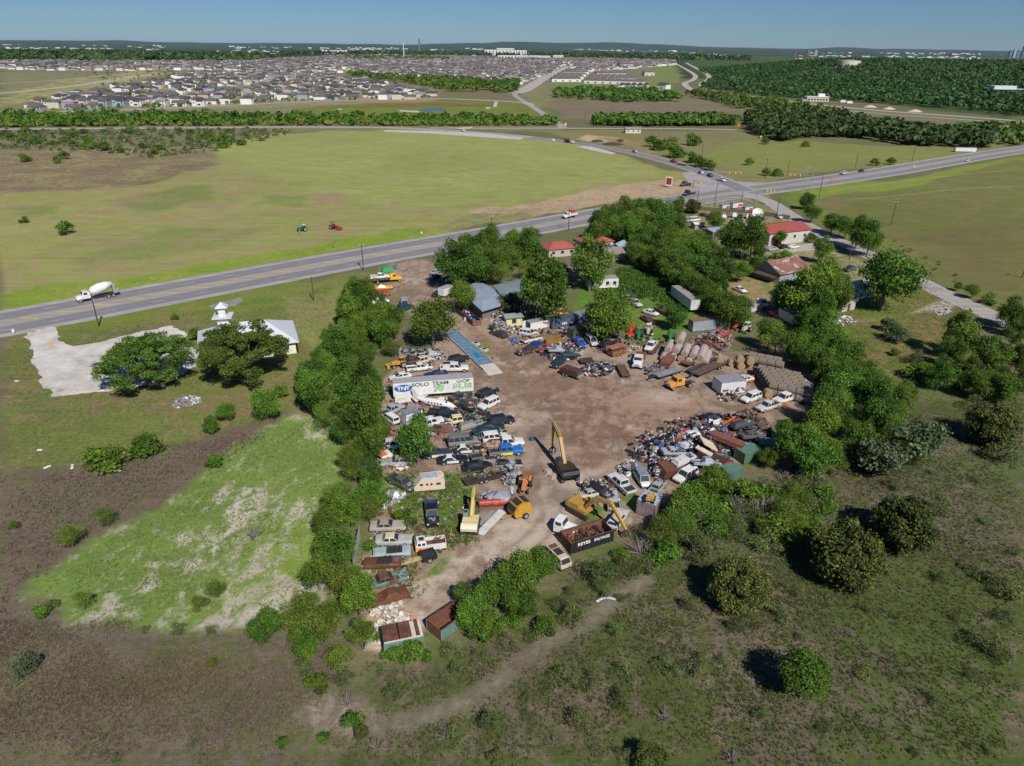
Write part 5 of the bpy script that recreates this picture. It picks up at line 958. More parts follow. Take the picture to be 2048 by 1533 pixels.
# lower left
V('pickup', (786, 956), (820, 974), (.09, .13, .09), 'rusty green pickup with open nose at the belt edge', 'pickup', rust=.4, hood='missing'); V('crew', (862, 1006), (866, 1048), (.012, .013, .016), 'black car facing down with its bonnet gone', hood='missing', bed=(.02, .06, .2))
V('oldcar', (745, 1052), (806, 1050), (.4, .36, .31), 'faded tan saloon, upper of the two beige cars', rust=.12, roof=(.33, .27, .2)); V('oldcar', (754, 1080), (820, 1078), (.42, .42, .41), 'silver coupe with a cream roof, lower of the two beige cars', rust=.05, roof=(.62, .54, .38))
V('conv', (822, 1100), (747, 1106), (.34, .44, .45), 'pale blue convertible with no top', 'convertible', rust=.08)
V('conv', (800, 1122), (728, 1126), (.25, .16, .13), 'stripped rusty floor pan below the pale blue convertible', 'car shell', rust=.7, wheels=False, skip=('windscreen',))
fp = V('bus_van', (892, 1086), (830, 1094), WHITE, 'white forward control pickup with yellow flame nose', 'pickup', skip=('roof', 'side_window', 'rear_window', 'windscreen', 'body', 'headlight'))
cm_ = car(WHITE); MB().box((-.6, 0, .62), (3.1, 1.75, .3)).build('chassis', cm_, fp)
mb = MB(); [mb.box((-.75, s * .88, 1.1), (2.7, .08, .66)) for s in (-1, 1)]; mb.box((-2.1, 0, 1.1), (.08, 1.7, .66)); mb.build('cargo_bed', cm_, fp); MB().box((-.75, 0, .82), (2.6, 1.66, .06)).build('bed_floor', m_rust, fp)
mb = MB(); mb.box((1.35, 0, .85), (1.5, 1.8, .8)); mb.box((1.3, 0, 1.55), (1.5, 1.75, .7), top=(.82, .85)); mb.build('cab', cm_, fp); MB().box((2.0, 0, .8), (.3, 1.84, .72)).build('nose_panel', car((.8, .42, .02)), fp)
MB().box((1.25, 0, 1.93), (.7, .75, .05)).build('sunroof', m_glass, fp); MB().quad([(2.06, -.8, 1.27), (2.06, .8, 1.27), (1.94, .68, 1.8), (1.94, -.68, 1.8)]).build('windscreen', m_glass, fp)
for s in (-1, 1):
    for xx in (1.0, 1.6): MB().box((xx, s * .845, 1.52), (.42, .06, .4)).build('side_window', m_glass, fp)
    fl = MB(); [fl.prism([(1.9 - i * .1, -.1 + i * .12), (1.9, .02 + i * .12), (1.0 - i * .22, .05 + i * .1)], 0, .012) for i in range(4)]
    f_ = fl.build('flame_stripe', car((.75, .1, .02)), fp); f_.rotation_euler = (pi / 2, 0, 0); f_.location = (0, s * .92, .62)
jn = thing('scrap_load', 'rusty pipes lying in the bed of the flame nosed pickup', 'scrap', (*at(872, 1083, .9), .9), 1.0)
mb = MB(); [mb.tube((random.uniform(-.8, .2), random.uniform(-.6, .6), .1 + i * .04), (random.uniform(.3, 1.0), random.uniform(-.6, .6), .15 + i * .05), .05, None, 6) for i in range(9)]; mb.build('pipes', m_rust, jn)
bp = V('pickup', (866, 1108), (796, 1128), BLACK, 'black pickup bed on a bare frame filled with rubble', 'pickup bed', skip=('body', 'roof', 'windscreen', 'rear_window', 'side_window', 'headlight', 'bumper'))
MB().box((.6, 0, .6), (3.6, .7, .16)).build('frame', paint((.5, .4, .2), .4), bp)
V('oldcar', (738, 1168), (812, 1148), (.15, .25, .21), 'rust roofed wreck with a mint green bonnet', rust=.45, roof=RUST, hood=(.2, .33, .27), wheels=False); V('oldcar', (812, 1182), (740, 1204), RUST, 'completely rusted car lying above the rubble', rust=.6, wheels=False, glass=False)
c_ = thing('van_cab', 'rusty brown van cab in front of the cream camper', 'cab', (*at(850, 977), 0), .3); mb = MB(); mb.box((0, 0, .9), (1.9, 1.7, 1.5), top=(.8, .85)); mb.build('shell', m_rust, c_); MB().box((.9, 0, 1.2), (.1, 1.2, .5), ry=-.13).build('windscreen_opening', m_dark, c_)
cp = thing('camper_trailer', 'cream camper body with slanted nose standing in the weeds', 'camper', (*at(860, 966, 1.0), 0), heading((884, 968), (836, 972)))
mb = MB(); mb.side([(-2.3, .3), (2.5, .3), (2.6, .9), (1.9, 1.75), (1.4, 2.35), (-1.9, 2.45), (-2.3, 1.9)], -1.05, 1.05); mb.build('walls', paint((.66, .55, .42), .05, .6, 0, 'camper_skin', .12), cp)
for x, w_ in ((1.4, .5), (.5, .34), (-.2, .34), (-1.3, .7)):
    for s in (-1, 1): MB().box((x, s * 1.06, 1.4), (w_, .05, .36)).build('window', m_glass, cp)
MB().box((0, 0, 2.43), (2.6, 1.5, .05), ry=.02).build('roof_panel', paint((.35, .4, .5), .1), cp); MB().box((-1.9, 0, 2.5), (.5, .7, .3)).build('roof_vent', paint((.55, .5, .4)), cp)
bt = V('beetle', (1020, 995), (973, 990), (.3, .33, .36), 'rounded silver beetle shell on the red tank', 'car shell', rust=.22, wheels=False, z=.5, glass=False); MB().box((-.05, -.78, .8), (.75, .06, .75)).build('door', car((.75, .45, .05)), bt)
tk = thing('steel_tank', 'long red cylindrical tank under the beetle shell', 'tank', (*at(990, 1005, .6), .62), heading((963, 1007), (1016, 1003))); mb = MB(); mb.tube((-2.4, 0, 0), (2.4, 0, 0), .55, .55, 18); mb.tube((-2.62, 0, 0), (-2.4, 0, 0), .3, .55, 18); mb.tube((2.4, 0, 0), (2.62, 0, 0), .55, .3, 18); mb.build('shell', paint((.42, .06, .045), .35), tk)
mb = MB(); [mb.tube((x, 0, 0), (x + .06, 0, 0), .575, None, 18) for x in (-1.6, -.5, .6, 1.6)]; mb.build('band', m_dark, tk); MB().box((0, 0, -.5), (3.4, .6, .25)).build('cradle', m_rust, tk)
cg = thing('cage_trailer', 'long black slatted cage trailer full of scrap', 'trailer', (*at(968, 954, .6), 0), heading((935, 962), (1004, 946))); mb = MB()
for z in (.6, 1.1, 1.6, 2.0):
    for s in (-1, 1): mb.box((0, s * 1.1, z), (7.0, .05, .06))
for i in range(15):
    for s in (-1, 1): mb.box((-3.5 + i * .5, s * 1.1, 1.25), (.05, .06, 1.5))
mb.build('cage', m_dark, cg); MB().box((0, 0, .52), (7, 2.2, .1)).build('deck', m_wood, cg)
for s in (-1, 1): wheel(cg, 0, s * 1.0, .36, .24); wheel(cg, -.85, s * 1.0, .36, .24)
# baler
bl = thing('hay_baler', 'yellow round baler with black slatted panels', 'baler', (*at(1038, 1022, .8), 0), heading((1060, 1006), (1016, 1022))); by = paint((.5, .28, .04), .2, .5, 0, 'machine_yellow', .15)
mb = MB(); mb.side([(-1.5, .5), (-.6, .35), (1.2, .5), (1.45, 1.3), (.9, 2.3), (-.3, 2.75), (-1.3, 2.4), (-1.65, 1.4)], -1.1, 1.1); mb.build('housing', by, bl)
for (x, z, a) in ((1.28, 1.75, 1.07), (.38, 2.6, .37), (-.85, 2.62, -.33)):
    MB().box((x * 1.03, 0, z * 1.02 + .02), (.95, 1.75, .06), ry=a).build('belt_panel', m_dark, bl)
for s in (-1, 1): wheel(bl, -.4, s * 1.25, .48, .34); MB().box((.1, s * 1.13, 1.5), (1.5, .08, 1.2)).build('side_panel', by, bl)
MB().box((2.2, 0, .55), (1.8, .14, .14)).build('drawbar', by, bl)
# siding sheets
ss_ = thing('siding_sheet', 'long white metal siding sheet lying on the dirt below the baler', 'metal sheet', (*at(983, 1046), 0), heading((962, 1068), (1004, 1024))); mb = MB(); [mb.box((0, -.55 + i * .22, .1 + (i % 2) * .05), (7.0, .2, .05), ry=.02) for i in range(6)]; mb.build('panel', car((.62, .62, .6), .05), ss_)
ss_ = thing('siding_sheet', 'narrow pale sheet leaning beside the long white siding sheet', 'metal sheet', (*at(972, 1038), 0), heading((962, 1055), (985, 1030))); mb = MB(); [mb.box((0, -.2 + i * .2, .22), (4.2, .18, .04), ry=.05) for i in range(3)]; mb.build('panel', m_steel, ss_)
# ---------------------------------------------------------------- excavators
def excavator(base, face, label, body, boom, counter, cabc, pts, s=1.0, cabside=1, name='excavator'):
    """pts: boom root, knee, stick top, stick end, bucket tip in the machine's own (x forward, z up)"""
    o = thing(name, label, 'excavator', (*at(*base, .4), 0), heading(base, face), None, s); bm_ = paint(body, .05, .45, 0, 'machine_paint', .15); m2 = paint(boom, .05, .45, 0, 'machine_paint', .15)
    for q in (-1, 1):
        t = MB(); L = 2.0; prof = [(x * 1, z) for x, z in [(-L, .1), (-L - .28, .45), (-L, .8), (L, .8), (L + .28, .45), (L, .1), (L - .2, 0), (-L + .2, 0)]]; t.side(prof, q * 1.25 - .3, q * 1.25 + .3)
        for i in range(22): t.box((-L + i * 2 * L / 21, q * 1.25, .82), (.1, .6, .05))
        t.build('track', m_dark, o)
    MB().tube((0, 0, .6), (0, 0, 1.0), .7, .7, 14).build('turntable', m_dark, o)
    u = MB(); u.box((-.3, 0, 1.3), (3.9, 2.7, .6)); u.box((-.9, 0, 1.85), (2.2, 2.6, .55)); u.build('engine_housing', bm_, o)
    cw = MB(); cw.side([(-2.55, 1.1), (-1.9, 1.0), (-1.9, 2.3), (-2.35, 2.2), (-2.65, 1.7)], -1.38, 1.38); cw.build('counterweight', paint(counter, .05, .35, 0, 'machine_paint', .12), o)
    c = MB(); c.box((.75, cabside * .82, 2.15), (1.5, .95, 1.5), top=(.86, .9)); c.build('cab', paint(cabc, .05, .5, 0, 'machine_paint', .12), o)
    MB().box((1.46, cabside * .82, 2.25), (.06, .78, 1.0), ry=-.1).build('windscreen', m_glass, o)
    for q in (-1, 1): MB().box((.75, cabside * .82 + q * .455, 2.3), (1.05, .05, .75)).build('side_window', m_glass, o)
    MB().box((.7, cabside * .82, 2.93), (.6, .6, .04)).build('roof_hatch', m_glass, o)
    P_ = [Vector((x, -cabside * .12, z)) for x, z in pts]
    def beam(a, b, w, h0, h1, nm, m):
        d = (b - a).normalized(); n = Vector((-d.z, 0, d.x)); t = MB(); r_ = []
        for p, h in ((a, h0), (b, h1)): r_.append([p + n * h / 2 + Vector((0, w / 2, 0)), p + n * h / 2 - Vector((0, w / 2, 0)), p - n * h / 2 - Vector((0, w / 2, 0)), p - n * h / 2 + Vector((0, w / 2, 0))])
        t.loft(r_); return t.build(nm, m, o)
    beam(P_[0], P_[1], .5, .5, .85, 'boom', m2); b2 = beam(P_[1], P_[2], .48, .85, .4, 'boom', m2); beam(P_[2], P_[3], .4, .6, .35, 'stick', m2)
    MB().tube(P_[0] + Vector((.3, .35, .1)), P_[1] + Vector((0, .35, -.1)), .1, .07, 8).build('ram', m_steel, o); MB().tube(P_[0] + Vector((.3, -.35, .1)), P_[1] + Vector((0, -.35, -.1)), .1, .07, 8).build('ram', m_steel, o)
    MB().tube(P_[1] + Vector((0, 0, .6)), P_[2] + Vector((0, 0, .35)), .1, .07, 8).build('ram', m_steel, o)
    k = P_[3]; t = MB(); r_ = .62
    for i in range(5):      # grapple tines
        a = 2 * pi * i / 5; e = Vector((cos(a) * r_, sin(a) * r_, -.75)); t.tube(k, k + e, .12, .1, 6); t.tube(k + e, k + Vector((cos(a) * .25, sin(a) * .25, -1.35)), .1, .03, 6)
    t.build('grapple', m_dark, o); return o
excavator((1131, 948), (1108, 915), 'yellow and black excavator standing alone in the middle of the yard', (.05, .035, .018), (.42, .23, .035), (.012, .013, .015), (.04, .04, .045), [(.9, 1.7), (3.4, 5.2), (6.4, 6.4), (6.2, 2.0), (5, 1)], 1.04, 1)
excavator((941, 1052), (953, 985), 'faded cream excavator with its boom raised between the wrecks', (.66, .55, .28), (.62, .42, .08), (.72, .67, .5), (.2, .24, .24), [(.9, 1.7), (3.2, 3.6), (5.2, 4.6), (6.4, 2.2), (5, 1)], .86, 1)
excavator((1164, 1022), (1200, 1042), 'yellow excavator reaching into the scrub from behind the open container', (.4, .24, .05), (.47, .27, .04), (.42, .26, .05), (.5, .3, .05), [(.9, 1.7), (2.9, 4.4), (5.9, 5.0), (9.2, 1.6), (5, 1)], .9, 1)
# wreckage right of the open ground

V('crew', (1262, 985), (1222, 950), (.6, .6, .6), 'white pickup with an open bed below the scrap heap', 'pickup')
vc = V('van', (1272, 938), (1296, 978), WHITE, 'white van cab with a grey cap beside the white pickup', 'van', s=.86, roof=(.2, .25, .33)); V('pickup', (1300, 992), (1326, 962), SILVER, 'silver car nose between the white van and the bushes', 'pickup', rust=.1, s=.85, hood='missing')
V('suv', (1390, 940), (1352, 962), WHITE, 'white boxy four wheel drive under the bright bushes'); V('wagon', (1225, 1052), (1246, 1022), (.5, .5, .5), 'white wreck behind the boom of the yellow excavator', rust=.1, wheels=False)
V('pickup', (1228, 1018), (1222, 980), (.42, .42, .43), 'flattened grey truck body between the excavator and the white pickup', 'wreck', rust=.25, wheels=False, glass=False, skip=('roof', 'windscreen', 'rear_window', 'side_window'))
c0 = thing('truck_cab', 'white truck cab with a long bonnet beside the open container', 'truck cab', (*at(1133, 1056, 1.0), .1), heading((1114, 1050), (1152, 1062))); cw_ = car((.7, .72, .72))
mb = MB(); mb.box((-.9, 0, 1.0), (1.5, 2.0, 1.1)); mb.box((-.95, 0, 1.95), (1.45, 1.95, .8), top=(.82, .88)); mb.build('cab', cw_, c0); MB().loft([sec(-.15, .5, 1.5, .92), sec(1.2, .5, 1.35, .86), sec(1.75, .6, 1.15, .78)]).build('bonnet', cw_, c0)
MB().quad([(-.13, -.86, 1.6), (-.13, .86, 1.6), (-.33, .76, 2.25), (-.33, -.76, 2.25)]).build('windscreen', m_glass, c0)
for s in (-1, 1): MB().box((-.9, s * 1.0, 1.9), (.85, .06, .5)).build('side_window', m_glass, c0); wheel(c0, 1.0, s * .85, .42, .28)
rv = V('bus_van', (1098, 1100), (1132, 1134), (.62, .5, .38), 'rusting cream and orange camper van beside the open container', 'van', rust=.22, lower=(.55, .22, .08)); MB().box((.1, 0, 1.97), (1.4, 1.1, .05)).build('roof_opening', m_dark, rv); MB().box((-1.2, 0, 1.98), (.9, 1.2, .04)).build('roof_patch', m_rust, rv)
V('coupe', (1600, 935), (1634, 954), (.02, .02, .022), 'black wrecked car alone in the scrub right of the belt', rust=.2, hood='missing'); V('coupe', (1404, 836), (1450, 832), (.012, .012, .014), 'crushed black car alone above the scrap heap', rust=.05, hood='missing', wheels=False)
rc = thing('truck_cab', 'red truck cab lying at the foot of the scrap heap', 'truck cab', (*at(1456, 940, .8), 0), 2.2); mb = MB(); mb.box((0, 0, .9), (1.7, 2.0, 1.0)); mb.box((-.1, 0, 1.7), (1.5, 1.9, .7), top=(.8, .85)); mb.build('cab', car((.42, .04, .03), .15), rc); MB().box((.78, 0, 1.72), (.06, 1.3, .45), ry=-.2).build('windscreen', m_glass, rc)
# right side of the yard
V('suv', (1522, 788), (1482, 803), WHITE, 'white estate with roof rails beside the white box container'); V('pickup', (1556, 806), (1516, 819), (.52, .53, .54), 'pale grey old pickup, lowest at the right side of the yard', 'pickup', rust=.05); V('crew', (1590, 790), (1550, 804), WHITE, 'white pickup facing the yard in front of the blue trucks', 'pickup')
V('pickup', (1585, 774), (1548, 785), (.03, .15, .42), 'blue truck cab between the bales and the white pickup', 'pickup'); V('pickup', (1590, 766), (1560, 772), (.03, .15, .42), 'blue cab second behind the white pickup', 'pickup')
am = thing('ambulance', 'yellow and blue ambulance body with a white roof', 'ambulance', (*at(1600, 786, .6), 0), heading((1622, 778), (1580, 788))); mb = MB(); mb.box((0, 0, 1.6), (4.4, 2.4, 2.0)); mb.build('walls', car((.72, .62, .05)), am); MB().box((0, 0, 2.64), (4.44, 2.44, .08)).build('roof', car(WHITE), am); MB().box((.4, 0, 2.72), (1.0, .9, .12)).build('roof_unit', m_steel, am)
for s in (-1, 1): MB().box((0, s * 1.21, 1.75), (4.42, .03, .36)).build('stripe', car((.02, .12, .4)), am); wheel(am, -1.2, s * 1.05, .42, .3); MB().box((.6, s * 1.22, 2.2), (.9, .04, .36)).build('window', m_glass, am)
V('oldcar', (1498, 756), (1472, 762), (.6, .6, .57), 'white car behind the white box container', rust=.1); ot, _, _ = truck((1382, 762), (1338, 772), (.62, .3, .05), 'orange old truck cab on a black chassis in the yard', 'none', 6.2, 'cab_truck', .15)
wt_, _, _ = truck((1284, 702), (1272, 738), WHITE, 'white lorry with a rusty flatbed facing the open yard', 'flat', 8.0, 'flatbed_truck', .05); V('pickup', (1310, 682), (1294, 702), WHITE, 'white pickup facing the yard beside the wrapped bales', 'pickup')
V('van', (1172, 672), (1194, 694), (.42, .44, .45), 'silver van beside the rusty livestock trailer', 'van', s=.92); V('pickup', (1150, 675), (1168, 696), (.02, .09, .42), 'bright blue pickup left of the silver van', 'pickup')
V('suv', (1130, 715), (1104, 736), (.02, .035, .045), 'dark teal four wheel drive facing the entrance track'); V('suv', (1040, 664), (1076, 670), WHITE, 'white estate behind the rusty topped one', rust=.05); V('wagon', (1088, 672), (1038, 684), (.62, .57, .5), 'cream old estate with a rusty bonnet and roof', rust=.15, roof=(.45, .25, .16), hood=(.3, .12, .06))
V('oldcar', (1082, 684), (1052, 698), (.02, .05, .22), 'dark blue car below the cream old estate', rust=.1); V('oldcar', (1070, 697), (1036, 706), (.07, .04, .03), 'dark rusted pickup nose with a white bumper by the track', rust=.5, hood='missing'); V('oldcar', (1106, 690), (1078, 702), (.35, .1, .06), 'red and rust truck bed below the mustard hopper', rust=.4)
V('wagon', (1010, 672), (985, 662), (.05, .05, .055), 'dark stripped car at the edge of the track', rust=.3, hood='missing', glass=False)
V('sedan', (1240, 590), (1270, 588), NAVY, 'dark blue car on the grass below the white mobile home'); V('pickup', (1258, 600), (1280, 612), (.5, .5, .5), 'white cabbed pickup with dark bed on the grass', 'pickup', bed=(.1, .06, .05)); V('sedan', (1292, 622), (1312, 628), WHITE, 'white car on the grass below the pickup', s=.95)
V('oldcar', (1288, 634), (1304, 644), (.2, .08, .05), 'rusty car behind the green tractors', rust=.6); V('pickup', (1316, 618), (1338, 628), RUST, 'rusty truck bed beside the long white trailer', 'pickup bed', rust=.6, skip=('roof', 'windscreen', 'rear_window', 'side_window'), wheels=False)
V('sedan', (1468, 574), (1492, 584), WHITE, 'white saloon on the track beside the leafy belt'); V('crew', (1516, 596), (1534, 618), WHITE, 'white pickup with open bed on the track', 'pickup'); V('sedan', (1534, 614), (1560, 620), RED, 'red car upper of the two behind the white box trailer'); V('sedan', (1542, 624), (1564, 634), (.5, .03, .04), 'red car lower of the two behind the white box trailer')
container((1494, 628), (1516, 620), 2.0, 1.9, (.62, .6, .6), 'small hire trailer with an orange red band on the track', 'box_trailer', .5, rib=False, cat='trailer', wheels=1)
# trailers and containers
big, Lb = container((943, 786), (790, 798), 2.5, 2.9, (.7, .7, .69), 'long white lettered semi trailer standing among the wrecks', 'semi_trailer', 1.05, rib=False, cat='trailer', wheels=2, L=16.0, roof=(.33, .33, .34), rust=.16)
FD = (.6, .6, .58); gm = paint((.12, .42, .1), .3, .5, 0, 'green_lettering', .2, 2.5, FD); dm = paint((.06, .06, .07), .25, .5, 0, 'dark_lettering', .2, 2.5, FD); bm = paint((.03, .12, .4), .25, .5, 0, 'blue_lettering', .2, 2.5, FD); wm = paint((.75, .75, .75), 0, .5, 0, 'white_lettering', .05)
# the trailer's +x points left in the picture; writing faces its +y side towards the viewer
def on_side(txt, u, z, size, m, sx=1.0, bold=0.0): return lettering(big, txt, size, (Lb / 2 - u * Lb, 1.29, z), (pi / 2, 0, pi), m, sx, bold)
on_side('SOLO', .335, 3.3, 1.0, dm, 1.35, .02); on_side('TEAM', .585, 3.35, 1.0, dm, 1.3, .02); on_side('O:OP', .87, 3.4, .9, dm, 1.25, .02)
on_side('70', .56, 2.15, 1.75, gm, 1.1, .12); on_side('$1.10', .86, 2.35, 1.45, gm, 1.15, .09); 
for t_, u_, z_, s_ in (('70', .56, 2.15, 1.75), ('$1.10', .86, 2.35, 1.45)):
    q = lettering(big, t_, s_, (Lb / 2 - u_ * Lb, 1.305, z_), (pi / 2, 0, pi), wm, 1.12, -.05)
bb = MB(); bb.prism([(1.85 * cos(a), .8 * sin(a)) for a in np.linspace(0, 2 * pi, 19)[:-1]], 0, .012); b_ = bb.build('logo', bm, big); b_.location = (Lb / 2 - .125 * Lb, 1.272, 2.75); b_.rotation_euler = (pi / 2, 0, 0)
lettering(big, 'TNT', 1.05, (Lb / 2 - .125 * Lb, 1.30, 2.75), (pi / 2, 0, pi), wm, 1.2, .03)
pp = thing('sign_panel', 'white lettered panel standing below the left end of the long trailer', 'sign panel', (*at(812, 805), 0), heading((795, 808), (830, 803))); MB().box((0, 0, .75), (4.3, .16, 1.4)).build('panel', car(WHITE), pp); lettering(pp, 'FOR', .75, (-.9, -.09, .8), (pi / 2, 0, 0), paint((.5, .35, .2)), 1.1)
container((835, 842), (808, 850), 2.3, 2.2, (.66, .67, .7), 'white box body leaning behind the feathery tree', 'truck_box', .3, rib=False, cat='truck box', roof=(.2, .22, .27))
container((1056, 660), (1096, 652), 2.3, 2.0, (.7, .7, .69), 'white container with open doors facing the track', rib=False, door_open=True, roof=(.25, .26, .27))
bc, Lc = container((1102, 656), (1150, 651), 2.5, 2.5, (.07, .1, .18), 'blue shipping container with white lettering', roof=(.05, .075, .13))
lm_ = MB(); [lm_.box((-.6 + i * .45, -1.3, 1.35), (.3, .02, .55)) for i in range(7) if i != 3]; lm_.build('white_lettering', wm, bc)
container((1150, 646), (1176, 640), 2.4, 2.4, (.16, .2, .28), 'grey blue container beside the lettered blue one', roof=(.2, .22, .26)); container((1140, 677), (1164, 671), 2.3, 2.3, (.06, .09, .055), 'dark green container in front of the blue ones', roof=(.09, .07, .05))
V('van', (1186, 650), (1208, 658), WHITE, 'white truck half hidden behind the small tree', 'van', s=.95)
container((1346, 594), (1392, 630), 2.5, 2.7, (.58, .58, .57), 'long white semi trailer on the grassy plot', 'semi_trailer', 1.0, rib=False, cat='trailer', wheels=2, L=13.2, roof=(.3, .28, .26))
container((1380, 662), (1456, 654), 2.4, 2.6, (.3, .33, .37), 'weathered silver trailer with a rusted roof', 'semi_trailer', .2, rust=.12, roof=(.2, .12, .08), cat='trailer', rib=False)
container((1562, 636), (1590, 652), 2.2, 2.3, (.6, .6, .62), 'white box trailer half buried in the right belt', 'box_trailer', .5, rib=False, cat='trailer', wheels=1, roof=(.25, .26, .29))
gc, Lg = container((1432, 784), (1480, 779), 3.6, 2.6, (.62, .63, .65), 'white box container covered in black graffiti', 'box_container', .15, rib=False, cat='container', roof=(.24, .25, .28)); g_ = MB(); rr = random.Random(3)
for i in range(26): g_.box((rr.uniform(-Lg * .42, Lg * .46), -1.83, .5 + rr.uniform(0, .9) * (1 - .2 * (i % 3))), (rr.uniform(.15, .6), .02, rr.uniform(.08, .4)), ry=rr.uniform(-1, 1))
g_.build('graffiti', dm, gc)
container((1290, 1034), (1306, 1014), 2.9, 2.5, (.25, .2, .21), 'ribbed container with a pale blue roof in the bushes', 'ribbed_container', .1, rust=.3, roof=(.33, .42, .5))
ld = thing('small_loader', 'small yellow loader standing on the pale blue container roof', 'loader', (*at(1300, 1002, 2.7), 2.7), 1.2); mb = MB(); mb.box((0, 0, .7), (1.5, 1.1, .5)); mb.box((-.4, 0, 1.1), (.6, .9, .4)); mb.build('body', paint((.6, .35, .08), .3), ld); [wheel(ld, x, s * .6, .34, .26) for x in (-.5, .5) for s in (-1, 1)]
for L0, px0, px1, w_, col, lab in ((0, (1478, 924), (1512, 914), 2.4, (.09, .17, .12), 'green tank body left of the upright bush at the scrap heap'), (0, (1516, 902), (1555, 906), 2.6, (.09, .17, .13), 'large green tank body right of the upright bush'), (0, (1442, 962), (1474, 952), 2.2, (.09, .17, .14), 'green skip in the brush below the red cab')):
    container(px0, px1, w_, 1.9, col, lab, 'green_skip', .2, rust=.12, roof=tuple(c * 1.1 for c in col), cat='skip')
def open_box(a, b, W, H, out, inn, label, name='open_container', rust=.35, z0=.1, cat='container', load=None):
    A_ = at(*a); B_ = at(*b); L = hypot(B_[0] - A_[0], B_[1] - A_[1]); o = thing(name, label, cat, ((A_[0] + B_[0]) / 2, (A_[1] + B_[1]) / 2, 0), atan2(B_[1] - A_[1], B_[0] - A_[0]))
    mi = paint(inn, rust, .85, 0, 'rusted_inside', .4); mo = paint(out, rust * .4, .6, 0, 'container_steel', .2); MB().box((0, 0, z0 + .08), (L, W, .14)).build('floor', mi, o)
    for s in (-1, 1):
        MB().box((0, s * (W / 2 - .04), z0 + H / 2), (L, .06, H)).build('side_wall', mi, o); sh = MB(); sh.box((0, s * (W / 2 + .012), z0 + H / 2), (L, .03, H - .02)); [sh.box((-L / 2 + i * .7, s * (W / 2 + .05), z0 + H / 2), (.1, .05, H)) for i in range(int(L / .7) + 1)]; sh.build('outer_skin', mo, o)
        MB().box((s * (L / 2 - .04), 0, z0 + H / 2), (.08, W - .1, H)).build('end_wall', mi, o)
    rm = MB(); [rm.box((0, s * W / 2, z0 + H + .03), (L + .1, .14, .08)) for s in (-1, 1)]; rm.build('rim', m_rust, o); return o, L
rcn, Lr_ = open_box((1130, 1098), (1214, 1072), 3.0, 1.9, (.015, .017, .022), (.17, .075, .045), 'open rusty scrap container with white lettering on its black side'); 
lettering(rcn, 'REYES', .7, (-Lr_ * .2, -1.6, 1.4), (pi / 2, 0, 0), wm, 1.1, .02); lettering(rcn, 'SALVAGE', .66, (Lr_ * .22, -1.6, 1.4), (pi / 2, 0, 0), wm, .95, .015)
open_box((868, 1272), (926, 1232), 2.6, 1.6, (.14, .23, .2), (.17, .07, .045), 'open rusty container with a mint outer wall at the bottom of the yard')
rr_, Lq = container((844, 1280), (768, 1296), 2.7, 1.8, (.14, .23, .2), 'closed container with a rust streaked white roof', 'rusty_container', .1, rust=.2, roof=(.6, .56, .5)); 
rp = MB(); [rp.box((x, 0, 2.17), (w_, 2.7, .03)) for x, w_ in ((-Lq * .38, .4), (-Lq * .05, 1.5), (Lq * .3, 1.9))]; rp.build('rust_patch', m_rust, rr_)
wr = thing('bent_sheet', 'crumpled white and teal sheet at the left of the rusty roof', 'metal sheet', (*at(740, 1296), 0), 1.1); MB().box((0, 0, .9), (1.6, .1, 1.8), rx=.3).build('panel', car((.6, .62, .62), .2), wr)
open_box((918, 622), (954, 652), 2.3, 1.3, (.12, .08, .07), (.22, .1, .06), 'rusty open wagon loaded with junk below the curved roof', 'open_wagon'); scrap('wagon_load', 'white and pink junk heaped in the open wagon', None, 40, .5, .6, [WHITE, (.5, .4, .42), GREY, BLUE], 5, 'thing', cat='scrap', pts=[(p[0], p[1]) for p in GP([(922, 622), (930, 620), (952, 642), (944, 646)])]).location = (0, 0, .5)
# weighbridge
wb = thing('weighbridge', 'long blue weighbridge deck with a concrete ramp', 'weighbridge', (*at(944, 705), 0), heading((900, 664), (978, 736))); Lw = hypot(at(900, 664)[0] - at(978, 736)[0], at(900, 664)[1] - at(978, 736)[1])
MB().box((-.1 * Lw, 0, .3), (Lw * .9, 3.2, .22)).build('deck', paint((.14, .24, .34), .1, .6, 0, 'blue_deck', .25, .8, (.3, .32, .33)), wb); MB().side([(Lw * .35, .0), (Lw * .56, .0), (Lw * .56, .06), (Lw * .35, .4)], -1.7, 1.7).build('ramp', m_conc, wb)
mb = MB(); [mb.box((-.05 * Lw, s * 1.75, .3), (Lw, .12, .36)) for s in (-1, 1)]; mb.build('kerb', m_conc, wb); mb = MB(); [mb.box((-Lw * .5 + i * Lw * .075, 0, .418), (.08, 3.1, .02)) for i in range(12)]; mb.build('deck_joint', m_dark, wb); MB().box((Lw * .12, 0, .425), (3.2, 1.2, .02)).build('worn_paint', car((.03, .2, .38)), wb)
for px, lab in (((951, 690), 'upper of two white sink like basins beside the weighbridge'), ((968, 702), 'lower of two white sink like basins beside the weighbridge')):
    q = thing('steel_basin', lab, 'basin', (*at(*px), 0), -.7); MB().box((0, 0, .3), (1.7, 1.3, .5)).build('body', car((.55, .53, .5), .1), q); MB().box((0, .1, .57), (1.0, .8, .06)).build('hollow', m_dark, q)
q = thing('cable_spool', 'small brown spool beside the weighbridge ramp', 'spool', (*at(988, 718), 0)); MB().tube((0, 0, .05), (0, 0, .5), .55, .5, 14).build('drum', paint((.35, .2, .14)), q)
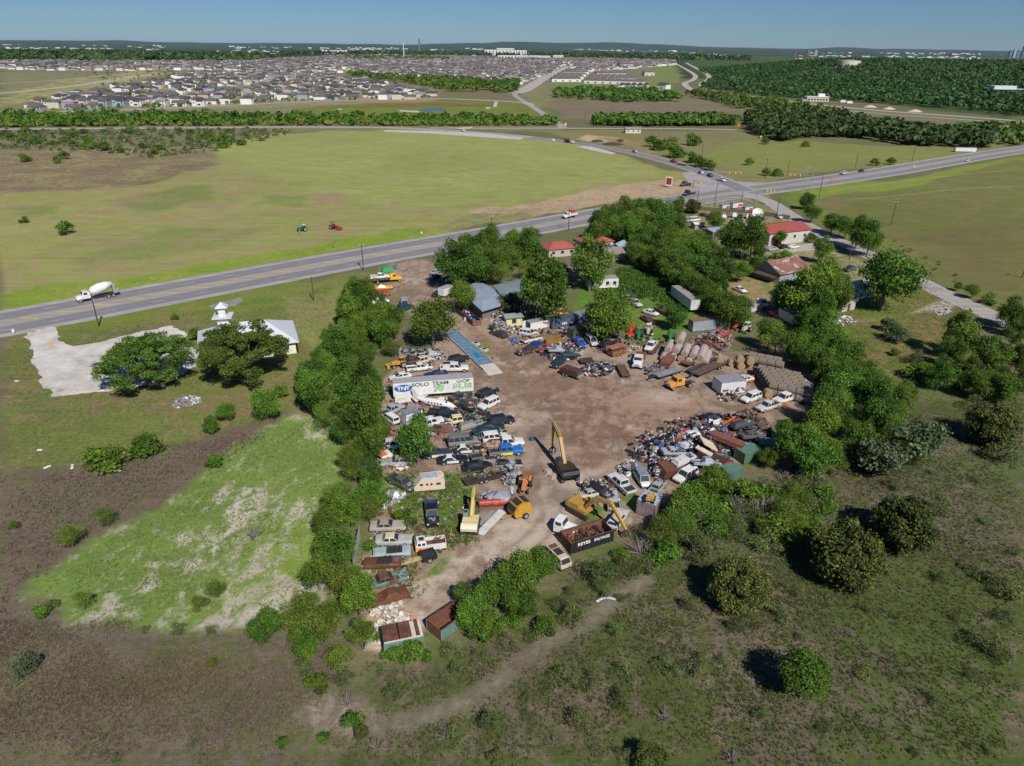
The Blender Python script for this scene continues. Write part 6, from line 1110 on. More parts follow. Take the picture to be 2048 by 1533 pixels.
# hay bales
m_bw = paint((.36, .29, .27), 0, .9, 0, 'wrapped_hay', .22, 2.2); m_bt = paint((.33, .24, .13), 0, .95, 0, 'hay', .3, 3); m_bg = paint((.2, .165, .13), 0, .95, 0, 'old_hay', .35, 2.5); m_net = paint((.5, .44, .43), 0, .8, 0, 'bale_net', .1)
def bale_me(m):
    mb = MB(); n = 18; secs = []
    for x, r in ((-.75, .68), (-.7, .78), (-.25, .8), (.2, .79), (.7, .78), (.75, .68)): secs.append([(x, cos(2 * pi * i / n) * r, sin(2 * pi * i / n) * r) for i in range(n)])
    mb.loft(secs, 0); mb.tube((-.78, 0, 0), (-.76, 0, 0), .3, .5, 12, 1); mb.tube((.76, 0, 0), (.78, 0, 0), .5, .3, 12, 1); return mb.mesh('bale', [m, m_bt])
BM = {'w': bale_me(m_bw), 't': bale_me(m_bt), 'g': bale_me(m_bg)}; nets = MB(); [nets.tube((x, 0, 0), (x + .05, 0, 0), .815, None, 18) for x in (-.5, 0, .45)]; NM = nets.mesh('netting', m_net)
def bale(k, px, rz, level, lab, group, s=1.0, xy=None):
    z = .8 + level * 1.35; x, y = xy if xy else at(*px, z); o = thing('hay_bale', lab, 'hay bale', (x, y, z), rz + random.uniform(-.08, .08), group, s); link('bale', BM[k], o)
    if k == 'w': link('netting', NM, o)
rzw = heading((1330, 710), (1345, 680)); GB = 'round bales stacked in the yard'
for i, (fx, fy) in enumerate([(1328, 715), (1346, 714), (1363, 716), (1378, 722), (1395, 724), (1410, 724)]):
    for j in range(4): x, y = at(fx, fy, .8); bale('w', None, rzw, 0, 'white netted round bale in the ground tier of the pale stack', 'white netted bales, ground tier', 1.05, (x + cos(rzw) * 1.7 * j, y + sin(rzw) * 1.7 * j))
for i, (fx, fy) in enumerate([(1337, 698), (1353, 700), (1370, 706), (1387, 710), (1402, 714)]):
    for j in range(3 if i < 4 else 4): x, y = at(fx, fy, 2.15); bale('w', None, rzw, 1, 'white netted round bale in the upper tier of the pale stack', 'white netted bales, upper tier', 1.05, (x + cos(rzw) * 1.7 * j, y + sin(rzw) * 1.7 * j))
for j in range(3): x, y = at(1360, 682, 3.4); bale('w', None, rzw, 2, 'white netted round bale on the very top of the pale stack', 'white netted bales, top row', 1.05, (x + cos(rzw) * 1.7 * j, y + sin(rzw) * 1.7 * j))
for px, lv, lab in (((1439, 723), 0, 'tan bale nearest the end of the black trailer'), ((1463, 725), 0, 'tan bale second from the black trailer'), ((1481, 731), 0, 'tan bale at the front of the middle group'), ((1480, 718), 1, 'tan bale on top of the middle group'), ((1492, 716), 0, 'tan bale behind the middle group'), ((1497, 729), 0, 'tan bale at the right of the middle group'), ((1500, 722), 1, 'darker tan bale on top at the right of the middle group'), ((1536, 787), 0, 'single tan bale between the white estate and the white pickup')):
    bale('t', px, rzw + .3, lv, lab, GB, 1.1)
rg = heading((1520, 740), (1560, 748)); 
def block(a, b, rows, cols, lv, lab, grp, k='g'):
    for i in range(rows):
        for j in range(cols):
            t = i / max(rows - 1, 1); px = a[0] + (b[0] - a[0]) * t; py = a[1] + (b[1] - a[1]) * t; x, y = at(px, py, .8 + 1.35 * lv); bale(k, None, rg, lv, lab, grp, 1.1, (x + cos(rg) * 1.75 * j, y + sin(rg) * 1.75 * j))
block((1514, 742), (1546, 785), 8, 6, 0, 'grey round bale in the ground tier of the big dark stack', 'grey bales, ground tier'); block((1524, 738), (1548, 772), 7, 5, 1, 'grey round bale in the upper tier of the big dark stack', 'grey bales, upper tier')
block((1504, 718), (1510, 728), 2, 4, 0, 'grey round bale in the low row behind the dark stack', 'grey bales, back row'); block((1506, 712), (1510, 720), 2, 4, 1, 'grey round bale on top of the back row behind the dark stack', 'grey bales, back row top')
# flat trailers
def flat_trailer(a, b, W, col, label, H=.8, name='flatbed_trailer', rust=.3, neck=False, wheels=2):
    A_ = at(*a, H); B_ = at(*b, H); L = hypot(B_[0] - A_[0], B_[1] - A_[1]); o = thing(name, label, 'trailer', ((A_[0] + B_[0]) / 2, (A_[1] + B_[1]) / 2, 0), atan2(B_[1] - A_[1], B_[0] - A_[0]))
    MB().box((0, 0, H), (L, W, .12)).build('deck', paint(col, rust, .85, 0, 'deck', .35, 1.2), o); mb = MB(); [mb.box((0, s * W / 2, H), (L + .1, .12, .2)) for s in (-1, 1)]; [mb.box((-L / 2 + i * L / 8, 0, H - .14), (.1, W - .1, .12)) for i in range(9)]; mb.build('frame', m_dark, o)
    if neck: mb = MB(); mb.box((L / 2 + 1.0, 0, H + .1), (2.2, .3, .2)); mb.box((L / 2 + 2.0, 0, H + .1), (.3, .3, .9)); mb.build('drawbar', m_dark, o)
    for i in range(wheels):
        for s in (-1, 1): wheel(o, -L / 4 + i * .95, s * (W / 2 - .05), .4, .26)
    return o
flat_trailer((1448, 722), (1390, 748), 2.5, (.1, .075, .06), 'long black flatbed trailer with worn boards', neck=True); flat_trailer((1432, 716), (1376, 742), .9, (.05, .05, .055), 'narrow black beam trailer behind the worn flatbed', neck=False)
flat_trailer((1358, 738), (1312, 752), 2.4, (.24, .24, .25), 'grey flatbed trailer with a gooseneck', neck=True, rust=.15); flat_trailer((1396, 716), (1370, 728), 2.3, RUST, 'small rusty flatbed trailer beside the wrapped bales', .9, rust=.5); flat_trailer((1302, 706), (1316, 686), 1.4, RUST, 'narrow rusty ramp between the lorry and the bales', .6, rust=.6)
flat_trailer((1186, 720), (1160, 722), 2.4, (.04, .032, .03), 'low black scrap deck right of the dark teal four wheel drive', .7); flat_trailer((1252, 752), (1240, 730), 1.8, (.12, .07, .05), 'rusty bed frame trailer beside the white lorry', .6, rust=.5)
container((1328, 738), (1342, 720), 2.0, 1.2, (.2, .085, .05), 'rust brown steel box in front of the wrapped bales', 'steel_box', .3, rust=.5, roof=(.2, .08, .05), cat='box')
ht = thing('livestock_trailer', 'rusty orange livestock trailer with slatted sides', 'trailer', (*at(1234, 702, 1), 0), heading((1256, 696), (1218, 706))); mb = MB(); mb.box((0, 0, .95), (4.3, 2.0, 1.0)); mb.build('lower_side', paint((.27, .12, .06), .4), ht); mb = MB(); mb.box((0, 0, 2.15), (4.4, 2.1, .12)); mb.box((2.1, 0, 2.1), (.5, 1.8, .2)); mb.build('roof', paint((.38, .15, .1), .3), ht)
mb = MB(); [mb.box((-2.1 + i * .35, s * .98, 1.8), (.08, .06, .7)) for i in range(13) for s in (-1, 1)]; mb.box((0, 0, 1.75), (4.2, .05, .1)); mb.build('slat', m_rust, ht); [wheel(ht, x, s * 1.0, .34, .22) for x in (-.45, .4) for s in (-1, 1)]
bt_ = thing('tank_trailer', 'dark rusty barrel trailer with twin rusty wheels by the track', 'trailer', (*at(1142, 746, .8), 0), heading((1124, 738), (1160, 750))); mb = MB(); mb.side([(-2.4, .6), (2.2, .6), (2.4, 1.2), (2.0, 1.9), (-1.9, 1.95), (-2.4, 1.4)], -1, 1); mb.build('body', paint((.075, .04, .04), .35), bt_); MB().box((2.3, 0, .75), (.8, 1.9, .5)).build('nose', m_steel, bt_); [wheel(bt_, x, s * 1.05, .38, .24) for x in (-1.2, -.35) for s in (-1, 1)]
hp = thing('grain_hopper', 'mustard brown hopper on its side above the junk pile', 'hopper', (*at(1106, 683, .6), 0), .3); MB().loft([[(-2, -.8, .2), (-2, .8, .2), (-2, .8, 1.3), (-2, -.8, 1.3)], [(2, -.8, .2), (2, .8, .2), (2, .9, 1.5), (2, -.9, 1.5)]]).build('body', paint((.33, .17, .04), .35), hp)
tp = thing('blue_tarpaulin', 'crumpled bright blue tarpaulin beside the track', 'tarpaulin', (*at(1030, 684), 0)); mb = MB(); [mb.box((random.uniform(-.7, .7), random.uniform(-.5, .5), .4), (1.0, .8, .7), rz=i, top=(.4, .3)) for i in range(6)]; mb.build('sheet', car((.02, .1, .5)), tp)
for px, c, lab, nm in (((931, 641), WHITE, 'white drum beside the open wagon', 'drum'), ((947, 643), (.03, .2, .42), 'blue drum at the end of the open wagon', 'drum'), ((911, 624), (.02, .2, .17), 'green drum above the open wagon', 'drum')):
    q = thing(nm, lab, 'drum', (*at(*px), 0)); mb = MB(); mb.tube((0, 0, 0), (0, 0, 1.0), .45, .45, 14); [mb.tube((0, 0, z), (0, 0, z + .04), .48, None, 14) for z in (.3, .66, .96)]; mb.build('shell', car(c), q)
# tractors and loaders
def tractor(px, fr, col, label, s=1.0, cab=None, rim=None, loader=False, name='tractor'):
    o = thing(name, label, 'tractor', (*at(*px, .8), 0), heading(px, fr), None, s); m = paint(col, .12, .5, 0, 'machine_paint', .15)
    MB().box((.9, 0, 1.15), (2.0, .7, .7), top=(.95, .8)).build('bonnet', m, o); mb = MB(); [mb.box((-.6, q * .7, 1.5), (1.3, .45, .12)) for q in (-1, 1)]; mb.box((-.5, 0, 1.0), (1.2, .9, .5)); mb.build('rear_body', m, o)
    wheel(o, -.7, .85, .78, .42); wheel(o, -.7, -.85, .78, .42); wheel(o, 1.5, .65, .42, .26); wheel(o, 1.5, -.65, .42, .26)
    mb = MB(); [mb.box((x, q * .5, 1.9), (.07, .07, 1.0)) for x in (-.95, -.1) for q in (-1, 1)]; mb.build('canopy_post', m_dark, o); MB().box((-.5, 0, 2.42), (1.2, 1.2, .08)).build('canopy', paint(cab or col, .1), o)
    if loader: mb = MB(); [mb.box((1.6, q * .5, 1.2), (2.2, .1, .16), ry=.25) for q in (-1, 1)]; mb.box((2.8, 0, .6), (.5, 1.9, .6)); mb.build('loader_arm', m, o)
    return o
tractor((800, 728), (786, 730), (.6, .28, .06), 'orange loader at the left belt above the white saloon', loader=True); tractor((1050, 968), (1046, 985), (.6, .24, .08), 'orange old tractor above the yellow baler', 1.05, loader=False, cab=(.3, .12, .06))
tractor((1262, 660), (1260, 676), (.62, .06, .02), 'bright red orange tractor at the left end of the tractor row', loader=True); tractor((1278, 670), (1276, 684), (.03, .22, .05), 'green tractor with a grey canopy left in the tractor row', cab=GREY); tractor((1297, 662), (1294, 676), (.5, .5, .48), 'white topped tractor in the middle of the tractor row', cab=WHITE)
tractor((1342, 674), (1338, 688), (.03, .25, .06), 'green tractor beside the wrapped bales'); tractor((1474, 652), (1462, 658), (.5, .12, .05), 'rust orange tractor at the right end of the silver trailer'); tractor((1492, 658), (1482, 664), (.5, .48, .4), 'white cabbed tractor at the edge of the right belt', cab=WHITE)
tractor((605, 459), (590, 461), (.02, .1, .08), 'dark green tractor with white canopy parked in the pale field', 1.05, cab=WHITE); tractor((668, 455), (680, 457), (.35, .03, .03), 'red tractor with a mower parked in the pale field', 1.1, cab=(.3, .03, .03), loader=True); tractor((1241, 282), (1234, 281), (.45, .13, .06), 'orange tractor working beside the curving road', 1.2, loader=True)
for px, fr, c, lab in (((1500, 762), (1520, 756), (.65, .08, .03), 'bright red hay rake behind the white box container'), ((1448, 664), (1470, 668), (.5, .06, .03), 'red farm implement below the silver trailer'), ((1560, 808), (1580, 804), (.6, .2, .03), 'orange implement behind the pale grey pickup'), ((1455, 858), (1430, 872), (.7, .18, .03), 'orange tubular frame on top of the scrap heap')):
    q = thing('farm_implement', lab, 'implement', (*at(*px, .5), 0 if 'heap' not in lab else 1.6), heading(px, fr)); mb = MB(); mb.box((0, 0, .6), (4.2, .14, .14)); mb.box((0, .8, .6), (4.0, .12, .12))
    for i in range(8): mb.tube((-1.9 + i * .54, -.4, .2), (-1.9 + i * .54, 1.1, .9), .06, None, 5); mb.tube((-1.9 + i * .54, .8, .6), (-1.7 + i * .54, .8, 1.2), .05, None, 5)
    mb.build('frame', paint(c, .1), q)
# ---------------------------------------------------------------- the aeroplane
ap = thing('aeroplane_fuselage', 'white aeroplane fuselage with a red belly stripe lying in front of the lettered trailer', 'aeroplane', (*at(870, 806, .7), .75), heading((822, 800), (914, 815))); mb = MB(); secs = []
for x, r, z in ((-4.6, .16, .5), (-3.4, .34, .35), (-2, .6, .12), (-.8, .78, 0), (1.6, .8, 0), (2.7, .7, -.05), (3.7, .46, -.16), (4.5, .16, -.3)): secs.append([(x, cos(2 * pi * i / 16) * r, z + sin(2 * pi * i / 16) * r) for i in range(16)])
mb.loft(secs); mb.build('fuselage', car((.68, .68, .68), .0), ap, True); mb = MB(); [mb.box((-.3, s * .775, -.16), (6.0, .05, .13)) for s in (-1, 1)]; mb.build('stripe', car((.45, .1, .09)), ap)
for i in range(5):
    for s in (-1, 1): MB().box((-1.0 + i * .65, s * .75, .25), (.3, .07, .28)).build('cabin_window', m_glass, ap)
MB().box((2.55, 0, .56), (.5, .8, .2), ry=.5).build('windscreen', m_glass, ap); MB().side([(-4.6, .5), (-3.5, .6), (-4.3, 2.2), (-4.95, 2.3)], -.06, .06).build('tail_fin', car((.66, .64, .62)), ap)
MB().prism([(-.8, -.35), (1.0, -.3), (.6, 3.0), (-.4, 3.0)], .0, .1).build('wing_stub', car(WHITE), ap).location = (0, .5, -.5)
q = thing('aeroplane_wing', 'loose white aeroplane wing leaning behind the fuselage', 'aeroplane wing', (*at(846, 792, .8), .9), heading((826, 800), (862, 782))); MB().prism([(-2.6, -.7), (2.6, -.45), (2.6, .45), (-2.6, .8)], -.07, .08).build('panel', car((.5, .5, .5)), q); q.rotation_euler[0] = .5
q = thing('engine_cowling', 'cream cowling lying at the nose of the aeroplane', 'cowling', (*at(902, 802), .35), heading((892, 800), (912, 804))); MB().tube((-.9, 0, 0), (.9, 0, 0), .35, .26, 12).build('shell', car((.72, .6, .4)), q)
# ---------------------------------------------------------------- heaps of scrap
scrap('scrap_heap', 'great heap of mixed scrap metal, appliances and panels', [(1264, 912), (1290, 885), (1340, 862), (1385, 850), (1430, 846), (1470, 858), (1480, 885), (1470, 915), (1430, 930), (1392, 940), (1345, 945), (1310, 930), (1280, 925)], 1700, 3.2, 1.15, None, 11)
scrap('dark_scrap_heap', 'dark tangled heap of iron and engine parts', [(1402, 842), (1440, 836), (1480, 828), (1530, 842), (1548, 870), (1530, 892), (1490, 895), (1466, 880), (1440, 850)], 800, 2.8, .9, [BLACK, GREY, (.08, .06, .05), RUST, (.1, .09, .09), (.2, .17, .14), (.05, .07, .1), (.25, .25, .27)], 12)
scrap('scrap_heap', 'heap of wheels and metal beside the white pickup', [(1235, 935), (1262, 925), (1275, 935), (1260, 950), (1240, 955)], 130, 1.5, .8, [WHITE, SILVER, BLACK, GREY], 13); scrap('scrap_heap', 'engine and body parts between the van cab and the brown box', [(1300, 925), (1330, 920), (1335, 958), (1310, 965), (1298, 945)], 200, 1.6, .8, None, 14)
scrap('scrap_heap', 'junk piled behind the yellow excavator at the scrub edge', [(1155, 968), (1200, 962), (1225, 975), (1235, 1005), (1205, 1012), (1185, 995), (1160, 985)], 330, 1.5, .9, None, 15); scrap('scrap_heap', 'light junk pile beside the pale yellow shed', [(978, 645), (1000, 632), (1024, 645), (1020, 660), (990, 660)], 220, 1.3, .6, [WHITE, SILVER, (.4, .35, .4), GREY, RUST, (.3, .3, .33)], 16)
scrap('scrap_heap', 'long junk pile of engines and parts in the middle of the yard rank', [(1070, 700), (1100, 690), (1140, 685), (1165, 700), (1160, 720), (1120, 722), (1090, 722)], 420, 1.5, .8, None, 17); scrap('scrap_heap', 'junk and drums right of the barrel trailer', [(1160, 738), (1180, 726), (1215, 725), (1232, 735), (1225, 752), (1190, 756), (1165, 752)], 260, 1.2, .7, None, 18)
scrap('scrap_heap', 'dark junk between the silver van and the livestock trailer', [(1195, 690), (1205, 668), (1232, 668), (1245, 680), (1222, 705), (1200, 705)], 220, 1.6, .8, [BLACK, GREY, (.05, .07, .12), RUST, SILVER], 19); scrap('scrap_heap', 'junk among the trees below the dark roof', [(1045, 615), (1095, 608), (1140, 618), (1130, 632), (1080, 636), (1046, 630)], 260, 1.1, .7, [WHITE, RUST, GREY, ORANGE, (.5, .3, .25), BLUE], 20)
scrap('scrap_heap', 'rusty trucks and frames below the silver trailer', [(1380, 680), (1420, 664), (1460, 665), (1465, 690), (1440, 712), (1425, 715), (1420, 690), (1385, 690)], 380, 1.5, 1.0, [RUST, RUST, BLACK, GREY, (.4, .4, .42), RED, (.2, .13, .1)], 21); scrap('scrap_heap', 'scrap wheels between the lorry and the grey flatbed', [(1288, 735), (1312, 725), (1330, 738), (1310, 752), (1290, 750)], 140, .9, .7, [BLACK, SILVER, RUST, GREY], 22)
scrap('scrap_heap', 'metal bits beside the graffiti container', [(1432, 788), (1480, 786), (1484, 798), (1450, 806), (1436, 800)], 90, .4, .5, None, 23); scrap('scrap_heap', 'litter and parts around the ambulance body', [(1596, 792), (1630, 785), (1640, 800), (1600, 812)], 110, .8, .6, None, 24)
scrap('scrap_heap', 'car parts in the upper left rank of wrecks', [(800, 700), (880, 700), (892, 716), (850, 726), (810, 722)], 300, 1.1, .8, [WHITE, GREY, SILVER, BLACK, (.2, .22, .15), (.3, .33, .38)], 25); scrap('scrap_heap', 'engines and body parts among the middle wrecks', [(905, 790), (950, 795), (955, 820), (940, 835), (905, 825)], 260, 1.2, .8, [BLACK, GREY, RUST, (.05, .06, .07), ORANGE, SILVER], 26)
scrap('scrap_heap', 'rusty parts between the jeep and the dark coupes', [(925, 830), (960, 822), (985, 828), (960, 845), (935, 855), (900, 860)], 190, .8, .7, [RUST, GREY, (.2, .24, .2), BLACK, (.3, .3, .2)], 27); scrap('timber_pile', 'reddish boards scattered under the feathery tree', [(870, 850), (900, 850), (905, 875), (870, 885)], 120, .4, .9, [(.3, .17, .14), (.24, .13, .1)], 28)
scrap('scrap_heap', 'axles and wheels on the end of the cage trailer', [(1000, 935), (1035, 932), (1040, 950), (1025, 975), (1005, 968)], 230, 1.6, .8, [BLACK, GREY, (.12, .11, .1), SILVER], 29); scrap('scrap_heap', 'junk inside the cage trailer', [(940, 955), (1000, 940), (1002, 955), (945, 968)], 160, 1.3, .7, [BLACK, RUST, GREY, (.3, .28, .2)], 30)
scrap('scrap_heap', 'blue and white bits around the beetle shell', [(958, 985), (985, 985), (1010, 995), (1024, 975), (1030, 990), (1000, 1010), (965, 1000)], 110, .9, .6, [BLUE, WHITE, GREY, (.3, .32, .35)], 31); scrap('scrap_heap', 'white scrap tangled in the belt edge', [(748, 1005), (780, 985), (810, 985), (800, 1005), (760, 1020)], 130, .8, .9, [WHITE, WHITE, SILVER, GREY], 32)
scrap('scrap_heap', 'white and rust junk under the pale grey wreck', [(775, 915), (812, 912), (815, 940), (785, 942)], 110, .7, .7, [WHITE, RUST, (.5, .45, .38)], 33); scrap('rubble_heap', 'pinkish white rubble at the lower end of the yard', [(742, 1215), (800, 1205), (830, 1225), (800, 1270), (760, 1290), (738, 1250)], 380, .4, .26, [(.42, .34, .28), (.5, .44, .38), (.32, .22, .17), (.6, .57, .5), (.3, .26, .22)], 34)
scrap('scrap_load', 'rusty scrap filling the open black sided container', [(1134, 1096), (1210, 1072), (1194, 1056), (1122, 1080)], 190, 1.4, .9, [RUST, RUST, (.22, .1, .06), BLACK], 35); scrap('litter_heap', 'heap of dumped household litter on the grass below the hall', [(345, 810), (352, 800), (375, 792), (398, 796), (404, 804), (380, 812), (352, 818)], 260, .6, .55, [WHITE, WHITE, SILVER, GREY, (.35, .25, .2), (.5, .5, .55)], 36)
scrap('scrap_heap', 'bits scattered along the entrance track', [(1000, 655), (1020, 650), (1060, 690), (1050, 712), (1030, 700)], 110, .6, .6, [RUST, BLACK, GREY, SILVER, (.4, .25, .1)], 37); scrap('scrap_heap', 'debris beside the rusty roofed shed', [(1668, 640), (1695, 632), (1712, 645), (1690, 652), (1665, 650)], 160, .7, .6, [SILVER, GREY, (.3, .25, .22), WHITE], 38)
scrap('rubble_heap', 'concrete debris beside the bend of the side road', [(1866, 622), (1895, 612), (1906, 626), (1875, 632)], 90, .4, .7, [(.4, .4, .4), (.3, .3, .3), (.5, .48, .45)], 39); scrap('scrap_heap', 'parts strewn under the left belt trees', [(790, 745), (812, 742), (800, 770), (780, 790), (772, 770)], 140, .8, .7, [ORANGE, RUST, GREY, (.1, .2, .1)], 40)
scrap('scrap_heap', 'junk along the curved roof', [(955, 620), (985, 622), (1020, 612), (1046, 612), (1040, 625), (990, 640), (960, 638)], 230, .8, .6, [RUST, GREY, BLACK, (.3, .2, .15), WHITE, SILVER], 41)
# large single pieces on the great heap
for (px, z, d, r_, c, lab) in (((1418, 888), 3.2, (3.6, 2.0, .25), (.4, .3, .6), (.62, .52, .36), 'large beige panel tilted on top of the great scrap heap'), ((1408, 902), 2.6, (3.0, .9, .2), (-.7, .2, .2), (.6, .52, .42), 'long beige plank across the great scrap heap'), ((1374, 890), 2.6, (2.4, 1.1, .7), (.7, .1, .2), (.62, .63, .65), 'white long cabinet on the great scrap heap'),
                            ((1328, 886), 1.8, (1.5, .9, .5), (.2, .3, 0), (.02, .12, .45), 'small blue box on the great scrap heap'), ((1366, 862), 2.2, (1.2, .8, .8), (.3, .1, 0), (.5, .04, .04), 'red box at the back of the great scrap heap'), ((1394, 862), 2.6, (2.2, 1.6, .3), (1.2, .2, .2), (.66, .66, .66), 'white sheet at the back of the great scrap heap'),
                            ((1340, 938), 1.0, (4.2, 2.6, 1.7), (.5, .25, .1), (.13, .055, .035), 'rust brown steel box at the foot of the great scrap heap'), ((1455, 880), 2.6, (6.0, 1.6, .9), (-.6, .1, .1), (.2, .08, .05), 'rusty long trough on the right of the great scrap heap'), ((1430, 918), 1.6, (6.0, 1.6, 1.0), (-.6, .1, .1), (.06, .03, .025), 'dark open truck bed lying under the rusty trough'), ((1502, 892), 1.8, (2.2, 1.4, .3), (.2, .1, .2), (.04, .3, .5), 'turquoise panel beside the green tanks')):
    q = thing('scrap_piece', lab, 'scrap piece', (*at(*px, z), z), 0); mb = MB(); mb.box((0, 0, 0), d, top=(.96, .94)); mb.box((0, 0, d[2] / 2 + .02), (d[0] * .9, d[1] * .12, .05)); mb.build('panel', paint(c, .12, .6, 0, 'scrap', .25), q); q.rotation_euler = (r_[1], r_[2], r_[0])
for px, lab in (((1096, 946), 'pale boulder at the excavator tracks, upper'), ((1106, 956), 'pale boulder at the excavator tracks, lower')):
    q = thing('boulder', lab, 'boulder', (*at(*px), .3), .6); MB().box((0, 0, 0), (1.4, 1.0, .7), top=(.7, .8)).build('stone', paint((.4, .33, .28)), q)
q = thing('plastic_chair', 'small dark blue litter piece near the excavator', 'litter', (*at(1064, 881), .2), .4); MB().box((0, 0, .2), (.8, .6, .5), top=(.6, .9)).build('seat', car((.05, .1, .16)), q)
sv_ = thing('white_litter', 'curved white strip lying in the scrub', 'litter', (*at(1211, 1203), .15), .2); mb = MB(); [mb.box((-1.0 + i * .5, .35 * sin(i * .8), .1), (.6, .3, .08), rz=.5 - i * .25) for i in range(5)]; mb.build('strip', car(WHITE), sv_)
for i, (px, py) in enumerate(((80, 902), (95, 936), (145, 935), (236, 944), (260, 918), (232, 939), (34, 764), (203, 783))):
    q = thing('litter', 'scrap of white litter on the bank left of the pond bed' if i < 6 else 'scrap of white litter on the grass by the parking lot', 'litter', (*at(px, py), .1), i, 'white litter on the bank' if i < 6 else 'white litter by the parking lot'); MB().box((0, 0, .1), (.9 + .3 * (i % 3), .45, .14), top=(.8, .7)).build('sheet', car(WHITE), q)
# corrugated fence at the left belt
fe = thing('corrugated_fence', 'corrugated metal fence panel at the belt edge beside the tan cars', 'fence', (*at(714, 1104), 0), heading((720, 1078), (708, 1134))); mb = MB(); [mb.box((-3.4 + i * .25, .04 * (i % 2), 1.0), (.24, .05, 2.0)) for i in range(28)]; mb.build('sheet', m_steel, fe); mb = MB(); [mb.box((x, -.1, 1.0), (.1, .1, 2.1)) for x in (-3.2, 0, 3.2)]; mb.build('post', m_wood, fe)

# more crushed shells in and around the heaps
CR_ = [((1330, 905), (1362, 900), SILVER, 1.6, 'silver crushed shell in the left flank of the great heap'), ((1352, 925), (1384, 912), (.5, .5, .52), 1.9, 'pale grey crushed shell in the lower middle of the great heap'), ((1368, 872), (1400, 866), WHITE, 2.0, 'white crushed shell along the back of the great heap'), ((1398, 928), (1428, 926), (.3, .34, .42), 1.7, 'blue grey door shell at the foot of the great heap'), ((1300, 888), (1330, 880), BLACK, 1.0, 'black crushed shell at the left back of the great heap'),
 ((1470, 852), (1502, 846), (.06, .06, .07), 2.0, 'dark crushed shell on the dark iron heap'), ((1488, 872), (1520, 868), (.12, .1, .1), 1.8, 'brown black shell on the dark iron heap'), ((1100, 702), (1126, 698), SILVER, .9, 'silver shell in the long middle junk pile'), ((1126, 712), (1152, 706), (.05, .07, .1), .8, 'dark blue shell in the long middle junk pile'), ((1205, 690), (1228, 682), BLACK, .9, 'black shell between the silver van and the livestock trailer'),
 ((1395, 690), (1425, 682), RUST, .7, 'rusty truck shell below the silver trailer'), ((1425, 672), (1455, 668), (.3, .08, .06), .7, 'dark red shell below the silver trailer'), ((916, 808), (944, 822), BLACK, .5, 'black shell among the middle wrecks'), ((930, 852), (958, 848), (.25, .24, .22), .4, 'grey shell beside the jeep'), ((800, 706), (830, 702), (.2, .22, .24), .4, 'grey green shell in the upper left rank'), ((846, 712), (874, 706), (.4, .42, .45), .4, 'pale shell in the upper left rank'),
 ((1170, 990), (1200, 984), (.5, .45, .4), .6, 'cream shell in the junk behind the yellow excavator'), ((1192, 978), (1216, 990), BLACK, .7, 'black shell in the junk behind the yellow excavator'), ((775, 862), (800, 866), (.3, .15, .1), .2, 'rust red shell at the belt edge under the white box'), ((876, 858), (906, 862), (.2, .1, .08), .1, 'brown shell among the reddish boards')]
for i, (a, b, c, z, lab) in enumerate(CR_): V(('oldcar', 'wagon', 'sedan', 'pickup')[i % 4], a, b, c, lab, 'wreck', .15, name='crushed_car', wheels=False, glass=i % 2 == 0, z=z - .2, tilt=(random.uniform(-.25, .25), random.uniform(-.2, .2)), hood='missing', s=.88, skip=('headlight', 'tail_lamp', 'bumper'))
scrap('scrap_heap', 'odd parts lying between the ranks of wrecks on the left', [(770, 770), (800, 860), (850, 880), (950, 900), (1030, 920), (1010, 860), (960, 820), (930, 790), (880, 815)], 520, .35, .55, None, 51)
scrap('scrap_heap', 'odd parts lying in the weeds around the tan cars', [(760, 1000), (870, 980), (960, 1000), (900, 1090), (830, 1130), (740, 1190), (735, 1090)], 240, .25, .5, [WHITE, RUST, GREY, RUST, SILVER, (.4, .35, .28)], 52)
scrap('scrap_heap', 'odd parts scattered behind the middle rank of vehicles', [(985, 640), (1080, 640), (1200, 655), (1290, 650), (1330, 690), (1290, 720), (1180, 700), (1060, 690)], 620, .5, .6, None, 53)
scrap('scrap_heap', 'small debris spilling from the great heap onto the dirt', [(1245, 915), (1270, 870), (1340, 840), (1410, 825), (1420, 850), (1330, 870), (1290, 900), (1275, 925)], 330, .18, .4, None, 54)
